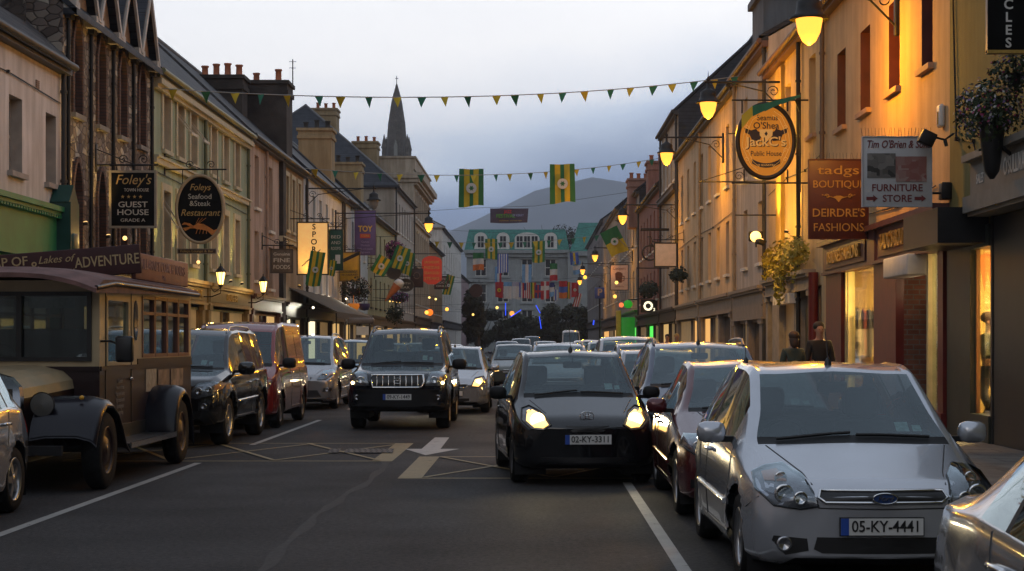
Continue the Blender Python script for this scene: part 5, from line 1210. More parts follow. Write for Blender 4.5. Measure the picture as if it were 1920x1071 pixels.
SILVER = paintm('silver_car_paint', (.52,.54,.58), .6, .30); BLACKP = paintm('black_car_paint', (.007,.0075,.009), 0, .16, .45); DARKBL = paintm('dark_blue_black_paint', (.008,.010,.016), .1, .2, .5)
WINE = paintm('wine_red_paint', (.10,.014,.018), .35, .28); REDV = paintm('red_van_paint', (.19,.022,.022), .2, .3); DBLUE = paintm('dark_blue_grey_paint', (.045,.055,.095), .45, .28)
PSILV = paintm('warm_silver_paint', (.33,.33,.34), .7, .33); BRSILV = paintm('bright_silver_paint', (.46,.47,.49), .75, .22)

# 1 silver hatchback with the 05-KY plate
fiesta = hatch(rim='seven', drop=.05, front=dict(
    head=[[(.40,.575),(.505,.56),(.66,.575),(.745,.66),(.735,.745),(.66,.785),(.55,.80),(.46,.74)]], bulbs=[(.60,.64,.062,'main'),(.51,.625,.045,'x'),(.60,.725,.04,'small')],
    amber=[[(.57,.715),(.69,.71),(.69,.755),(.60,.775)]],
    grille=[([(-.36,.60),(.36,.60),(.40,.63),(.38,.665),(-.38,.665),(-.40,.63)], 'frame')], lower=[[(-.38,.285),(.38,.285),(.43,.31),(.41,.385),(-.41,.385),(-.43,.31)]], lines=[[(.42,.70),(.45,.76),(.60,.90)],[(.41,.615),(.40,.565),(.0,.56)],[(.74,.62),(.80,.54)]],
    fog=[[(.46,.30),(.60,.27),(.68,.36),(.67,.39),(.47,.375)]], fogk=1.05, badge=(0,.632,'oval'), plate=(-.02,.455)), mould=.50, aerial_len=.22, bow=(.16,.1))
car('parked_car', 'silver hatchback parked with plate 05-KY-4441', 2.14, 10.55, fiesta, SILVER, yaw=R(.6), group='cars parked along the shop kerb', plate='05-KY-4441')
# 2 small black car with lit headlamps
yaris = hatch(L=3.62, W=1.66, H=1.50, cowl=.86, head=1.52, f=.72, wb=2.37, rim='disc', rimmat=pm('dull_hubcap', (.10,.10,.105), rough=.4, metal=.5), tyre=.29, front=dict(
    head=[[(.40,.67),(.48,.62),(.61,.63),(.71,.72),(.68,.84),(.60,.87),(.49,.81)]], bulbs=[(.54,.72,.082,'main'),(.62,.80,.03,'x')],
    grille=[([(-.17,.60),(.17,.60),(.24,.665),(-.24,.665)], 'none')], lower=[[(-.52,.24),(.52,.24),(.52,.32),(-.52,.32)]], badge=(0,.755,'rings'), plate=(0.0,.52)), wins=[(1.24,2.32),(2.42,2.98)],
    mirmat=PLASTIC, aerial=1.75, aerial_len=.24, beam=70, bow=(.20,.1), seams=[[(1.0,.35),(.98,.60),(1.14,.92)],[(2.35,.30),(2.37,.95)],[(1.02,.30),(2.35,.30)]], handles=[(2.15,.80)])
car('hatchback_car', 'small black hatchback with both headlamps lit driving over the yellow box, plate 02-KY-3311', .42, 18.75, yaris, BLACKP, yaw=R(5.2), plate='02-KY-3311', lit=('head',))
# 3 black four wheel drive
prado = suv(L=4.72, W=1.88, H=1.86, rim='five', rails=pm('dark_rail', (.03,.03,.032), rough=.4), clad=3, front=dict(
    head=[[(.50,.80),(.76,.80),(.88,.88),(.87,1.0),(.72,1.035),(.56,1.02)]], bulbs=[(.66,.90,.07,'x'),(.80,.85,.032,'small')],
    grille=[([(-.44,.77),(.44,.77),(.47,.87),(.46,.985),(-.46,.985),(-.47,.87)], 'bars')], lower=[[(-.62,.36),(.62,.36),(.62,.44),(-.62,.44)]],
    bumper=[[(-.86,.44),(.86,.44),(.88,.60),(.87,.735),(-.87,.735),(-.88,.60)]], fog=[[(.64,.53),(.80,.53),(.80,.65),(.64,.65)]], badge=(0,.885,'rings'), plate=(0,.60)), aerial_len=0)
car('offroad_car', 'black off-road car with chrome barred grille and roof rails in the driving lane, plate 09-KY-1449', -2.47, 30.6, prado, DARKBL, cat='suv', plate='09-KY-1449', lit=('side',))
# 4 wine red saloon
lex = saloon(L=4.4, rim='seven', front=dict(head=[[(.42,.58),(.64,.56),(.80,.66),(.76,.75),(.50,.76)]], bulbs=[(.54,.665,.06,'x'),(.67,.665,.05,'x')], grille=[([(-.26,.56),(.26,.56),(.32,.70),(-.32,.70)], 'frame')],
    lower=[[(-.40,.25),(.40,.25),(.40,.36),(-.40,.36)]], fog=[[(.52,.28),(.74,.30),(.74,.38),(.52,.37)]], plate=(0,.44)), mould=.46)
car('parked_car', 'wine red saloon parked behind the silver hatchback', 2.12, 14.95, lex, WINE, group='cars parked along the shop kerb', plate='00-KY-2210')
# 5 dark blue people carrier
cmax = mpv(rails=pm('blue_rail', (.06,.07,.10), rough=.3), rim='five', front=dict(head=[[(.48,.66),(.66,.66),(.84,.78),(.80,.88),(.58,.84)]], bulbs=[(.64,.76,.06,'x')], grille=[([(-.40,.62),(.40,.62),(.42,.70),(-.42,.70)], 'frame')], lower=[[(-.45,.24),(.45,.24),(.45,.36),(-.45,.36)]], plate=(0,.48)))
car('parked_car', 'dark blue people carrier with roof rails parked behind the wine red saloon', 2.13, 20.2, cmax, DBLUE, group='cars parked along the shop kerb', cat='car')
hgen = lambda **k: hatch(front=dict(head=[[(.44,.60),(.62,.58),(.76,.72),(.70,.82),(.52,.78)]], bulbs=[(.60,.69,.06,'main')], grille=[([(-.34,.58),(.34,.58),(.36,.65),(-.36,.65)], 'frame')], lower=[[(-.4,.24),(.4,.24),(.4,.34),(-.4,.34)]], plate=(0,.45)), **k)
sgen = lambda **k: saloon(front=dict(head=[[(.44,.58),(.62,.56),(.78,.66),(.74,.76),(.50,.75)]], bulbs=[(.60,.66,.06,'main')], grille=[([(-.3,.56),(.3,.56),(.34,.68),(-.34,.68)], 'slats')], lower=[[(-.4,.24),(.4,.24),(.4,.34),(-.4,.34)]], plate=(0,.44)), **k)
mgen = lambda **k: mpv(front=dict(head=[[(.48,.66),(.66,.66),(.82,.78),(.78,.86),(.58,.84)]], bulbs=[(.64,.76,.06,'main')], grille=[([(-.40,.62),(.40,.62),(.42,.70),(-.42,.70)], 'frame')], lower=[[(-.45,.24),(.45,.24),(.45,.36),(-.45,.36)]], plate=(0,.48)), **k)
car('parked_car', 'silver grey hatchback half hidden behind the dark blue people carrier', 1.98, 25.6, hgen(H=1.48), PSILV, group='cars parked along the shop kerb')
car('parked_car', 'grey blue car with short roof aerial parked beyond the people carrier', 2.15, 30.6, hgen(H=1.58), paintm('grey_blue_paint', (.22,.24,.28), .6, .3), group='cars parked along the shop kerb')
car('parked_car', 'pale van like car parked further along the shop kerb', 2.1, 36.0, mgen(H=1.72, L=4.4), paintm('pale_grey_paint', (.42,.42,.43), .5, .3), group='cars parked along the shop kerb', detail=1)
car('parked_car', 'pale green grey car parked past the pale van like car', 2.1, 46.5, hgen(H=1.62), paintm('green_grey_paint', (.30,.33,.33), .5, .3), group='cars parked along the shop kerb', detail=1)
car('parked_car', 'white roofed car parked far along by the second bracket lamp', 2.05, 62, hgen(H=1.66), paintm('white_car_paint', (.6,.6,.6), 0, .3), group='cars parked along the shop kerb', detail=1)
car('parked_car', 'dark hatchback parked far along the shop kerb', 2.1, 70, hgen(H=1.5), DBLUE, group='cars parked along the shop kerb', detail=1)
for k, (yy, pt, lb) in enumerate(((88, PSILV, 'distant silver hatchback parked before the bright green shop'), (100, DBLUE, 'distant dark blue hatchback parked by the bright green shop'))):
    car('parked_car', lb, 2.1, yy, hgen(H=1.55), pt, group='cars parked along the shop kerb', detail=1)
# traffic
car('estate_car', 'silver blue estate car with roof rails queuing behind the small black hatchback', .62, 41.5, mgen(H=1.56, rails=pm('silver_rail', (.4,.4,.4), rough=.3, metal=.7)), paintm('silver_blue_paint', (.30,.34,.40), .6, .3), group='cars queuing in the lanes', detail=1)
car('hatchback_car', 'silver hatchback with headlamp lit behind the black off-road car', -1.85, 37.6, hgen(L=4.1, W=1.72, H=1.50, beam=40), BRSILV, group='cars queuing in the lanes', lit=('head',))
car('hatchback_car', 'grey green car with headlamps lit further back in the queue', -.72, 56.5, hgen(L=4.2, W=1.72, H=1.52, beam=30), paintm('grey_green_paint', (.10,.115,.105), .5, .3), group='cars queuing in the lanes', lit=('head',), detail=1)
car('saloon_car', 'silver saloon waiting in the queue past the warm silver people carrier', -4.9+1.4, 66, sgen(H=1.5), PSILV, group='cars queuing in the lanes', detail=1)
car('hatchback_car', 'far dark car with lit headlamps in the middle of the street', -1.55, 92, hgen(beam=20, H=1.62), DBLUE, group='cars queuing in the lanes', lit=('head',), detail=1)
car('hatchback_car', 'far silver car with lit headlamps beside the far dark car', .55, 90, hgen(beam=20, H=1.62), PSILV, group='cars queuing in the lanes', lit=('head',), detail=1)
car('hatchback_car', 'far grey car following in front of the distant trees', -.9, 108, hgen(H=1.8), PSILV, group='cars queuing in the lanes', detail=1)
car('hatchback_car', 'small distant red lamped car crossing before the hotel', -.2, 128, hgen(H=2.0), DBLUE, group='cars queuing in the lanes', detail=1)
car('delivery_van', 'distant white van parked below the hotel trees', 5.2-2.0, 150, van(front={}, H=2.6), paintm('white_car_paint', (.6,.6,.6)), cat='van', detail=1)
# kerb on the restaurant side
merc = suv(L=4.70, W=1.90, H=1.82, cowl=1.20, head=1.95, rim='five', tyre=.38, rails=pm('silver_rail', (.4,.4,.4), rough=.3, metal=.7), mirmat=BLACKP, front=dict(
    head=[[(.42,.76),(.60,.74),(.84,.80),(.91,.95),(.80,.985),(.60,.95)]], bulbs=[(.62,.845,.06,'x'),(.76,.87,.05,'x')], amber=[[(.82,.82),(.90,.88),(.90,.96),(.83,.95)]],
    grille=[([(-.40,.70),(.40,.70),(.46,.92),(-.46,.92)], 'slats')], lower=[[(-.55,.36),(.55,.36),(.55,.50),(-.55,.50)]], fog=[[(.62,.56),(.76,.56),(.76,.68),(.62,.68)]], plate=None), mould=.66, mouldmat=CHROME, handlemat=CHROME)
car('parked_car', 'black luxury off-road car with silver roof rails parked behind the vintage bus', -5.62, 25.55, merc, BLACKP, cat='suv', group='cars parked along the restaurant kerb', yaw=R(-1))
car('parked_van', 'red panel van parked behind the black luxury off-road car', -5.62, 30.7, van(L=4.8, H=1.98, rim='disc', rimmat=pm('dull_hubcap', (.10,.10,.105)), front=dict(head=[[(.52,.72),(.8,.74),(.86,.88),(.6,.9)]], bulbs=[(.7,.8,.06,'x')], plate=(0,.5))), REDV, cat='van', group='cars parked along the restaurant kerb')
gal = mpv(L=4.82, W=1.88, H=1.76, cowl=1.0, head=2.05, f=.95, wb=2.85, rim='ten', tyre=.33, rails=pm('silver_rail', (.4,.4,.4)), front=dict(head=[[(.52,.70),(.70,.70),(.88,.84),(.80,.93),(.62,.88)]], bulbs=[(.66,.79,.06,'x')], amber=[[(.76,.78),(.86,.84),(.80,.90),(.74,.86)]], grille=[([(-.34,.66),(.34,.66),(.40,.76),(-.40,.76)], 'slats')], lower=[[(-.62,.30),(.62,.30),(.52,.46),(-.52,.46)]], fog=[[(.64,.42),(.84,.44),(.84,.52),(.66,.51)]], plate=(0,.54)), mould=.48)
car('parked_car', 'warm silver people carrier parked behind the red van', -5.58, 39.6, gal, PSILV, group='cars parked along the restaurant kerb')
car('parked_car', 'pale blue car half hidden behind the warm silver people carrier', -5.3, 47.5, hgen(H=1.66), paintm('pale_blue_paint', (.28,.36,.42), .5, .3), group='cars parked along the restaurant kerb', detail=1)
for yy, pt, lb in ((62, DBLUE, 'dark car parked further along the restaurant kerb'), (76, PSILV, 'distant silver car parked along the restaurant kerb')):
    car('parked_car', lb, -5.4, yy, hgen(H=1.55), pt, group='cars parked along the restaurant kerb', detail=1)
car('parked_car', 'silver car cut by the frame in front of the vintage bus', -5.70, 12.65, hatch(L=4.1, W=1.76, H=1.48, rim='five', tyre=.31, front=hgen()['front'], handlemat=CHROME), BRSILV, group='cars parked along the restaurant kerb')
car('parked_car', 'glossy silver saloon with black window trim cut by the frame beside the 05-KY-4441 hatchback', 2.46, 3.0, saloon(L=4.4, W=1.74, H=1.42, rim='five', tyre=.31, tail=None, front=sgen()['front'], handlemat=CHROME), BRSILV, group='cars parked along the shop kerb')
# ------------------------------------------------------------------ vintage tour bus
MARB = pm('maroon_coach_paint', (.016,.005,.006), rough=.4, var=.15, coat=.12, spec=.3); CRMB = pm('cream_coach_paint', (.44,.34,.20), rough=.4, var=.1, coat=.3)
NAVYF = pm('navy_mudguard', (.007,.006,.011), rough=.3, coat=.12, var=.1, spec=.3); ROOFB = pm('faded_maroon_roof', (.15,.075,.065), rough=.75, var=.35, scale=5)
BX0, BX1, BC = -6.85, -5.0, -5.92
bus = thing('tour_bus', 'vintage maroon and cream tour bus with roof sign boards and swept mudguards', 'bus', (BC, 21.6, 0))
q = MB()
y0, y1, zf, zb, zr = 19.6, 24.8, .52, 1.28, 2.30
side_ops = [(21.75+k*.73, 22.37+k*.73, 1.44, 2.14) for k in range(4)]
dw = (19.95, 20.95, 1.36, 2.08)
for X in (BX0, BX1):
    ops = side_ops+[dw]
    ys_ = sorted({y0,y1,*[o[0] for o in ops],*[o[1] for o in ops]}); zs_ = sorted({zf,zb,zr,*[o[2] for o in ops],*[o[3] for o in ops]})
    for a, c in zip(ys_, ys_[1:]):
        for e0, e1 in zip(zs_, zs_[1:]):
            if any(o[0] < (a+c)/2 < o[1] and o[2] < (e0+e1)/2 < o[3] for o in ops): continue
            q.quad((X,a,e0),(X,c,e0),(X,c,e1),(X,a,e1), 0 if (e0+e1)/2 > zb else 1)
ws = (BX0+.12, BX1-.14, 1.42, 2.12)
for a, c, e0, e1, m in ((BX0,BX1,zf,zb,1),(BX0,BX1,zb,ws[2],0),(BX0,BX1,ws[3],zr,0),(BX0,ws[0],ws[2],ws[3],0),(ws[1],BX1,ws[2],ws[3],0)): q.quad((a,y0,e0),(c,y0,e0),(c,y0,e1),(a,y0,e1),m)
q.quad((BX0,y1,zf),(BX1,y1,zf),(BX1,y1,zb),(BX0,y1,zb),1); q.quad((BX0,y1,zb),(BX1,y1,zb),(BX1,y1,1.45),(BX0,y1,1.45)); q.quad((BX0,y1,2.1),(BX1,y1,2.1),(BX1,y1,zr),(BX0,y1,zr)); q.quad((BX0,y1,1.45),(BX0+.3,y1,1.45),(BX0+.3,y1,2.1),(BX0,y1,2.1)); q.quad((BX1,y1,1.45),(BX1-.3,y1,1.45),(BX1-.3,y1,2.1),(BX1,y1,2.1))
q.quad((BX0,y0,zf),(BX1,y0,zf),(BX1,y1,zf),(BX0,y1,zf),2); q.quad((BX0,y0,zr),(BX1,y0,zr),(BX1,y1,zr),(BX0,y1,zr),2)
body = q.build('body', [CRMB, MARB, BLACK], bus, world=True)
q = MB(); q.box(BX1-.0, BX1+.02, y0+.02, y1, zb-.02, zb+.03); q.box(BX1, BX1+.012, 21.45, y1, zb+.03, zb+.10); q.box(BX0-.02, BX0, y0, y1, zb-.02, zb+.03); q.box(BX0,BX1,y0-.02,y0-.001,zb-.02,zb+.03)
q.build('waist_moulding', MARB, bus, world=True)
q = MB(); q.box(BX0+.1, BX1-.12, 19.4, y1+.05, .34, .50); q.box(BC-.45, BC+.45, 17.9, 19.6, .36, .5); q.tube([(BC-.75,18.5,.42),(BC+.75,18.5,.42)], .05, 8); q.tube([(BC-.75,22.4,.42),(BC+.75,22.4,.42)], .07, 8)
for sx_ in (-.5, .5): q.tube([(BC+sx_*.7,17.75,.48),(BC+sx_*.7,18.3,.44),(BC+sx_*.7,19.4,.42)], .045, 6)
q.build('chassis', BLACK, bus, world=True)
# windscreen, windows
q = MB(); q.box(ws[0], ws[1], y0+.03, y0+.038, ws[2], ws[3]); wsc = q.build('windscreen', CARGLASS, bus, world=True)
q = MB()
for a, c, e0, e1 in ((ws[0]-.05,ws[1]+.05,ws[3]-.0,ws[3]+.05),(ws[0]-.05,ws[1]+.05,ws[2]-.05,ws[2]),(ws[0]-.05,ws[0],ws[2],ws[3]),(ws[1],ws[1]+.05,ws[2],ws[3]),(BC-.03,BC+.03,ws[2],ws[3])): q.box(a, c, y0-.03, y0+.045, e0, e1)
q.build('frame', BLACK, wsc, world=True)
for X, s_ in ((BX1,1),(BX0,-1)):
    for o in side_ops+[dw]:
        q = MB(); q.box(X-s_*.03, X-s_*.022, o[0], o[1], o[2], o[3]); wn = q.build('window', CARGLASS, bus, world=True)
        q = MB(); t = .045; fm = pm('red_brown_window_frame', (.16,.06,.04), rough=.45)
        q.box(X-s_*.04, X+s_*.012, o[0]-t, o[0], o[2]-t, o[3]+t); q.box(X-s_*.04, X+s_*.012, o[1], o[1]+t, o[2]-t, o[3]+t); q.box(X-s_*.04, X+s_*.012, o[0], o[1], o[3], o[3]+t); q.box(X-s_*.04, X+s_*.012, o[0], o[1], o[2]-t, o[2])
        if o is not dw: q.box(X-s_*.035, X+s_*.01, o[0], o[1], o[3]-.2, o[3]-.16)
        q.build('frame', fm if o is not dw else CRMB, wn, world=True)
q = MB(); q.prism([(21.36+.10*math.cos(a*PI/10), 1.86+.25*math.sin(a*PI/10)) for a in range(20)], 'x', BX1, BX1+.012); q.build('oval_window', PANE, bus, world=True)
# roof with front peak
q = MB(); N = 10; vs = []
for k in range(N+1):
    u = -1+2*k/N; x = BC+u*1.02; z = zr+.02+.15*(1-abs(u)**2.6)
    vs += [(x, y0-.55, z-.10-.03*u*u), (x, y0-.2, z-.02), (x, y0+.5, z), (x, y1+.06, z), (x, y1+.06, z-.05), (x, y0-.55, z-.15-.03*u*u)]
F = []
for k in range(N):
    for j in range(6): F.append((k*6+j, (k+1)*6+j, (k+1)*6+(j+1)%6, k*6+(j+1)%6))
F += [tuple(range(6)), tuple(N*6+j for j in range(6))]
q.add(vs, F, 0, False); fixn(q.build('roof', ROOFB, bus, world=True))
q = MB(); q.tube([(BX1+.09,y0-.5,zr-.10),(BX1+.10,y0+.3,zr-.03),(BX1+.10,y1+.06,zr-.03)], .03, 6); q.build('roof_rail', MARB, bus, world=True)
# sign boards on the roof
fb = thing('roof_sign', 'maroon roof board reading GAP OF DUNLOE ADVENTURE across the vintage bus', 'sign', (BC+.05, 21.2, 2.37))
q = MB(); q.bbox(-1.02, .99, -.03, .03, 0, .36, .012); q.build('board', pm('matt_maroon_board', (.045,.012,.012), rough=.75), fb)
GLD2 = pm('cream_gilt_letters', (.42,.30,.15), rough=.5, var=.15)
text('GAP OF', .16, GLD2, fb, (-.68,-.034,.255), 'front', world=False, bold=.006); text('DUNLOE', .16, GLD2, fb, (-.66,-.034,.11), 'front', world=False, bold=.006); text('&', .19, GLD2, fb, (-.32,-.034,.17), 'front', world=False)
text('Lakes of', .13, GLD2, fb, (-.06,-.034,.25), 'front', world=False, shear=.35); text('Killarney', .12, GLD2, fb, (-.06,-.034,.10), 'front', world=False, shear=.35); text('ADVENTURE', .185, GLD2, fb, (.58,-.034,.18), 'front', world=False, width=.80, bold=.006)
fb.rotation_euler = (0, R(-4.5), R(0))
sb = thing('roof_sign', 'pinkish faded board along the bus roof side with worn lettering', 'sign', (BX1-.02, 22.95, 2.38))
q = MB(); q.bbox(-.03, .03, -1.6, 1.6, 0, .34, .012); q.build('board', pm('faded_red_board', (.20,.085,.075), rough=.6, var=.2), sb)
text('KILLARNEY COACH TOURS', .19, pm('faded_letters', (.28,.16,.14), rough=.7), sb, (.034,0,.2), 'left', world=False, width=2.7); text('Daily', .08, pm('faded_letters', (.28,.16,.14)), sb, (.034,0,.07), 'left', world=False)
# bonnet
q = MB(); hw = .58; sec = [(-hw,.52),(-hw,1.02),(-hw*.97,1.12),(-hw*.8,1.22),(-hw*.45,1.275),(0,1.29),(hw*.45,1.275),(hw*.8,1.22),(hw*.97,1.12),(hw,1.02),(hw,.52)]
ya, yb = 17.98, 19.6; n = len(sec)
A = [(BC+p[0]*.86, ya, p[1]-.03 if p[1] > .6 else p[1]) for p in sec]; B_ = [(BC+p[0]*1.08, yb, p[1]+.04 if p[1] > .6 else p[1]) for p in sec]
for k in range(n-1): q.add([A[k],A[k+1],B_[k+1],B_[k]], [(0,1,2,3)], 1 if k in (0, n-2) else 0, True)
fixn(q.build('bonnet', [CRMB, MARB], bus, world=True))
q = MB()
for k in range(9): q.box(BC+hw*.95, BC+hw*.985+.02, 18.4+k*.1, 18.44+k*.1, .68, .98)
q.build('bonnet_louvre', BLACK, bus, world=True)
q = MB(); rs = [(BC+p[0]*.92, p[1]) for p in sec]; q.prism(rs, 'y', 17.86, 17.99); ra = q.build('radiator', [CHROME], bus, world=True)
q = MB(); q.box(BC-.45, BC+.45, 17.845, 17.858, .60, 1.10); q.build('core', pm('radiator_core', (.05,.04,.03), rough=.5, var=.4, scale=60), ra, world=True)
q = MB(); q.lathe([(.05,1.28),(.05,1.33),(.03,1.34),(.02,1.38),(.001,1.40)], (BC,17.92,0), n=12); q.build('cap', CHROME, ra, world=True)
for s_ in (-1, 1):
    q = MB(); q.lathe([(.001,.10),(.08,.08),(.12,.02),(.13,-.03),(.135,-.05)], (BC+s_*.72,18.05,.93), 'y', 20); q.lathe([(.125,-.045),(.06,-.055),(.001,-.06)], (BC+s_*.72,18.05,.93), 'y', 20, 1); q.tube([(BC+s_*.72,18.1,.80),(BC+s_*.72,18.1,.62)], .02, 6)
    q.build('headlight', [BLACK, pm('dull_lamp_glass', (.10,.095,.085), rough=.3, metal=.3)], bus, world=True)
    # mudguards
    def guard(path, xa, xb, nm):
        q = MB(); n = len(path); cs = [(xa,0),(xa+(xb-xa)*.25,.03),(xa+(xb-xa)*.7,.03),(xa+(xb-xa)*.92,-.01),(xb,-.07)]
        vs = []; m = len(cs)
        for t, (y, z) in enumerate(path):
            for (x, dz) in cs: vs.append((x, y, z+dz))
            for (x, dz) in cs: vs.append((x, y, z+dz-.025))
        F = []
        for t in range(n-1):
            for k in range(m-1): F += [(t*2*m+k, t*2*m+k+1, (t+1)*2*m+k+1, (t+1)*2*m+k), (t*2*m+m+k, (t+1)*2*m+m+k, (t+1)*2*m+m+k+1, t*2*m+m+k+1)]
            F += [(t*2*m+m-1, t*2*m+2*m-1, (t+1)*2*m+2*m-1, (t+1)*2*m+m-1)]
        q.add(vs, F, 0, True); return fixn(q.build(nm, NAVYF, bus, world=True))
    xa = BC+s_*.62; xb = BC+s_*1.33
    pf = [(17.86,.58),(17.95,.74),(18.12,.90),(18.35,.985),(18.6,.97),(18.85,.87),(19.05,.70),(19.2,.52),(19.38,.42)]
    pf = [(p, z) for p, z in pf]; guard(pf, xa, xb, 'mudguard')
    pr_ = [(22.4+.56*math.cos(PI*(1-k/12))*1.0, .42+.58*math.sin(PI*(1-k/12))) for k in range(13)]
    guard([(21.84,.40)]+pr_+[(22.98,.30)], BC+s_*.88, xb, 'mudguard')
    q = MB(); q.box(BC+s_*.9, BC+s_*1.32, 19.38, 21.84, .40, .44); q.box(BC+s_*1.32, BC+s_*1.34, 19.38, 21.84, .385, .45, 1); q.box(BC+s_*.92, BC+s_*.94, 19.4, 21.84, .44, .60); q.build('running_board', [BLACK, CHROME], bus, world=True)
    for yy, sz in ((18.5,.42),(22.4,.42)):
        t_, r_ = wheel_mesh(sz, .20, 'old'); w_ = t_.build('wheel', RUBBER, bus); r_.build('rim', [pm('maroon_rim', (.03,.013,.012), rough=.4), BLACK], w_)
        w_.location = (s_*1.20, yy-21.6, sz); w_.rotation_euler = (0, 0, PI if s_ > 0 else 0)
    q = MB(); q.bbox(BX1+.22 if s_ > 0 else BX0-.42, BX1+.42 if s_ > 0 else BX0-.22, 19.42, 19.52, 1.36, 1.66, .03); X_ = BX1 if s_ > 0 else BX0; q.tube([(X_,19.66,1.6),(X_+s_*.15,19.5,1.6),(X_+s_*.3,19.47,1.55)], .014, 5)
    q.build('door_mirror', BLACK, bus, world=True)
    q = MB(); q.box(X_+s_*.0, X_+s_*.008, 19.86, 19.875, .56, 2.2); q.box(X_, X_+s_*.008, 21.12, 21.135, .56, 2.2); q.build('door_seam', BLACK, bus, world=True)
    q = MB(); q.bbox(X_+s_*.01, X_+s_*.05, 20.95, 21.05, 1.12, 1.16, .01); q.build('door_handle', CHROME, bus, world=True)
    q = MB(); q.lathe([(.001,-.03),(.022,-.025),(.025,0)], (BC+s_*1.1,18.16,1.0), 'y', 10); q.build('indicator', AMBER, bus, world=True)
q = MB(); q.box(BC-1.0, BC+1.05, 17.55, 17.62, .42, .52); q.tube([(BC-.4,17.6,.47),(BC-.4,18.0,.47)], .03, 6); q.tube([(BC+.4,17.6,.47),(BC+.4,18.0,.47)], .03, 6); q.build('bumper', BLACK, bus, world=True)
q = MB(); q.bbox(BX0+.15, BX1-.15, 20.9, 21.2, .6, 1.75, .1); q.bbox(BX0+.15,BX1-.15,22.2,22.5,.6,1.75,.1); q.bbox(BX0+.15,BX1-.15,23.5,23.8,.6,1.75,.1); q.bbox(BX0+.1,BX1-.1,19.75,20.1,.6,1.38,.05); q.build('seat', pm('brown_seat', (.018,.011,.007), rough=.7), bus, world=True)
q = MB(); q.tube([(BC-.45+.2*math.cos(a*PI/8), 20.25+.06*math.sin(a*PI/8), 1.38+.2*math.sin(a*PI/8)) for a in range(17)], .016, 6); q.build('steering_wheel', BLACK, bus, world=True)
q = MB(); q.box(BX1+.004, BX1+.010, 21.9, 22.5, .95, 1.24, 0); q.box(BX1+.004, BX1+.010, 22.6, 23.3, .98, 1.22, 1); q.box(BX1+.004, BX1+.010, 23.4, 24.2, .98, 1.22, 2)
q.build('tour_poster', [pm('pale_poster', (.33,.29,.24), var=.3, scale=12), pm('photo_poster', (.18,.13,.11), var=.6, scale=6), pm('photo_poster2', (.22,.16,.13), var=.6, scale=7)], body, world=True)
for k, s_ in enumerate(('Guided', 'tours of the', 'Gap and Lakes', 'by coach and', 'jaunting car', 'every day')): text(s_, .075, pm('worn_letters', (.22,.18,.15)), body, (BX1+.006, 20.55, 1.12-k*.075), 'left')
q = MB(); q.box(BC+.10, BC+.62, y0+.042, y0+.05, 1.98, 2.10); q.build('dashboard_notice', pm('window_notice', (.30,.28,.25), var=.3, scale=30), wsc, world=True)

# ------------------------------------------------------------------ street lamps
SOD = (1.0, .41, .01)
GLOBE = emit('sodium_lamp_glass', (1.0,.37,.045), 2.2, (.02,.008,.002)); GLOBEOFF = pm('unlit_lamp_glass', (.2,.2,.2), rough=.2)
def bracket_lamp(x, y, z, side, label, lit=True, watts=170, k=1.0, pole=True):
    S = SD[side]; root = thing('street_lamp', label, 'street lamp', (x, y, z-.35*k), group='bracket lamps along the street')
    q = MB(); q.lathe([(.012*k,-.30*k),(.10*k,-.24*k),(.17*k,-.10*k),(.20*k,.06*k),(.205*k,.10*k)], (x,y,z), n=20); q.build('lamp_glass', GLOBE if lit else GLOBEOFF, root, world=True)
    q = MB(); q.lathe([(.30*k,.09*k),(.31*k,.12*k),(.22*k,.17*k),(.19*k,.27*k),(.19*k,.36*k),(.10*k,.42*k),(.04*k,.46*k),(.025*k,.62*k),(.05*k,.66*k),(.012*k,.74*k),(.004*k,.86*k)], (x,y,z), n=20)
    q.build('hood', IRON, root, world=True)
    q = MB(); zt = z+.60*k
    xe = S.x(-.02)
    q.tube([(x-S.sg*.1,y,zt),(xe,y,zt)], .03*k, 6); q.tube([(xe,y,zt-.75),(xe-S.sg*.5,y,zt-.25),(x+S.sg*.5,y,zt-.02)], .018*k, 6)
    sp = [(xe-S.sg*(.25+.16*(1-a/18)*math.cos(a*.6)), y, zt-.25+.16*(1-a/18)*math.sin(a*.6)) for a in range(16)]; q.tube(sp, .012*k, 5)
    q.bbox(xe-.05, xe+.05, y-.08, y+.08, zt-.9, zt+.15, .02); q.build('bracket', IRON, root, world=True)
    if lit:
        ld = bpy.data.lights.new('lamp_light', 'POINT'); ld.energy = watts; ld.color = SOD; ld.shadow_soft_size = .12
        lo = bpy.data.objects.new('lamp_light', ld); link(lo, root); lo.location = (0, 0, .35*k-.42*k-.02)
    return root
bracket_lamp(4.98, 31.0, 7.33, 'R', 'big lit bracket lamp in front of the peach boutique wall', watts=480, k=1.2)
bracket_lamp(4.6, 45.3, 7.82, 'R', 'lit bracket lamp above the oval pub sign', watts=420, k=1.1)
bracket_lamp(4.6, 59.6, 8.06, 'R', 'lit bracket lamp by the ivory terrace house', watts=420, k=1.1)
bracket_lamp(4.05, 78.8, 7.3, 'R', 'lit bracket lamp hanging high by the slate gable', watts=300)
bracket_lamp(4.05, 115, 7.3, 'R', 'far lit bracket lamp beside the green and yellow county flag', watts=300)
bracket_lamp(4.0, 143, 7.5, 'R', 'distant lit lamp low over the row of small flags', watts=300)
bracket_lamp(4.2, 160, 7.2, 'R', 'faintest distant lit lamp before the hotel', watts=300)
bracket_lamp(-5.1, 82, 7.15, 'L', 'lit bracket lamp in front of the tall hipped roof house', watts=300)
bracket_lamp(-6.75, 71.5, 7.4, 'L', 'unlit dark bracket lamp above the purple toy shop banner', lit=False)
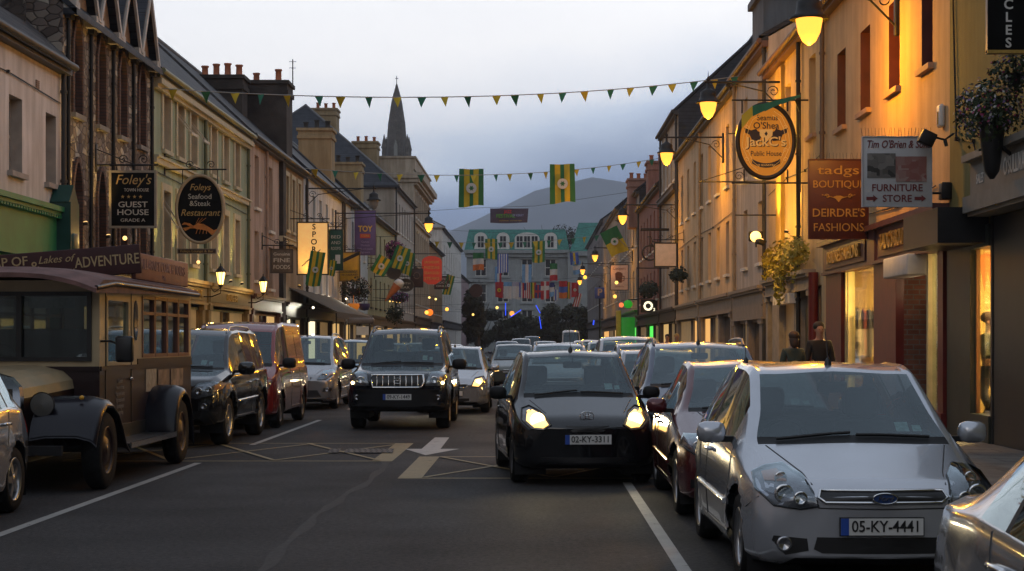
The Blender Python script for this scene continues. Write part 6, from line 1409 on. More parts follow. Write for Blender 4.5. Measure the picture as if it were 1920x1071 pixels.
def wall_lantern(x, y, z, label, watts=18, face=1):
    root = thing('wall_lantern', label, 'lantern', (x, y, z-.2), group='glass wall lanterns on the restaurant front')
    q = MB(); q.lathe([(.07,-.2),(.13,.14)], (x,y,z), n=6, smooth=False); q.build('lamp_glass', emit('lantern_glass', (1,.60,.14), 3.0), root, world=True)
    q = MB(); q.lathe([(.16,.14),(.15,.17),(.05,.30),(.02,.33),(.012,.40)], (x,y,z), n=6, smooth=False); q.lathe([(.01,-.3),(.06,-.26),(.075,-.2)], (x,y,z), n=6)
    for a in range(6):
        c, s_ = math.cos(a*PI/3), math.sin(a*PI/3); q.tube([(x+.072*c,y+.072*s_,z-.2),(x+.134*c,y+.134*s_,z+.14)], .009, 4)
    q.tube([(x,y,z-.28),(x,y,z-.45),(x-.25,y,z-.55),(SD['L'].x(-.1),y,z-.55)], .018, 6); q.tube([(x,y,z-.3),(x-.18,y,z-.42),(x-.28,y,z-.3)], .012, 5); q.build('cage', IRON, root, world=True)
    ld = bpy.data.lights.new('lantern_light', 'POINT'); ld.energy = watts; ld.color = (1,.55,.15); ld.shadow_soft_size = .1; lo = bpy.data.objects.new('lantern_light', ld); link(lo, root); lo.location = (.25, -.2, .1)
wall_lantern(-8.95, 48.6, 3.42, 'lit glass lantern on the olive restaurant shopfront'); wall_lantern(-8.95, 56.2, 3.42, 'lit glass lantern at the far end of the sage terrace')
def floodlight(loc, aim, label, watts, col=(1,.6,.2), blade=.5, size=70, st=14, name='floodlight'):
    root = thing(name, label, 'floodlight', loc); loc = Vector(loc); d = (Vector(aim)-loc).normalized()
    M = d.to_track_quat('Y', 'Z').to_matrix().to_4x4()
    q = MB(); q.bbox(-.13, .13, -.12, .0, -.09, .09, .02); q.tube([(0,-.1,0),(0,-.15,-.2)], .015, 5); M = M @ Matrix.Scale(1.5 if watts > 400 else 1 if watts > 100 else .5, 4); q.xf(M); q.build('housing', IRON, root)
    q = MB(); q.lathe([(.001,.05),(.06,.04),(.10,.003),(.10,.0)], (0,0,0), 'y', 14); q.xf(M); q.build('lamp_glass', emit('floodlight_glass_%d_%d' % (int(st), int(col[2]*100)), (col[0],col[1]*.9,col[2]*.8), st*.2), root)
    ld = bpy.data.lights.new('flood', 'SPOT'); ld.energy = watts*(5 if size == 50 and watts < 60 else 3 if size in (50,60) else 1); ld.color = col; ld.spot_size = R(size); ld.spot_blend = .8; ld.shadow_soft_size = .06
    if watts > 400:
        l2 = bpy.data.lights.new('added_vine_light', 'POINT'); l2.energy = 170; l2.color = (1,.50,.05); l2.shadow_soft_size = .15; o2_ = bpy.data.objects.new('added_vine_light', l2); link(o2_, root); o2_.location = (-.75, -2.6, .25)  # added point light, well off the lamp, to brighten the vines and wall
    lo = bpy.data.objects.new('flood', ld); link(lo, root); lo.location = d*.05; lo.rotation_euler = d.to_track_quat('-Z', 'Y').to_euler()
# small uplighters on the restaurant front and guest house ledge
for k, (y, z, zt, wt) in enumerate(((35.12,4.05,6,45),(37.0,3.9,6,40),(38.9,3.7,6,40),(45.25,3.45,6,30),(51.9,3.45,6,30),(53.9,3.45,6,30),(43.15,3.45,6,25))):
    floodlight((-9.25, y, z), (-9.55, y, zt), ('small uplighter on the guest house ledge ' if k < 3 else 'small uplighter on the restaurant ledge ')+('by the green bracket','under the black guest house sign','by the guest house pipes','beside the oval sign','under the second window group','far along the olive fascia','at the stone corner')[k], wt, (1,.62,.16), size=50, st=6)
floodlight((-8.95,37.25,3.85), (-8.85,34,3.9), 'lit floodlight below the black guest house sign facing down the street', 25, (1,.62,.2), size=100, st=10)
floodlight((-8.6,43.6,3.62), (-8.5,40,3.6), 'lit floodlight under the oval restaurant sign', 18, (1,.6,.2), size=100, st=8)
floodlight((-9.1,66.0,3.75), (-8.6,66.55,5.2), 'lit floodlight at the foot of the floodlit sports sign', 90, (1,.60,.12), size=70, st=10)
floodlight((-8.9,68.5,2.95), (-8.0,64,2.2), 'bright white floodlight under the awning of the sports shop', 60, (1,.95,.75), size=110, st=16)
floodlight((-8.9,80.5,3.6), (-8.2,75,3.2), 'white floodlight above the planted baskets', 50, (1,.92,.7), size=110, st=16)
floodlight((5.95,46.0,4.42), (4.9,40.0,3.6), 'blazing floodlight over the vine hung pub front', 420, (1,.66,.16), size=130, st=16)
floodlight((6.0,45.4,4.3), (6.55,45.6,6.5), 'uplighter washing the lamplit pub pilaster', 260, (1,.50,.08), size=60, st=5)
floodlight((6.25,42.4,4.35), (6.55,42.3,6.5), 'uplighter washing the downpipe by the pub', 80, (1,.50,.08), size=50, st=5)

# ------------------------------------------------------------------ hanging signs
CREAMT = pm('cream_letters', (.58,.53,.44), rough=.6)
def scroll(mb, c, r, turns, plane='xz', d=1, t=.012):
    pts = []
    for k in range(22):
        a = k/21*turns*2*PI; rr = r*(1-k/24); pts.append((c[0]+d*rr*math.cos(a), c[1], c[2]+rr*math.sin(a)))
    mb.tube(pts, t, 5)
def hanging(name, label, cx, Y, cz, wd, ht, board, frame, side, fr=.05, arm=True, group=None, thick=.06, shape='rect'):
    S = SD[side]; root = thing(name, label, 'sign', (cx, Y, cz-ht/2), group=group)
    q = MB()
    if shape == 'rect':
        q.bbox(cx-wd/2+fr, cx+wd/2-fr, Y-thick/2, Y+thick/2, cz-ht/2+fr, cz+ht/2-fr, .004)
        bo = q.build('board', board, root, world=True); q = MB()
        for a, c, e0, e1 in ((cx-wd/2,cx+wd/2,cz+ht/2-fr,cz+ht/2),(cx-wd/2,cx+wd/2,cz-ht/2,cz-ht/2+fr),(cx-wd/2,cx-wd/2+fr,cz-ht/2+fr,cz+ht/2-fr),(cx+wd/2-fr,cx+wd/2,cz-ht/2+fr,cz+ht/2-fr)): q.box(a, c, Y-thick/2-.015, Y+thick/2+.015, e0, e1)
        q.build('frame', frame, root, world=True)
    else:
        q.disc((cx,Y-thick/2,cz), wd/2-fr*.6, ht/2-fr*.6, n=40, t=thick); bo = q.build('board', board, root, world=True); q = MB(); N = 44; vs = []
        for k in range(N):
            c, s_ = math.cos(2*PI*k/N), math.sin(2*PI*k/N)
            for (dr, dy) in ((0,-.025),(-fr,-.025),(-fr,thick+.025),(0,thick+.025)): vs.append((cx+(wd/2+dr)*c, Y-thick/2+dy, cz+(ht/2+dr)*s_))
        q.add(vs, [(k*4+j, ((k+1)%N)*4+j, ((k+1)%N)*4+(j+1)%4, k*4+(j+1)%4) for k in range(N) for j in range(4)], 0, True); q.build('frame', frame, root, world=True)
    if arm:
        q = MB(); zt = cz+ht/2+.12; xw = S.x(-.01); far = cx-S.sg*wd/2*1.05
        q.tube([(xw,Y,zt),(far,Y,zt)], .022, 6); 
        for dx in (-.35,.35): q.tube([(cx+dx*wd,Y,zt),(cx+dx*wd,Y,cz+ht/2-(.0 if shape == 'rect' else ht*.14))], .012, 5)
        scroll(q, (cx-wd*.22,Y,zt+.12), .11, 1.4, d=1); scroll(q, (cx+wd*.22,Y,zt+.12), .11, 1.4, d=-1); q.tube([(xw,Y,zt+.35),(cx,Y,zt+.02)], .012, 5)
        q.bbox(xw-.02, xw+.02, Y-.06, Y+.06, zt-.15, zt+.45, .01); q.build('bracket', IRON, root, world=True)
    return root, bo
WG = pm('weathered_cream_frame', (.30,.26,.20), rough=.6)
r_, bo = hanging('pub_sign', 'square black guest house sign with cream frame and scrolled iron top', -8.78, 37.3, 4.70, 1.04, 1.26, BLKMATT, WG, 'L')
yy = 37.26; GT = pm('gilt_script', (.52,.33,.11), rough=.45)
text("Foley's", .30, GT, bo, (-8.78,yy,5.12), 'front', shear=.3, width=.78); text('TOWN HOUSE', .10, CREAMT, bo, (-8.70,yy,4.90), 'front', width=.54)
for k in range(4):
    q = MB(); c = (-9.0+k*.13, 4.755); q.prism([(c[0]+(.042 if a%2 == 0 else .018)*math.sin(a*PI/5), c[1]+(.042 if a%2 == 0 else .018)*math.cos(a*PI/5)) for a in range(10)], 'y', yy-.006, yy); q.build('star', GT, bo, world=True)
text('GUEST', .175, CREAMT, bo, (-8.78,yy,4.58), 'front', width=.64, bold=.008); text('HOUSE', .175, CREAMT, bo, (-8.78,yy,4.41), 'front', width=.68, bold=.008); text('GRADE A', .10, CREAMT, bo, (-8.78,yy,4.24), 'front', width=.54)
r_, bo = hanging('pub_sign', 'oval black seafood restaurant sign with gilt rim and orange lobster', -8.67, 44.2, 5.02, 1.30, 1.82, BLKMATT, pm('gilt_rim', (.42,.31,.19), rough=.5), 'L', fr=.08, shape='oval')
yy = 44.16; text('Foleys', .24, GT, bo, (-8.67,yy,5.58), 'front', shear=.3, width=.54); text('Seafood', .19, CREAMT, bo, (-8.67,yy,5.34), 'front', width=.60); text('&Steak', .19, CREAMT, bo, (-8.67,yy,5.16), 'front', width=.54); text('Restaurant', .24, GT, bo, (-8.67,yy,4.92), 'front', shear=.3, width=1.02)
LOB = pm('orange_lobster', (.60,.21,.04), rough=.5, var=.25, scale=9); q = MB(); cx, cz = -8.67, 4.55
bodyp = [(-.16,.04),(-.05,.10),(.10,.08),(.24,0),(.36,-.08),(.44,-.05),(.47,-.14),(.42,-.22),(.30,-.2),(.2,-.1),(.05,-.06),(-.1,-.05)]
q.prism([(cx+a, cz+b_) for a, b_ in bodyp], 'y', yy-.012, yy)
for cl in ([(-.14,.02),(-.26,.10),(-.40,.13),(-.47,.06),(-.36,.07),(-.28,.03),(-.18,-.02)], [(-.12,-.03),(-.25,-.03),(-.38,-.10),(-.44,-.02),(-.33,.0),(-.22,.02),(-.12,.02)]): q.prism([(cx+a, cz+b_) for a, b_ in cl], 'y', yy-.014, yy-.001)
for k in range(4): q.tube([(cx-.06+k*.08,yy-.008,cz-.05),(cx-.10+k*.09,yy-.008,cz-.17)], .008, 4)
for k in range(3): q.tube([(cx-.1+k*.03,yy-.008,cz+.09),(cx-.02+k*.09,yy-.008,cz+.24)], .006, 4)
q.build('lobster', LOB, bo, world=True)
r_, bo = hanging('pub_sign', 'narrow dark lounge bar plank hung under the oval restaurant sign', -8.75, 44.2, 3.93, 1.02, .14, pm('brown_plank', (.05,.022,.012), rough=.5), WG, 'L', fr=.02, arm=False)
q = MB(); [q.tube([(-8.75+d_,44.2,4.0),(-8.75+d_,44.2,4.3)], .006, 4) for d_ in (-.3,.3)]; q.build('chain', IRON, r_, world=True)
text('Foleys Lounge & Bar', .09, GT, bo, (-8.75,44.165,3.93), 'front', width=.85)
r_, bo = hanging('shop_sign', 'weathered grey brown shop board reading FINE FOODS', -8.9, 60, 4.42, .80, .86, pm('grey_brown_board', (.13,.10,.075), rough=.7, var=.35, scale=6), pm('brown_board_frame', (.07,.05,.035)), 'L')
for s_, z_, sz in (('Genuine', 4.66, .15), ('FINE', 4.44, .2), ('FOODS', 4.2, .2)): text(s_, sz, CREAMT, bo, (-8.9,59.965,z_), 'front', width=.58, bold=.01)
r_, bo = hanging('shop_sign', 'tall floodlit amber sports shop sign in a black frame', -8.67, 66.6, 5.22, 1.25, 2.08, pm('floodlit_sign_board', (.62,.42,.20), rough=.6, emit=(1,.52,.15), es=.5), BLACK, 'L')  # the floodlight's amber wash is put into the board as emission
text('SPORTS', .31, BLACK, bo, (-8.62,66.565,5.32), 'front', vertical=True, bold=.02)
r_, bo = hanging('shop_sign', 'dark green shop sign with white lettering beside the sports sign', -8.98, 77, 5.72, .66, 1.86, pm('bottle_green_board', (.015,.07,.04), rough=.5), pm('green_board_frame', (.01,.04,.03)), 'L')
for k, s_ in enumerate(('BED', 'AND', 'ROOMS')): text(s_, .2, CREAMT, bo, (-8.98,76.965,6.3-k*.26), 'front', width=.42)
q = MB(); q.box(-9.0,-8.78,76.955,76.963,5.1,5.5); q.build('notice', WHITE, bo, world=True)
r_, bo = hanging('shop_sign', 'yellow restaurant sign with black diagonal band', -9.0, 83, 5.22, 1.02, 1.44, pm('mustard_board', (.40,.26,.02), rough=.5), pm('mustard_frame', (.12,.08,.02)), 'L')
q = MB(); q.add([(-9.48,82.955,5.35),(-8.52,82.955,5.80),(-8.52,82.955,5.98),(-9.48,82.955,5.53)], [(0,1,2,3)]); q.build('black_band', BLACK, bo, world=True)
text('CONTINENTAL', .14, BLACK, bo, (-9.0,82.96,5.0), 'front', width=.8); text('RESTAURANT', .14, BLACK, bo, (-9.0,82.96,4.82), 'front', width=.8)
r_, bo = hanging('shop_banner', 'tall purple and blue toy store banner', -8.85, 89, 7.25, 1.12, 2.35, pm('purple_blue_banner', (.09,.07,.21), rough=.7, var=.3, scale=1), pm('banner_frame', (.10,.07,.12)), 'L', fr=.03)
text('TOY', .42, pm('toy_yellow', (.5,.34,.06)), bo, (-8.85,88.965,7.45), 'front', width=.75, bold=.03); q = MB(); q.box(-9.12,-8.58,88.96,88.968,6.98,7.2); q.build('red_strip', pm('toy_red', (.4,.06,.04)), bo, world=True); text('STORE', .16, pm('toy_yellow', (.5,.34,.06)), bo, (-8.85,88.958,7.09), 'front', width=.42)
for k in range(4): text(('Games', 'Models', 'Dolls and puzzles', 'Jigsaws')[k], .15, pm('lilac_letters', (.22,.22,.42)), bo, (-8.85,88.965,6.78-k*.18), 'front', width=(.4,.45,.8,.5)[k])
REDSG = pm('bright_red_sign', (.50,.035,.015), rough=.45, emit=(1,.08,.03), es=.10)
r_ = thing('restaurant_sign', 'red arched pizza restaurant sign with yellow lettering', 'sign', (-7.25,120,5.7)); q = MB()
q.prism([(-7.95,5.9),(-7.95,7.2)]+[(-7.25-.7*math.cos(a*PI/8), 7.2+.4*math.sin(a*PI/8)) for a in range(1,8)]+[(-6.55,7.2),(-6.55,5.9),(-7.0,5.6),(-7.5,5.6)], 'y', 119.95, 120.05); bo = q.build('board', REDSG, r_, world=True)
YL = pm('yellow_letters', (.6,.42,.08)); [text(s_, .26, YL, bo, (-7.25,119.93,7.15-k*.38), 'front', width=1.05) for k, s_ in enumerate(('SALVADORS','PIZZAS','SEAFOOD','STEAKS'))]
q = MB(); q.tube([(-9.6,120,7.75),(-6.9,120,7.75)], .03, 5); q.build('bracket', IRON, r_, world=True)
r_, bo = hanging('shop_sign', 'square dark maroon sign with pale ring below the red pizza sign', -7.75, 112, 5.75, .85, 1.25, pm('dark_maroon_board', (.05,.018,.015), rough=.5), BLACK, 'L'); q = MB(); q.tube([(-7.75+.2*math.cos(a*PI/10),111.95,5.9+.2*math.sin(a*PI/10)) for a in range(21)], .03, 5); q.build('ring', pm('pale_brown', (.2,.12,.08)), bo, world=True)
r_, bo = hanging('shop_sign', 'wide brown board of small lettering under the red pizza sign', -7.0, 128, 6.0, 1.1, 1.0, pm('brown_red_board', (.09,.03,.025), rough=.5), BLACK, 'L'); [text(s_, .2, CREAMT, bo, (-7.0,127.96,6.25-k*.26), 'front', width=.85) for k, s_ in enumerate(('COFFEE','DOCK','GRILL'))]
for cx, Y, cz, lb in ((-8.1,98,5.55,'round dark pub sign hung by the pale yellow house'), (-7.75,102,4.95,'oval dark pub sign reading SMITH BAR')):
    r_, bo = hanging('pub_sign', lb, cx, Y, cz, 1.05 if Y == 102 else .85, .8, pm('dark_pub_board', (.05,.04,.035), rough=.5), pm('dark_pub_rim', (.10,.08,.06)), 'L', shape='oval')
    if Y == 102: text('SMITH', .17, CREAMT, bo, (cx,Y-.04,cz+.1), 'front', width=.6); text('BAR', .2, CREAMT, bo, (cx,Y-.04,cz-.14), 'front', width=.5)
r_, bo = hanging('pub_sign', 'plain round brown sign far along the restaurant side', -5.5, 160, 6.35, 1.25, 1.25, pm('brown_round', (.055,.022,.018), rough=.5), pm('brown_round_rim', (.08,.035,.03)), 'L', shape='oval')
q = MB(); q.tube([(-8.0,91.2,3.75),(-7.35,91.2,4.6)], [.03,.26], 14, 0); q.ball((-7.28,91.2,4.68), .28, .28, .24, 12, 1); 
props(q.build('ice_cream_cone', [pm('wafer', (.45,.15,.05), rough=.6), WHITE], origin=(-7.7,91.2,3.75)), 'giant model ice cream cone tilted out from the white house', 'model cone')

# east side signs
r_, bo = hanging('shop_sign', 'black hanging cycles sign with white vertical letters and gold lower edge', 5.96, 20.9, 6.15, .86, 2.05, BLKMATT, BLACK, 'R', fr=.01)
text('CYCLES', .165, pm('white_letters', (.65,.64,.62)), bo, (5.79,20.865,5.636), 'front', vertical=True, bold=.02); q = MB(); q.box(5.53,6.39,20.85,20.95,5.12,5.16); q.build('gold_edge', GOLD, bo, world=True)
def spikes(root, x0, x1, y, z, n, h=.14):
    q = MB()
    for k in range(n): x = x0+(x1-x0)*k/(n-1); q.tube([(x,y,z),(x+random.uniform(-.02,.02),y+random.uniform(-.05,.05),z+h)], .003, 3)
    q.build('bird_spikes', IRON, root, world=True)
r_, bo = hanging('shop_sign', 'white furniture store sign with two photographs and red arrows', 5.745, 27.1, 4.29, 1.11, 1.12, pm('white_sign_board', (.50,.51,.53), rough=.5, var=.05), pm('white_sign_edge', (.42,.43,.45)), 'R', fr=.015, arm=False)
yy = 27.065; RD = pm('maroon_letters', (.16,.025,.025), rough=.5); text("Tim O'Brien & Sons", .17, RD, bo, (5.76,yy,4.72), 'front', shear=.25, width=1.0, bold=.01); text('FURNITURE', .155, RD, bo, (5.745,yy,4.03), 'front', width=.80, bold=.012); text('STORE', .155, RD, bo, (5.745,yy,3.86), 'front', width=.46, bold=.012)
for s_, x in ((1, 5.345), (1, 6.11)):
    q = MB(); q.prism([(x-.09,3.84),(x+.02,3.84),(x+.02,3.81),(x+.09,3.865),(x+.02,3.92),(x+.02,3.89),(x-.09,3.89)], 'y', yy-.004, yy); q.build('arrow', RD, bo, world=True)
def photo_mat(name, c1, c2, sc):
    m = pm(name, c1, rough=.4, var=.1); t = m.node_tree; b_ = t.nodes['Principled BSDF']; c = t.nodes.new('ShaderNodeTexCoord'); v = t.nodes.new('ShaderNodeTexVoronoi'); v.inputs['Scale'].default_value = sc; v.distance = 'CHEBYCHEV'
    t.links.new(c.outputs['Object'], v.inputs['Vector']); r = t.nodes.new('ShaderNodeMixRGB'); r.inputs[1].default_value = (*c1, 1); r.inputs[2].default_value = (*c2, 1); s = t.nodes.new('ShaderNodeSeparateColor'); t.links.new(v.outputs['Color'], s.inputs[0]); t.links.new(s.outputs[0], r.inputs[0]); t.links.new(r.outputs[0], b_.inputs['Base Color']); return m
q = MB(); q.box(5.27,5.72,yy-.004,yy,4.19,4.58); q.build('photograph', photo_mat('dining_photo', (.03,.03,.03), (.22,.21,.2), 9), bo, world=True); q = MB(); q.box(5.72,6.21,yy-.007,yy-.003,4.13,4.53); q.build('photograph', photo_mat('bedroom_photo', (.25,.08,.07), (.35,.26,.24), 8), bo, world=True)
spikes(r_, 5.2, 6.29, 27.1, 4.85, 22); q = MB(); q.tube([(6.28,27.1,3.95),(6.6,27.1,3.95)], .02, 5); q.bbox(6.44,6.6,27.0,27.25,3.85,4.12,.02); q.build('bracket', IRON, r_, world=True)
fl = thing('floodlight', 'unlit black floodlight on an arm over the furniture sign', 'floodlight', (6.15,26.75,4.78)); q = MB(); q.bbox(-.12,.12,-.08,.08,-.11,.11,.02); q.xf(Matrix.Rotation(R(25),4,'Y')); q.build('housing', IRON, fl); q = MB(); q.tube([(.1,0,.02),(.28,.02,-.02),(.42,.05,.08)], .018, 5); q.tube([(.28,.02,-.02),(.3,.0,-.12)], .03, 6); q.tube([(.42,.05,.08),(.75,-.7,.2)], .008, 4); q.build('arm', IRON, fl)
r_, bo = hanging('shop_sign', 'dark red boutique sign with gold lettering behind the furniture sign', 5.83, 32.8, 4.33, 1.16, 1.54, pm('dark_red_board', (.040,.006,.005), rough=.5, var=.1), pm('dark_red_edge', (.05,.008,.006)), 'R', fr=.015, arm=False)
yy = 32.765; GS = pm('dull_gold_letters', (.24,.15,.04), rough=.5); text('tadgs', .24, GS, bo, (5.83,yy,4.88), 'front', width=.80); text('BOUTIQUE', .20, GS, bo, (5.83,yy,4.61), 'front', width=.98); text("DEIRDRE'S", .22, GS, bo, (5.83,yy,4.06), 'front', width=1.0, bold=.008); text('FASHIONS', .22, GS, bo, (5.83,yy,3.78), 'front', width=.96)
q = MB(); q.prism([(5.83+a, 4.36+b_) for a, b_ in ((-.13,.0),(-.04,.035),(.04,.035),(.13,0),(.06,-.02),(0,-.09),(-.06,-.02))], 'y', yy-.005, yy)
for s_ in (-1,1): scroll(q, (5.83+s_*.22,yy-.004,4.38), .05, 1.2, d=s_, t=.008); q.tube([(5.83+s_*.1,yy-.004,4.36),(5.83+s_*.32,yy-.004,4.41)], .007, 4)
q.build('flourish', GS, bo, world=True); spikes(r_, 5.28, 6.38, 32.8, 5.1, 18, .12); q = MB(); q.tube([(6.3,32.8,3.62),(6.6,32.8,3.62)], .02, 5); q.tube([(6.3,32.8,5.0),(6.6,32.8,5.0)], .02, 5); q.build('bracket', IRON, r_, world=True)
# oval pub sign
ORB = pm('orange_pub_board', (.26,.075,.008), rough=.5, var=.1, emit=(1,.34,.03), es=.36)  # glow put into the board and pale lettering by emission, no lamp inside
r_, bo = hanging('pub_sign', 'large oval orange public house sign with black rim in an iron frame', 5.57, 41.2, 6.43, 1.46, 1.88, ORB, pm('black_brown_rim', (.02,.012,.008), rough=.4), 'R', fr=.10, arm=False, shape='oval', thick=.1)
yy = 41.12; PLE = pm('pale_orange_line', (.55,.28,.10), rough=.5, emit=(1,.5,.12), es=.3); DKN = pm('dark_navy_letters', (.03,.018,.03), rough=.5)
text('Seamus', .19, DKN, bo, (5.60,yy,6.98), 'front', width=.5, bold=.012); text("O'Shea", .22, DKN, bo, (5.57,yy,6.79), 'front', width=.62, bold=.014)
for s_ in (-1,1):
    q = MB(); q.prism([(5.57+s_*a, b_) for a, b_ in ((.08,6.62),(.2,6.66),(.24,6.72),(.36,6.68),(.52,6.74),(.50,6.62),(.40,6.58),(.34,6.44),(.16,6.42))], 'y', yy-.004, yy); q.build('crest', DKN, bo, world=True)
q = MB(); q.prism([(5.41,6.70),(5.73,6.70),(5.72,6.55),(5.57,6.42),(5.42,6.55)], 'y', yy-.006, yy-.001); q.build('shield', PLE, bo, world=True); q = MB(); q.prism([(5.57,6.66),(5.61,6.6),(5.57,6.54),(5.53,6.6)], 'y', yy-.009, yy-.005); q.build('crest', DKN, bo, world=True)
text("JackC's", .31, DKN, bo, (5.59,yy-.008,6.385), 'front', width=.98, bold=.02); text("JackC's", .31, PLE, bo, (5.57,yy-.012,6.40), 'front', width=.98, bold=.012); text('Public House', .17, DKN, bo, (5.57,yy,6.12), 'front', width=.74, bold=.010)
q = MB(); pts = [(5.57+a, 5.78+.9*a*a) for a in [(-.34+.68*k/10) for k in range(11)]]; q.prism(pts+[(p[0], p[1]+.11) for p in reversed(pts)], 'y', yy-.004, yy); rb = q.build('ribbon', DKN, bo, world=True); text('O SEANSTIN', .07, PLE, rb, (5.57,yy-.006,5.84), 'front', width=.4)
for s_ in (-1,1):
    q = MB()
    for k, (rx, rz) in enumerate(((.56,.76),(.48,.66))): q.tube([(5.57+s_*rx*math.sin(a*PI/9)*(1+.05*math.sin(a*4)), yy-.002, 6.43+rz*math.cos(a*PI/9)) for a in range(1,9)], .007, 4)
    for z_ in (5.98,6.2,6.75): scroll(q, (5.57+s_*.46,yy-.002,z_), .06, 1.2, d=s_, t=.006)
    q.build('filigree', PLE, bo, world=True)
q = MB()
for z_ in (7.42,5.42): q.tube([(4.75,41.2,z_),(6.62,41.2,z_)], .022, 6)
q.tube([(6.40,41.2,5.2),(6.40,41.2,7.6)], .025, 6); q.tube([(5.0,41.2,7.42),(5.0,41.2,7.1)], .02, 5); q.tube([(6.1,41.2,7.42),(6.1,41.2,7.15)], .02, 5); q.tube([(5.05,41.2,5.42),(5.05,41.2,5.75)], .02, 5); q.tube([(6.1,41.2,5.42),(6.1,41.2,5.75)], .02, 5); q.tube([(6.38,41.2,7.42),(6.38,41.2,7.15),(6.3,41.2,7.42)], .03, 5)
q.build('bracket', IRON, r_, world=True)
ir = thing('sign_bracket', 'empty scrolled iron sign bracket on the lamplit yellow pilaster', 'bracket', (6.6,46,5.6)); q = MB(); q.tube([(6.6,46,5.9),(4.4,46,5.9)], .02, 5); q.tube([(6.6,46,7.2),(5.2,46,7.2)], .02, 5); q.tube([(6.6,46,6.6),(4.5,46,5.92)], .012, 4); q.tube([(6.6,46,5.0),(5.4,46,5.0)], .02, 5); scroll(q, (5.5,46,6.05), .13, 1.5); q.build('arm', IRON, ir, world=True)
r_, bo = hanging('shop_sign', 'blank tan square sign in a black frame', 5.78, 75.5, 5.42, 1.04, 1.10, pm('tan_blank_board', (.52,.34,.22), rough=.6, emit=(1,.55,.3), es=.16), BLACK, 'R', fr=.06);  # lit look put into the tan board by emission, no lamp inside
r_ = thing('bicycle_sign', 'old bicycle hung as a black iron shop sign beside the blank tan sign', 'sign', (5.3,84,4.4)); q = MB(); cx, cz = 5.65, 5.95
q.tube([(cx+.36*math.cos(a*PI/14),84,cz+.36*math.sin(a*PI/14)) for a in range(29)], .045, 6); q.tube([(cx+1.0+.36*math.cos(a*PI/14),84.4,cz+.36*math.sin(a*PI/14)) for a in range(29)], .03, 6)
for a in range(8): q.tube([(cx,84,cz),(cx+.34*math.cos(a*PI/4),84,cz+.34*math.sin(a*PI/4))], .008, 4)
q.build('wheel', BLACK, r_, world=True); q = MB(); q.tube([(cx,84,cz),(cx+.12,84,cz+.62),(cx+.05,84,cz+.8),(cx-.12,84,cz+.78)], .025, 5); q.tube([(cx+.12,84,cz+.55),(cx+.8,84.3,cz+.5),(cx+1,84.4,cz)], .025, 5); q.tube([(cx+.1,84,cz+.45),(cx+.5,84.2,cz-.1),(cx+.8,84.3,cz+.5)], .022, 5); q.build('bicycle_frame', BLACK, r_, world=True)
q = MB(); q.tube([(5.2,84,7.1),(6.62,84,7.1)], .07, 6); q.tube([(cx,84,7.1),(cx,84,cz+.36)], .015, 4); q.tube([(5.0,84,5.2),(6.6,84,5.2)], .03, 5); q.build('bracket', IRON, r_, world=True)
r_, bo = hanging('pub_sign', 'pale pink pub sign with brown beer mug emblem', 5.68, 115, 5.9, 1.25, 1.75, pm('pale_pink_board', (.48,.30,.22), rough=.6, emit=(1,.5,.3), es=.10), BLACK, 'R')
BRM = pm('brown_emblem', (.25,.07,.02), rough=.6); text("Coopers", .3, BRM, bo, (5.68,114.95,6.5), 'front', width=.85); text('tavern', .22, BRM, bo, (5.68,114.95,5.3), 'front', width=.6); q = MB(); q.prism([(5.45,5.55),(5.85,5.55),(5.9,6.15),(5.78,6.25),(5.55,6.28),(5.4,6.15)], 'y', 114.94, 114.96); q.tube([(5.88,114.95,6.0),(6.02,114.95,5.95),(6.0,114.95,5.7),(5.86,114.95,5.65)], .035, 5); q.build('emblem', BRM, bo, world=True)
ps = thing('parking_sign', 'blue parking sign with pale letter P on a pole', 'sign', (4.1,108,.12)); q = MB(); q.tube([(4.1,108,.12),(4.1,108,5.1)], .05, 8); q.build('post', IRON, ps, world=True); q = MB(); q.bbox(3.78,4.42,107.9,107.95,4.3,5.0,.03); pb = q.build('board', pm('parking_blue', (.07,.09,.25), rough=.5), ps, world=True); text('P', .6, pm('pale_orange_p', (.6,.35,.22)), pb, (4.1,107.88,4.68), 'front', bold=.03)
o2 = thing('illuminated_sign', 'round white lit letter O sign with small 2 on the black shopfront', 'sign', (6.1,92,3.2)); q = MB(); q.tube([(6.1+.2*math.cos(a*PI/12),91.9,3.5+.2*math.sin(a*PI/12)) for a in range(25)], .06, 6); q.build('letter', emit('white_neon', (1,.9,.6), 1.3), o2, world=True); text('2', .22, emit('white_neon', (1,.9,.6), 1.3), o2, (6.42,91.85,3.3), 'front', bold=.02); q = MB(); q.box(5.7,6.6,91.96,92.04,3.15,3.85); q.build('board', BLACK, o2, world=True)
gl = thing('illuminated_sign', 'glowing green shop lantern sign before the green shopfront', 'sign', (5.4,99,3.4)); q = MB(); q.ball((5.4,99,3.75), .27, .24, .24, 14); q.build('lamp_glass', emit('green_neon', (.03,.5,.03), .45, (.02,.12,.02)), gl, world=True); q = MB(); q.tube([(5.4,99,4.0),(6.6,99,4.1)], .03, 5); q.build('bracket', IRON, gl, world=True)
gw = thing('shop_column', 'bright green and yellow painted shop column on the pavement edge', 'column', (5.1,100,.12)); q = MB(); q.bbox(5.05,5.85,99.8,100.2,.12,3.0,.04); q.build('green_shaft', pm('vivid_green', (.02,.26,.03), rough=.5, emit=(.03,.5,.05), es=.12), gw, world=True); q = MB(); q.bbox(4.75,5.04,99.8,100.2,.12,3.4,.04); q.build('yellow_shaft', pm('vivid_yellow', (.5,.30,.03), rough=.5), gw, world=True)
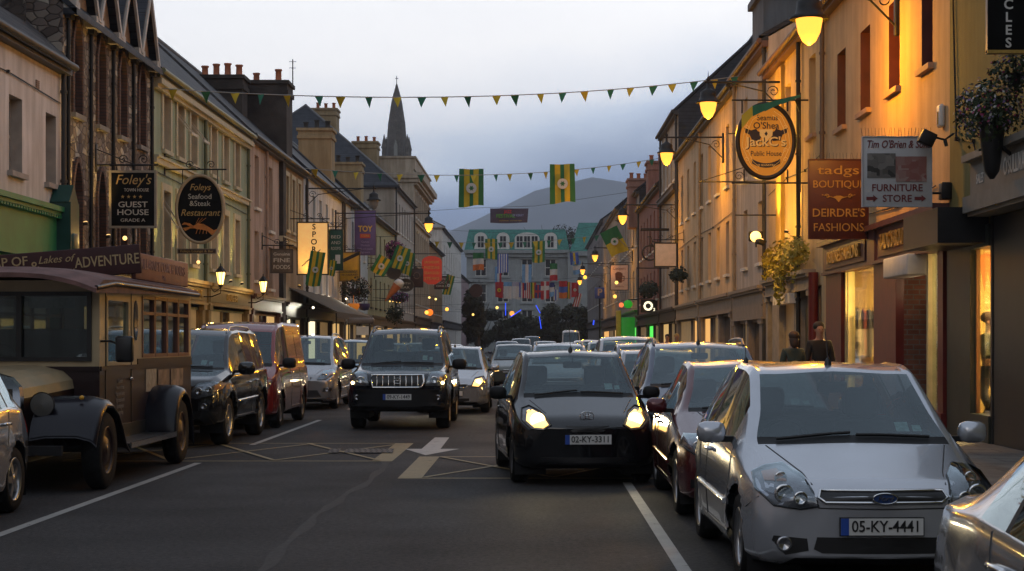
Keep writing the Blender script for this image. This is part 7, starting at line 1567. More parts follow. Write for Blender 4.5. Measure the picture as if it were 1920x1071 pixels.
# far shop and bar lights
def bulb(x, y, z, col, st, label, r=.09):
    root = thing('shop_lamp', label, 'lamp', (x, y, z-r)); q = MB(); q.ball((x,y,z), r*.85, r*.85, r*.85, 10); q.build('bulb', emit('bulb_%d_%d' % (int(col[1]*100), int(st)), (col[0],col[1]*.8,col[2]*.5), 1.0+st*.18, (.05,.04,.02)), root, world=True); S = SD['L' if x < 0 else 'R']; q = MB(); q.tube([(x,y,z+r*.8),(x,y,z+r+.1),(S.x(-.02),y,z+r+.15)], .012, 4); q.build('stem', IRON, root, world=True)
for (px, py, Y, col, st, lb, r) in ((838,580,125,(1,.55,.12),6,'round amber bulb over the far green doorway',.16),(800,586,120,(1,.5,.12),7,'pair of orange bulbs by the orange lantern',.17),(806,586,121,(1,.22,.03),2,'glowing orange paper lantern',.28),(731,565,101,(1,.75,.3),5,'first bar bulb under the purple baskets',.06),(737,565,103,(1,.75,.3),5,'second bar bulb under the purple baskets',.06),(744,566,105,(1,.75,.3),5,'third bar bulb under the purple baskets',.06),(750,567,107,(1,.75,.3),5,'fourth bar bulb under the purple baskets',.06),(805,558,126,(1,.85,.4),6,'pale bulb left of the wide brown board',.10),(817,561,129,(1,.85,.4),6,'pale bulb right of the wide brown board',.10),(887,590,160,(1,.8,.3),4,'small yellow bulb beyond the trees',.14),(932,577,190,(1,.8,.3),5,'faint yellow bulb before the hotel',.2),(960,588,205,(1,.4,.1),3,'dull orange lamp before the hotel',.35),(1156,530,112,(1,.75,.25),6,'bright bulb by the pink pub sign',.14),(1153,556,118,(1,.7,.2),4,'yellow bulb below the pink pub sign',.16),(1165,572,108,(1,.2,.1),3,'red lantern by the green shopfront',.18),(1160,585,110,(1,.8,.5),5,'white bulb low by the green shopfront',.09),(1097,520,150,(1,.6,.1),6,'amber twin bulb near the small flags',.2)):
    p = at(px, py, Y); bulb(p.x, p.y, p.z, col, st, lb, r)
for (px, py, Y, dx, dz, lb) in ((948,580,190,.0,1.4,'upright blue neon tube before the hotel'),(967,588,191,1.2,.8,'slanted blue neon tube before the hotel'),(1009,580,192,.5,-.9,'short blue neon tube on the tree side'),(1013,605,193,-.2,1.4,'steep blue neon tube on the tree side'),(1113,605,130,.05,.35,'small blue neon lamp by the parking sign')):
    p = at(px, py, Y); q = MB(); q.tube([p-Vector((dx/2,0,dz/2)), p+Vector((dx/2,0,dz/2))], .055, 6); props(q.build('neon_tube', emit('blue_neon', (.03,.09,1), 1.3, (.02,.03,.1))), lb, 'neon tube')

# ------------------------------------------------------------------ bunting, banners and flags
GRN = pm('flag_green', (.02,.14,.05), rough=.8, var=.1); YLW = pm('flag_yellow', (.50,.36,.02), rough=.8, var=.1); TEAL = pm('bunting_green', (.02,.15,.09), rough=.8); CORD = pm('bunting_cord', (.25,.25,.24), rough=.8)
def cloth(s, a=1, hgt=1):
    return a
def bunting(p0, p1, sag, n, w_, label, skip=()):
    p0, p1 = Vector(p0), Vector(p1); root = thing('bunting', label, 'bunting', (p0+p1)/2)
    f = lambda t: p0+(p1-p0)*t-Vector((0,0,sag*4*t*(1-t)))
    q = MB(); q.tube([f(k/40) for k in range(41)], .014, 4); q.build('cord', CORD, root, world=True)
    for k in range(n):
        t = (k+.5+random.uniform(-.12,.12))/n; c = f(t); sw = random.uniform(-.5,.5); tw = random.uniform(-.9,.9); ww = w_*random.uniform(.85,1.1)*math.cos(tw*.8); hh = w_*1.15
        tip = c+Vector((sw*.10, random.uniform(-.2,.2), -hh)); tan = (p1-p0).normalized(); q = MB()
        a, b_ = c-Vector((ww/2,0,0)), c+Vector((ww/2,0,0)); m1 = (a+tip)/2+Vector((0,.04,0)); m2 = (b_+tip)/2+Vector((0,-.04,0))
        q.add([a,b_,m2,tip,m1], [(0,1,2,4),(4,2,3)], 0, True); q.build('pennant', YLW if k%2 == 0 else TEAL, root, world=True)
bunting((-9.5,43.2,8.0), (6.5,53,9.85), .42, 24, .26, 'long high string of yellow and green pennants across the whole street')
bunting((-9.5,70,8.7), (6.5,88.5,11.1), .55, 20, .30, 'second string of pennants carrying the two large county banners')
bunting((-9.3,150,10.4), (6.3,160,11.6), .4, 14, .5, 'far string of pennants in front of the hotel roof')
def flag(name, label, c, w_, h, bands, vert=True, group=None, emblem=None, wave=.10, tilt=0, cat='flag', cross=None, skew=0, canton=None):
    """cloth of coloured bands hanging flat; bands = list of (material, share)"""
    c = Vector(c); mats = []; q = MB(); N, M = 16, 12; tot = sum(b_[1] for b_ in bands)
    ph = random.uniform(0, 6); edges = []; acc = 0
    for b_ in bands: acc += b_[1]/tot; edges.append(acc); mats.append(b_[0])
    if cross: mats.append(cross[0])
    if canton: mats.append(canton[0])
    us = sorted(set([round(k/N, 4) for k in range(N+1)]+[round(e_, 4) for e_ in edges[:-1]] if vert else [round(k/N, 4) for k in range(N+1)]))
    vs_ = sorted(set([round(k/M, 4) for k in range(M+1)]+([] if vert else [round(e_, 4) for e_ in edges[:-1]])))
    def P(u, v): 
        x = (u-.5)*w_*(1-.06*v*math.sin(u*5+ph)); z = -v*h+.03*h*math.sin(u*4+ph)*v; y = wave*w_*math.sin(u*7+ph+v*2)+.04*v*math.sin(v*5)
        x += skew*v*h
        ct, st_ = math.cos(tilt), math.sin(tilt); return c+Vector((x*ct-z*st_, y, x*st_+z*ct))
    nu, nv = len(us), len(vs_); q.add([P(u, v) for v in vs_ for u in us], [], 0)
    for j in range(nv-1):
        for i in range(nu-1):
            uc, vc = (us[i]+us[i+1])/2, (vs_[j]+vs_[j+1])/2; k = next(t for t, e_ in enumerate(edges) if (uc if vert else vc) < e_+1e-6)
            if cross and (abs(uc-cross[1]) < cross[3] or abs(vc-cross[2]) < cross[3]): k = len(bands)
            if canton and uc < canton[1] and vc < canton[2]: k = len(mats)-1
            q.f.append([j*nu+i, j*nu+i+1, (j+1)*nu+i+1, (j+1)*nu+i]); q.m.append(k); q.sm.append(True)
    o = q.build(name, mats, origin=c); props(o, label, cat, group)
    if emblem:
        e_ = MB(); p = P(.5, emblem[2] if len(emblem) > 2 else .52); r = emblem[1]
        e_.disc((p.x, p.y-.09-.06*w_, p.z), r, r, n=20, t=.02); eo = e_.build('emblem', emblem[0], o, world=True)
        e_ = MB(); rr = r*.62
        e_.prism([(p.x+rr*(.9 if a%2 else .45)*math.sin(a*PI/6), p.z+rr*(.9 if a%2 else .5)*math.cos(a*PI/6)) for a in range(12)], 'y', p.y-.10-.06*w_, p.y-.095-.06*w_); e_.build('crest', GRN, eo, world=True)
    return o
CW = pm('flag_white', (.50,.50,.50), rough=.8, var=.06)
five = [(GRN,.20),(YLW,.22),(GRN,.16),(YLW,.22),(GRN,.20)]
flag('county_banner', 'green and gold striped county banner hung above the church side of the street', at(884,317,78.5), 1.12, 1.72, five, emblem=(CW,.24), group='large county banners on the second string')
flag('county_banner', 'green and gold striped county banner hung over the middle of the street', at(1054,308,81.5), 1.18, 1.85, five, emblem=(CW,.25), group='large county banners on the second string', tilt=.02)
flag('county_banner', 'smaller faded county banner among the far flags, beside the hotel gable', at(921,448,160), 1.15, 1.9, five, emblem=(CW,.25), group='small county banners before the hotel')
flag('county_banner', 'smaller faded county banner in front of the hotel dormers', at(1010,452,160), 1.2, 2.0, five, emblem=(CW,.26), group='small county banners before the hotel')
GREYB = pm('grey_purple_banner', (.075,.055,.085), rough=.8)
bn = flag('festival_banner', 'grey purple festival banner with green red and blue lettering high over the street', at(955,391,118), 2.65, 1.0, [(GREYB,1)], wave=.03, cat='banner')
p = at(955,391,118); text('FESTIVAL', .34, pm('banner_green', (.08,.25,.03)), bn, (p.x-.25,117.75,p.z-.55), 'front', width=1.3, bold=.03); text('JAZZ', .30, pm('banner_red', (.45,.03,.05)), bn, (p.x-.1,117.72,p.z-.25), 'front', width=.55, bold=.03); text('OF KERRY', .22, pm('banner_blue', (.2,.22,.4)), bn, (p.x+.6,117.74,p.z-.5), 'front', width=.8, bold=.02); text('summer street fair', .13, pm('banner_yellow', (.4,.28,.04)), bn, (p.x+.1,117.73,p.z-.86), 'front', width=1.6)
q = MB(); q.tube([(-9.5,117,10.4),(-4.5,118,10.8),(0,118,10.95),(6.5,119,12.0)], .012, 4); props(q.build('overhead_wire', IRON), 'thin wire carrying the grey purple festival banner', 'wire')
FB = pm('flag_blue', (.05,.10,.38), rough=.8); FLB = pm('flag_light_blue', (.14,.30,.52), rough=.8); FR = pm('flag_red', (.36,.025,.035), rough=.8); FO = pm('flag_orange', (.50,.14,.03), rough=.8); FNV = pm('flag_navy', (.03,.04,.16), rough=.8)
FG = 'national flags strung across the far end of the street'
def nf(px, py, wpx, hpx, bands, label, **k):
    Y = k.pop('Y', 172); flag('national_flag', label, at(px, py, Y), wpx*Y/FPX, hpx*Y/FPX, bands, group=FG, **k)
nf(897,474,20,33,[(GRN,1),(CW,1),(FO,1)], 'irish tricolour hanging by the white gable wall', vert=False, Y=150)
nf(943,476,20,36,[(FB,1),(CW,1)]*4+[(FB,1)], 'blue and white striped flag hanging below the county banner')
nf(934,500,12,30,[(FLB,1),(CW,1),(FR,.8)], 'narrow blue white and red flag beside the blue striped flag', Y=176)
nf(988,496,18,34,[(FLB,1),(CW,1),(FLB,1)], 'pale blue and white flag hanging before the hotel windows')
nf(1038,494,14,33,[(GRN,1),(CW,1),(FR,1)], 'green white and red flag before the hotel', vert=False)
nf(1076,474,16,22,[(FB,1),(YLW,.7),(FB,1)], 'blue flag with a yellow stripe near the lit lamps', tilt=.1)
nf(1081,490,16,24,[(FLB,1),(CW,1),(FLB,1)], 'light blue white flag below the blue and yellow flag', vert=False, tilt=.1)
nf(936,529,15,29,[(FR,1)], 'plain red flag with a gold sun at the start of the flag row', emblem=(YLW,.2))
nf(952,529,15,32,[(CW,1)], 'white flag with pale blue top beside the red flag', canton=(FLB,1,.28)); nf(968,529,15,32,[(CW,1)], 'white flag with lilac scallop beside another white flag', canton=(pm('lilac_cloth',(.3,.3,.4)),1,.25))
nf(978,530,9,28,[(FB,1),(CW,1),(FR,1)], 'thin blue white red flag in the flag row'); nf(989,530,16,30,[(FR,1),(CW,1)]*4+[(FR,1)], 'red and white striped flag with blue corner', canton=(FNV,.4,.5)); nf(1000,530,10,30,[(GRN,1),(YLW,1),(FR,1)], 'green yellow and red flag in the flag row')
nf(1009,534,11,25,[(FNV,1)], 'navy flag with red and white cross', cross=(FR,.5,.5,.12)); nf(1022,528,16,33,[(FR,1)], 'red flag with white and navy cross in the flag row', cross=(CW,.5,.4,.13)); nf(1035,530,9,26,[(FNV,1),(CW,1),(FLB,1)], 'navy and white flag next to the red cross flag', vert=False)
nf(1042,543,8,20,[(CW,1),(FB,1),(CW,1)], 'small white and blue flag low in the row'); nf(1056,527,16,32,[(FR,1),(FB,1),(FO,1)], 'red blue and orange banded flag in the flag row', vert=False); nf(1066,529,7,32,[(GRN,1),(YLW,1),(FR,.6)], 'narrow yellow flag with green and red edges'); nf(1078,530,13,27,[(FR,1)], 'red flag with white disc near the lamp post', emblem=(CW,.16)); nf(1086,550,12,26,[(FR,1),(CW,1)]*3, 'red and white striped flag hanging lowest in the row', tilt=-.25)
for k, (y_, za, zb_, lb) in enumerate(((172,7.6,7.75,'low wire of the flag row'),(172,10.0,10.6,'middle wire of flags before the hotel'),(160,11.6,12,'upper wire with the two small county banners'))):
    q = MB(); q.tube([(-9.5,y_+.1,za+.5),(0,y_+.1,za),(6.5,y_+.1,zb_+.5)], .012, 4); props(q.build('overhead_wire', IRON), lb, 'wire')
# flags on slanting poles
def poleflag(px, py, Y, wm, hm, label, ang, side, bands=None, tilt=.5, vert=True):
    p = at(px, py, Y); S = SD[side]; root = thing('pole_flag', label, 'flag', p, group='county flags on slanting wall poles'); d = -S.sg
    q = MB(); a = Vector((-d*wm*.9*math.cos(ang)*1.0, 0, -wm*.9*math.sin(ang))); b_ = Vector((d*wm*.35, 0, wm*.9*math.sin(ang)*.6)); q.tube([p+a*1.3, p+b_], .02, 5); q.build('pole', pm('flag_pole', (.25,.22,.18), rough=.5), root, world=True)
    o = flag('cloth', 'x', (p+b_*.6+Vector((0,-.03,0))), wm, hm, bands or five, vert=vert, tilt=tilt*-d*1.0, emblem=(CW, wm*.2))
    del o['label']; del o['category']; o.parent = root; o.location = o.location-Vector(p); return root
poleflag(591,478,62,.55,1.25,'green and gold county flag drooping in front of the sports sign',.7,'L',tilt=.15)
poleflag(718,488,88,.8,.95,'green flag with yellow circle on a slanting pole under the toy banner',.5,'L',tilt=.5)
poleflag(752,470,97,.85,1.3,'county flag pair nearer the purple flowers',.8,'L',tilt=.35); poleflag(764,478,101,.65,1.35,'second county flag beside the red flower basket',.8,'L',tilt=.2)
poleflag(843,520,128,.6,1.5,'narrow county flag by the wide brown board',.8,'L',tilt=.25)
poleflag(621,492,72,.35,.65,'small county flag against the dark green sign',.8,'L',tilt=.15)
poleflag(1148,438,92,1.0,1.45,'green and yellow county flag with white disc on a pole above the pub sign',.75,'R',bands=[(GRN,1),(YLW,1)],vert=False,tilt=.45)
# streamer caught across the oval sign
q = MB(); P_ = [Vector((4.95,40.9,6.85)),Vector((5.2,40.8,7.1)),Vector((5.5,40.9,7.2)),Vector((5.9,41.0,7.35)),Vector((6.4,41.1,7.5))]
for k, (a, b_) in enumerate(zip(P_, P_[1:])): hh = .16-.03*k; q.add([a+Vector((0,0,hh)),b_+Vector((0,0,hh-.03)),b_-Vector((0,.05,hh-.05)),a-Vector((0,.03,hh))], [(0,1,2,3)], 1 if k == 0 else 0, True)
props(q.build('flag_streamer', [TEAL, YLW]), 'twisted green and yellow streamer caught across the top of the oval pub sign', 'streamer')

# ------------------------------------------------------------------ plants
LEAF = pm('basket_leaf', (.035,.055,.020), rough=.7, var=.5, scale=9); LEAFD = pm('dark_leaf', (.018,.028,.014), rough=.7, var=.5, scale=6); LEAF_LIT = pm('lamplit_vine_leaf', (.26,.22,.02), rough=.6, var=.4, scale=9)  # the vine leaf colour has the floodlight's yellow put into it
FLW = [pm('white_petal', (.55,.53,.48), rough=.7), pm('violet_petal', (.20,.14,.30), rough=.7), pm('magenta_petal', (.28,.03,.10), rough=.7), pm('purple_petal', (.22,.03,.13), rough=.7, var=.3)]
def leaves(mb, c, rad, n, size, m=0, droop=0, shell=.35):
    for _ in range(n):
        while True:
            v = Vector((random.uniform(-1,1), random.uniform(-1,1), random.uniform(-1,1)))
            if shell < v.length < 1: break
        p = Vector((c[0]+v.x*rad[0], c[1]+v.y*rad[1], c[2]+v.z*rad[2]-droop*random.random()**2*rad[2])); s_ = size*random.uniform(.6,1.4)
        n_ = (v+Vector((random.uniform(-.8,.8), random.uniform(-.8,.8), random.uniform(-.3,.9)))).normalized(); u = n_.orthogonal().normalized(); w_ = n_.cross(u); a = random.uniform(0, 6.28); u, w_ = u*math.cos(a)+w_*math.sin(a), w_*math.cos(a)-u*math.sin(a)
        mb.add([p-u*s_*.5, p-w_*s_*.3+n_*s_*.06, p+u*s_*.5, p+w_*s_*.3+n_*s_*.06], [(0,1,2,3)], m)
def basket(name, label, c, rad, n, leafm, flowers, side, size=.09, droop=.6, fl=60, fsize=.05, bowl=True):
    S = SD[side]; c = Vector(c); root = thing(name, label, 'flower basket', c-Vector((0,0,rad[2])), group=None)
    q = MB(); leaves(q, c, rad, n, size, 0, droop); q.build('foliage', leafm, root, world=True)
    for m in flowers: q = MB(); leaves(q, c, [r*1.06 for r in rad], fl, fsize, 0, droop*.6, .75); q.build('blossoms', m, root, world=True)
    if bowl:
        q = MB(); q.lathe([(.02,-.6*rad[2]-.12),(rad[0]*.35,-.6*rad[2]),(rad[0]*.55,-.1)], c, n=16); q.build('bowl', BLACK, root, world=True)
        q = MB(); q.tube([c+Vector((0,0,0)), c+Vector((0,0,rad[2]*1.3)), (S.x(-.02), c.y, c.z+rad[2]*1.3)], .015, 5); q.build('bracket', IRON, root, world=True)
basket('flower_basket', 'big hanging basket of white and violet flowers under the cycles sign', (6.02,22.6,4.75), (.46,.5,.36), 1100, LEAF, [FLW[0],FLW[1],FLW[2]], 'R', size=.075, fl=170, fsize=.05, droop=.9, bowl=False)
q = MB(); c = Vector((6.05,22.6,4.1)); q.lathe([(.03,-.35),(.10,-.25),(.15,.1),(.18,.45)], c, n=14); q.tube([c+Vector((.1,0,.1)), (6.45,22.6,3.95), (6.6,22.6,3.7)], .03, 5); props(q.build('basket_bracket', BLACK), 'black cone bracket planter carrying the big white and violet basket', 'planter')
basket('flower_basket', 'trailing upper part of a basket beside the olive wall', (6.2,22.0,5.14), (.34,.4,.26), 420, LEAF, [FLW[1],FLW[0],FLW[2]], 'R', size=.07, fl=70, fsize=.045)
basket('flower_basket', 'magenta flower basket on the pale yellow house', (-8.2,100,6.95), (.55,.55,.6), 500, LEAFD, [FLW[3],FLW[3],FLW[2]], 'L', size=.14, fl=200, fsize=.14)
basket('flower_basket', 'low purple flower basket over the lit bar bulbs', (-8.0,101,4.25), (.55,.5,.32), 400, LEAFD, [FLW[3],FLW[1]], 'L', size=.13, fl=120, fsize=.12)
basket('flower_basket', 'bushy dark planted basket above the orange bowl', (-8.6,82,4.2), (.8,.7,.55), 700, LEAFD, [pm('dusk_pink_petal', (.18,.10,.11))], 'L', size=.13, fl=120, fsize=.08)
basket('flower_basket', 'dark planted basket beside the green doorway', (-7.7,94,3.2), (.55,.5,.5), 500, LEAFD, [], 'L', size=.14)
basket('hanging_vine', 'yellow lit vines trailing over the pub doorway', (6.3,43.2,3.85), (.28,3.6,.38), 1100, LEAF_LIT, [], 'R', size=.12, droop=1.3, bowl=False)
basket('hanging_vine', 'narrow lit vine hanging down beside the pub canopy', (6.15,43.0,3.25), (.14,.35,.5), 260, LEAF_LIT, [], 'R', size=.12, droop=.9, bowl=False)
basket('window_box', 'dark window box plants below the blank tan sign', (6.15,73,4.5), (.4,1.2,.3), 400, LEAFD, [], 'R', size=.15, bowl=False)
basket('window_box', 'dark plants over the black shopfront', (6.0,90,4.4), (.5,3,.4), 600, LEAFD, [], 'R', size=.16, bowl=False)
for px, py, Y, m, lb in ((663,574,81,pm('orange_bowl', (.55,.16,.02), emit=(1,.3,.03), es=.25),'orange round lantern bowl under the dark basket'),(683,574,81.4,pm('navy_bowl', (.03,.03,.12)),'navy round bowl beside the orange bowl')):
    p = at(px, py, Y); q = MB(); q.lathe([(.02,-.22),(.2,-.18),(.28,-.02),(.26,.12)], p, n=16); q.tube([p+Vector((0,0,.1)), p+Vector((0,0,.5))], .012, 4); props(q.build('hanging_bowl', m, origin=p), lb, 'bowl')
BARK = pm('tree_bark', (.05,.04,.03), rough=.9, var=.3, bump=.4)
def tree(label, x, y, h, rx, rz, n, seed):
    random.seed(seed); root = thing('street_tree', label, 'tree', (x, y, .1), group='dark trees at the far end of the street'); q = MB(); th = h-rz*1.5
    q.tube([(x,y,.1),(x+.1,y,th*.5),(x,y,th),(x+.2,y,h-rz)], [.28,.22,.18,.08], 8)
    for k in range(7): a = k*.9; q.tube([(x,y,th*.8+k*.2),(x+rx*.5*math.cos(a),y+rx*.5*math.sin(a),h-rz*1.1+.2*k),(x+rx*.8*math.cos(a),y+rx*.8*math.sin(a),h-rz*.6+.2*k)], [.10,.06,.02], 5)
    q.build('trunk', BARK, root, world=True); q = MB()
    for k in range(16):
        a = random.uniform(0, 6.28); rr = random.random()**.5*rx*.72; zz = h-rz+random.uniform(-.75,.75)*rz; s_ = random.uniform(.25,.45)
        leaves(q, (x+rr*math.cos(a), y+rr*math.sin(a), zz), (rx*s_, rx*s_, rz*s_*.9), n//16, .42, 0, 0, .1)
    q.build('crown', pm('tree_foliage', (.028,.030,.014), rough=.8, var=.5, scale=2), root, world=True)
tree('broad dark tree in front of the hotel, right of the blue neon', 3.0, 222, 6.9, 3.4, 3.3, 5200, 3); tree('dark tree beside the white van under the flags', 7.5, 215, 6.8, 3.0, 3.0, 4000, 4)
tree('rounded dark tree by the white gable wall', -5.6, 165, 6.8, 1.5, 2.4, 3000, 5); tree('low dark tree before the hotel entrance', -3.4, 228, 5.4, 3.2, 2.6, 4000, 6); tree('tree behind the lower flags near the far lamps', 9.5, 236, 6.5, 3, 2.5, 1500, 8)
tree('dark tree in the middle of the street end below the flags', -.4, 238, 6.2, 3.0, 2.9, 4200, 14); tree('dark tree by the far kerb lamps', 6.0, 232, 6.4, 3.0, 3.0, 4000, 15); tree('dark tree at the hotel corner behind the lilac house', -7.5, 240, 6.6, 3.0, 3.0, 4000, 16)
tree('dark tree top poking over the hotel roof', 2.0, 290, 22.5, 5.5, 4.0, 2200, 9); tree('second dark tree top over the hotel roof', 7.0, 292, 22.0, 4.5, 3.5, 1800, 10); tree('small tree tip over the turquoise roof', -5.2, 290, 20.4, 1.6, 1.6, 500, 12)
random.seed(21)

# awning and hoardings on the restaurant side
aw = thing('shop_awning', 'sloping grey awning over the bright shop beside the sports sign', 'awning', (-8.7,74,3)); q = MB(); q.add([(-9.58,66.5,3.7),(-7.7,66.5,2.75),(-7.7,80,2.75),(-9.58,80,3.7),(-9.58,66.5,3.66),(-7.7,66.5,2.71),(-7.7,80,2.71),(-9.58,80,3.66),(-7.7,66.5,2.5),(-7.7,80,2.5)], [(0,1,2,3),(7,6,5,4),(0,4,5,1),(2,6,7,3),(1,8,9,2)]); q.build('canvas', pm('grey_canvas', (.075,.07,.06), rough=.9, var=.2), aw, world=True)
for y_ in (66.6,71,75.5,79.9): q = MB(); q.tube([(-7.75,y_,.12),(-7.75,y_,2.7)], .03, 6); q.build('post', IRON, aw, world=True)
ks = thing('parking_meter', 'grey ticket machine with lit amber panel behind the off-road car', 'ticket machine', (-6.95,69,.12)); q = MB(); q.bbox(-7.25,-6.65,68.8,69.2,.12,1.75,.04); q.bbox(-7.55,-6.5,68.7,69.3,2.3,2.55,.08); q.tube([(-7.2,69,1.7),(-7.2,69,2.4)], .05, 6); q.build('cabinet', pm('grey_cabinet', (.14,.12,.11), rough=.5), ks, world=True); q = MB(); q.box(-7.18,-6.72,68.78,68.797,.7,1.6); q.build('panel', emit('amber_panel', (1,.5,.06), .8), ks, world=True); q = MB(); q.box(-7.2,-6.7,68.78,68.797,1.85,2.2); q.build('notice', WHITE, ks, world=True)

# ------------------------------------------------------------------ people
SKIN = pm('skin', (.33,.18,.12), rough=.6, var=.08)
def skinned(name, verts, edges, radii, mat, parent, root=0, sub=1):
    me = bpy.data.meshes.new('s'); me.from_pydata([Vector(v) for v in verts], edges, []); o = bpy.data.objects.new('s', me); COL.objects.link(o)
    md = o.modifiers.new('s', 'SKIN'); md.use_smooth_shade = True
    for k, r in enumerate(radii):
        sv = me.skin_vertices[0].data[k]; sv.radius = r if isinstance(r, tuple) else (r, r); sv.use_root = (k == root)
    if sub: m2 = o.modifiers.new('u', 'SUBSURF'); m2.levels = sub; m2.render_levels = sub
    dg = bpy.context.evaluated_depsgraph_get(); dg.update(); nm = bpy.data.meshes.new_from_object(o.evaluated_get(dg)); bpy.data.objects.remove(o)
    nm.name = name; nm.materials.clear(); nm.materials.append(mat)
    for p in nm.polygons: p.use_smooth = True; p.material_index = 0
    ob = bpy.data.objects.new(name, nm); link(ob, parent); return ob
def person(label, loc, rz, h, top, legs, hair, hairstyle='short', arms='down', stride=.12, extra=None):
    k = h/1.75; root = thing('person', label, 'person', loc, rz); s_ = lambda v: tuple(x*k for x in v)
    hand = {'down': ((.25,-.02,1.08),(.27,-.10,.84)), 'front': ((.25,-.03,1.10),(.12,-.28,1.12))}[arms]
    V_ = [(0,0,.95),(0,0,1.15),(0,.0,1.38),(0,0,1.48),(0,-.01,1.56),(0,-.015,1.68),(0,-.01,1.74)]; Ed = [(0,1),(1,2),(2,3),(3,4),(4,5),(5,6)]; Rr = [(.15,.11),(.14,.10),(.16,.105),(.06,.06),(.075,.085),(.088,.10),(.05,.06)]
    for d in (-1, 1):
        b = len(V_); V_ += [(d*.17,0,1.40),(d*hand[0][0],hand[0][1],hand[0][2]),(d*hand[1][0],hand[1][1],hand[1][2]),(d*hand[1][0],hand[1][1]-.02,hand[1][2]-.08)]; Ed += [(2,b),(b,b+1),(b+1,b+2),(b+2,b+3)]; Rr += [.06,.042,.03,(.036,.018)]
        for f in range(5):
            c = len(V_); fx = (f-2)*.016 if f else -d*.0; bx, by, bz = V_[b+3]; L_ = (.045,.062,.068,.062,.05)[f]
            if f == 0: V_ += [(bx-d*.02,by-.035,bz+.02),(bx-d*.025,by-.055,bz-.02)]
            else: V_ += [(bx+.004,by+(f-2.5)*.018,bz-.045),(bx-d*.012,by+(f-2.5)*.018-.005,bz-.045-L_)]
            Ed += [(b+3,c),(c,c+1)]; Rr += [.009,.0075]
        b = len(V_); yo = d*stride; V_ += [(d*.09,0,.88),(d*.10,-yo*.6,.50),(d*.10,yo,.09),(d*.11,yo-.16,.04)]; Ed += [(0,b),(b,b+1),(b+1,b+2),(b+2,b+3)]; Rr += [.085,.06,.042,(.045,.03)]
    body = skinned('body', [s_(v) for v in V_], Ed, [tuple(x*k for x in r) if isinstance(r, tuple) else r*k for r in Rr], SKIN, root)
    q = MB(); fy = -.105*k; zc = 1.645*k
    q.ball((0,fy-.012*k,zc-.01*k), .012*k, .02*k, .02*k, 8); [q.ball((d*.08*k,0,zc-.01*k), .012*k, .018*k, .028*k, 8) for d in (-1,1)]; q.build('nose', SKIN, body); 
    q = MB(); [q.ball((d*.032*k,fy+.006*k,zc+.015*k), .012*k, .008*k, .007*k, 8) for d in (-1,1)]; q.build('eye', BLACK, body); q = MB(); q.ball((0,fy+.006*k,zc-.055*k), .025*k, .008*k, .006*k, 8); q.build('mouth', pm('lips', (.25,.08,.07)), body)
    T_ = [(0,0,.93),(0,0,1.15),(0,0,1.39),(0,0,1.46)]; E_ = [(0,1),(1,2),(2,3)]; R_ = [(.185,.145),(.17,.135),(.185,.135),(.085,.085)]
    for d in (-1, 1): b = len(T_); T_ += [(d*.18,0,1.40),(d*hand[0][0],hand[0][1],hand[0][2]),(d*(hand[0][0]+(hand[1][0]-hand[0][0])*.9),hand[0][1]+(hand[1][1]-hand[0][1])*.9,hand[0][2]+(hand[1][2]-hand[0][2])*.9)]; E_ += [(2,b),(b,b+1),(b+1,b+2)]; R_ += [.08,.06,.048]
    skinned('jacket', [s_(v) for v in T_], E_, [tuple(x*k for x in r) if isinstance(r, tuple) else r*k for r in R_], top, root)
    T_ = [(0,0,.93)]; E_ = []; R_ = [(.165,.125)]
    for d in (-1, 1): b = len(T_); yo = d*stride; T_ += [(d*.09,0,.86),(d*.10,-yo*.6,.50),(d*.10,yo,.12)]; E_ += [(0,b),(b,b+1),(b+1,b+2)]; R_ += [.10,.078,.062]
    skinned('trousers', [s_(v) for v in T_], E_, [tuple(x*k for x in r) if isinstance(r, tuple) else r*k for r in R_], legs, root)
    q = MB(); q.ball((0,.040*k,1.715*k), .108*k, .108*k, .095*k, 16)
    if hairstyle == 'long': q.ball((0,.06*k,1.60*k), .10*k, .07*k, .14*k, 14)
    b = q.build('hair', hair, root)
    for d in (-1, 1): q = MB(); q.ball((d*.11*k, d*stride*k-.08*k, .045*k), .055*k, .14*k, .045*k, 10); q.build('shoe', BLACK, root)
    return root
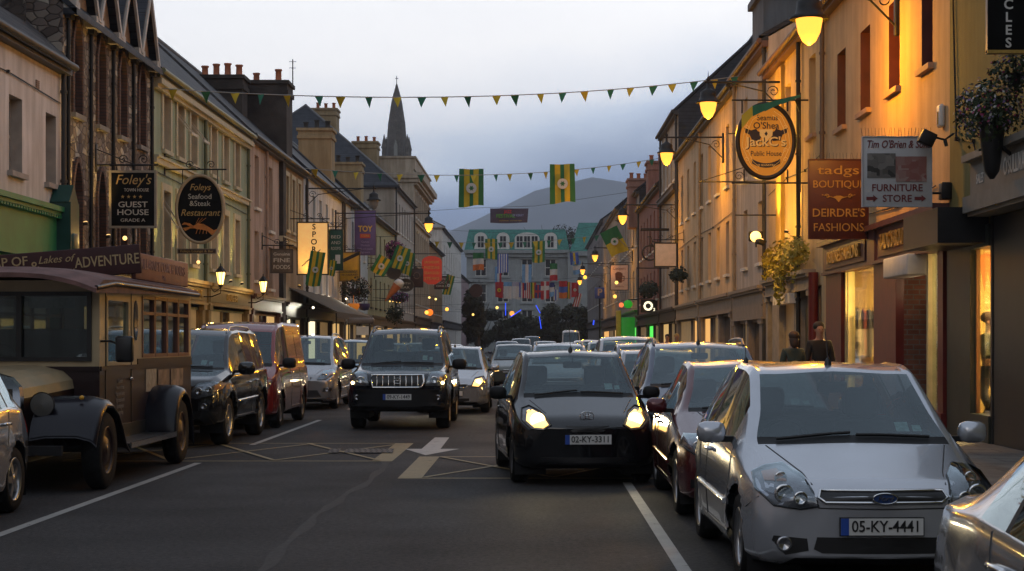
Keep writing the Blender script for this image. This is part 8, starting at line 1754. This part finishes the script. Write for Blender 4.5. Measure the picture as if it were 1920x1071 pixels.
HB = pm('dark_hair', (.02,.014,.010), rough=.7); HBR = pm('brown_hair', (.07,.04,.025), rough=.7); NAVY = pm('navy_trousers', (.02,.022,.03), rough=.9)
person('person with dark hair in a grey green jacket seen from behind by the pub door', (4.75,31.4,.12), PI+.3, 1.62, pm('grey_green_jacket', (.055,.07,.055), rough=.9), NAVY, HBR, 'long')
person('person in a black jacket with short dark hair walking towards the street', (5.4,32.4,.12), .15, 1.80, pm('black_jacket', (.012,.011,.011), rough=.8), NAVY, HB)
person('person in a white shirt bending near the black shopfront', (5.2,82,.12), .8, 1.70, pm('white_shirt', (.38,.34,.36), rough=.9), NAVY, HB)
person('person in a bright red jacket by the cream doorway', (5.35,69,.12), -.3, 1.72, pm('red_jacket', (.34,.03,.02), rough=.8), NAVY, HB)
person('person with fair hair in a yellow coat beside the red jacket', (5.7,68.6,.12), .2, 1.74, pm('yellow_coat', (.32,.22,.08), rough=.8), NAVY, pm('fair_hair', (.40,.26,.08), rough=.7))
person('person with brown hair standing inside the lit cycle shop window', (6.98,26.2,.32), .9, 1.68, pm('patterned_dark_top', (.05,.055,.03), rough=.9, var=.8, scale=14), NAVY, HBR, 'short', 'front')
person('person in dark clothes walking far off by the green doorway', (-7.4,110,.12), .0, 1.72, pm('black_jacket', (.012,.011,.011)), NAVY, HB)
person('person in a pale top far off near the parking sign', (4.6,112,.12), .4, 1.68, pm('pale_top', (.25,.2,.19), rough=.9), NAVY, HB)
# ------------------------------------------------------------------ evening air
q = MB(); q.box(-3300, 3300, -40, 3350, -6.5, 375)
hz = q.build('haze', bpy.data.materials.new('evening_haze'), origin=(0,0,-6.5))
props(hz, kind='stuff')
m = hz.data.materials[0]; m.use_nodes = True; t = m.node_tree; t.nodes.remove(t.nodes['Principled BSDF'])
v = t.nodes.new('ShaderNodeVolumePrincipled'); v.inputs['Color'].default_value = (.80,.86,1.0,1); v.inputs['Density'].default_value = HAZE_D; v.inputs['Anisotropy'].default_value = 0
t.links.new(v.outputs[0], t.nodes['Material Output'].inputs['Volume'])
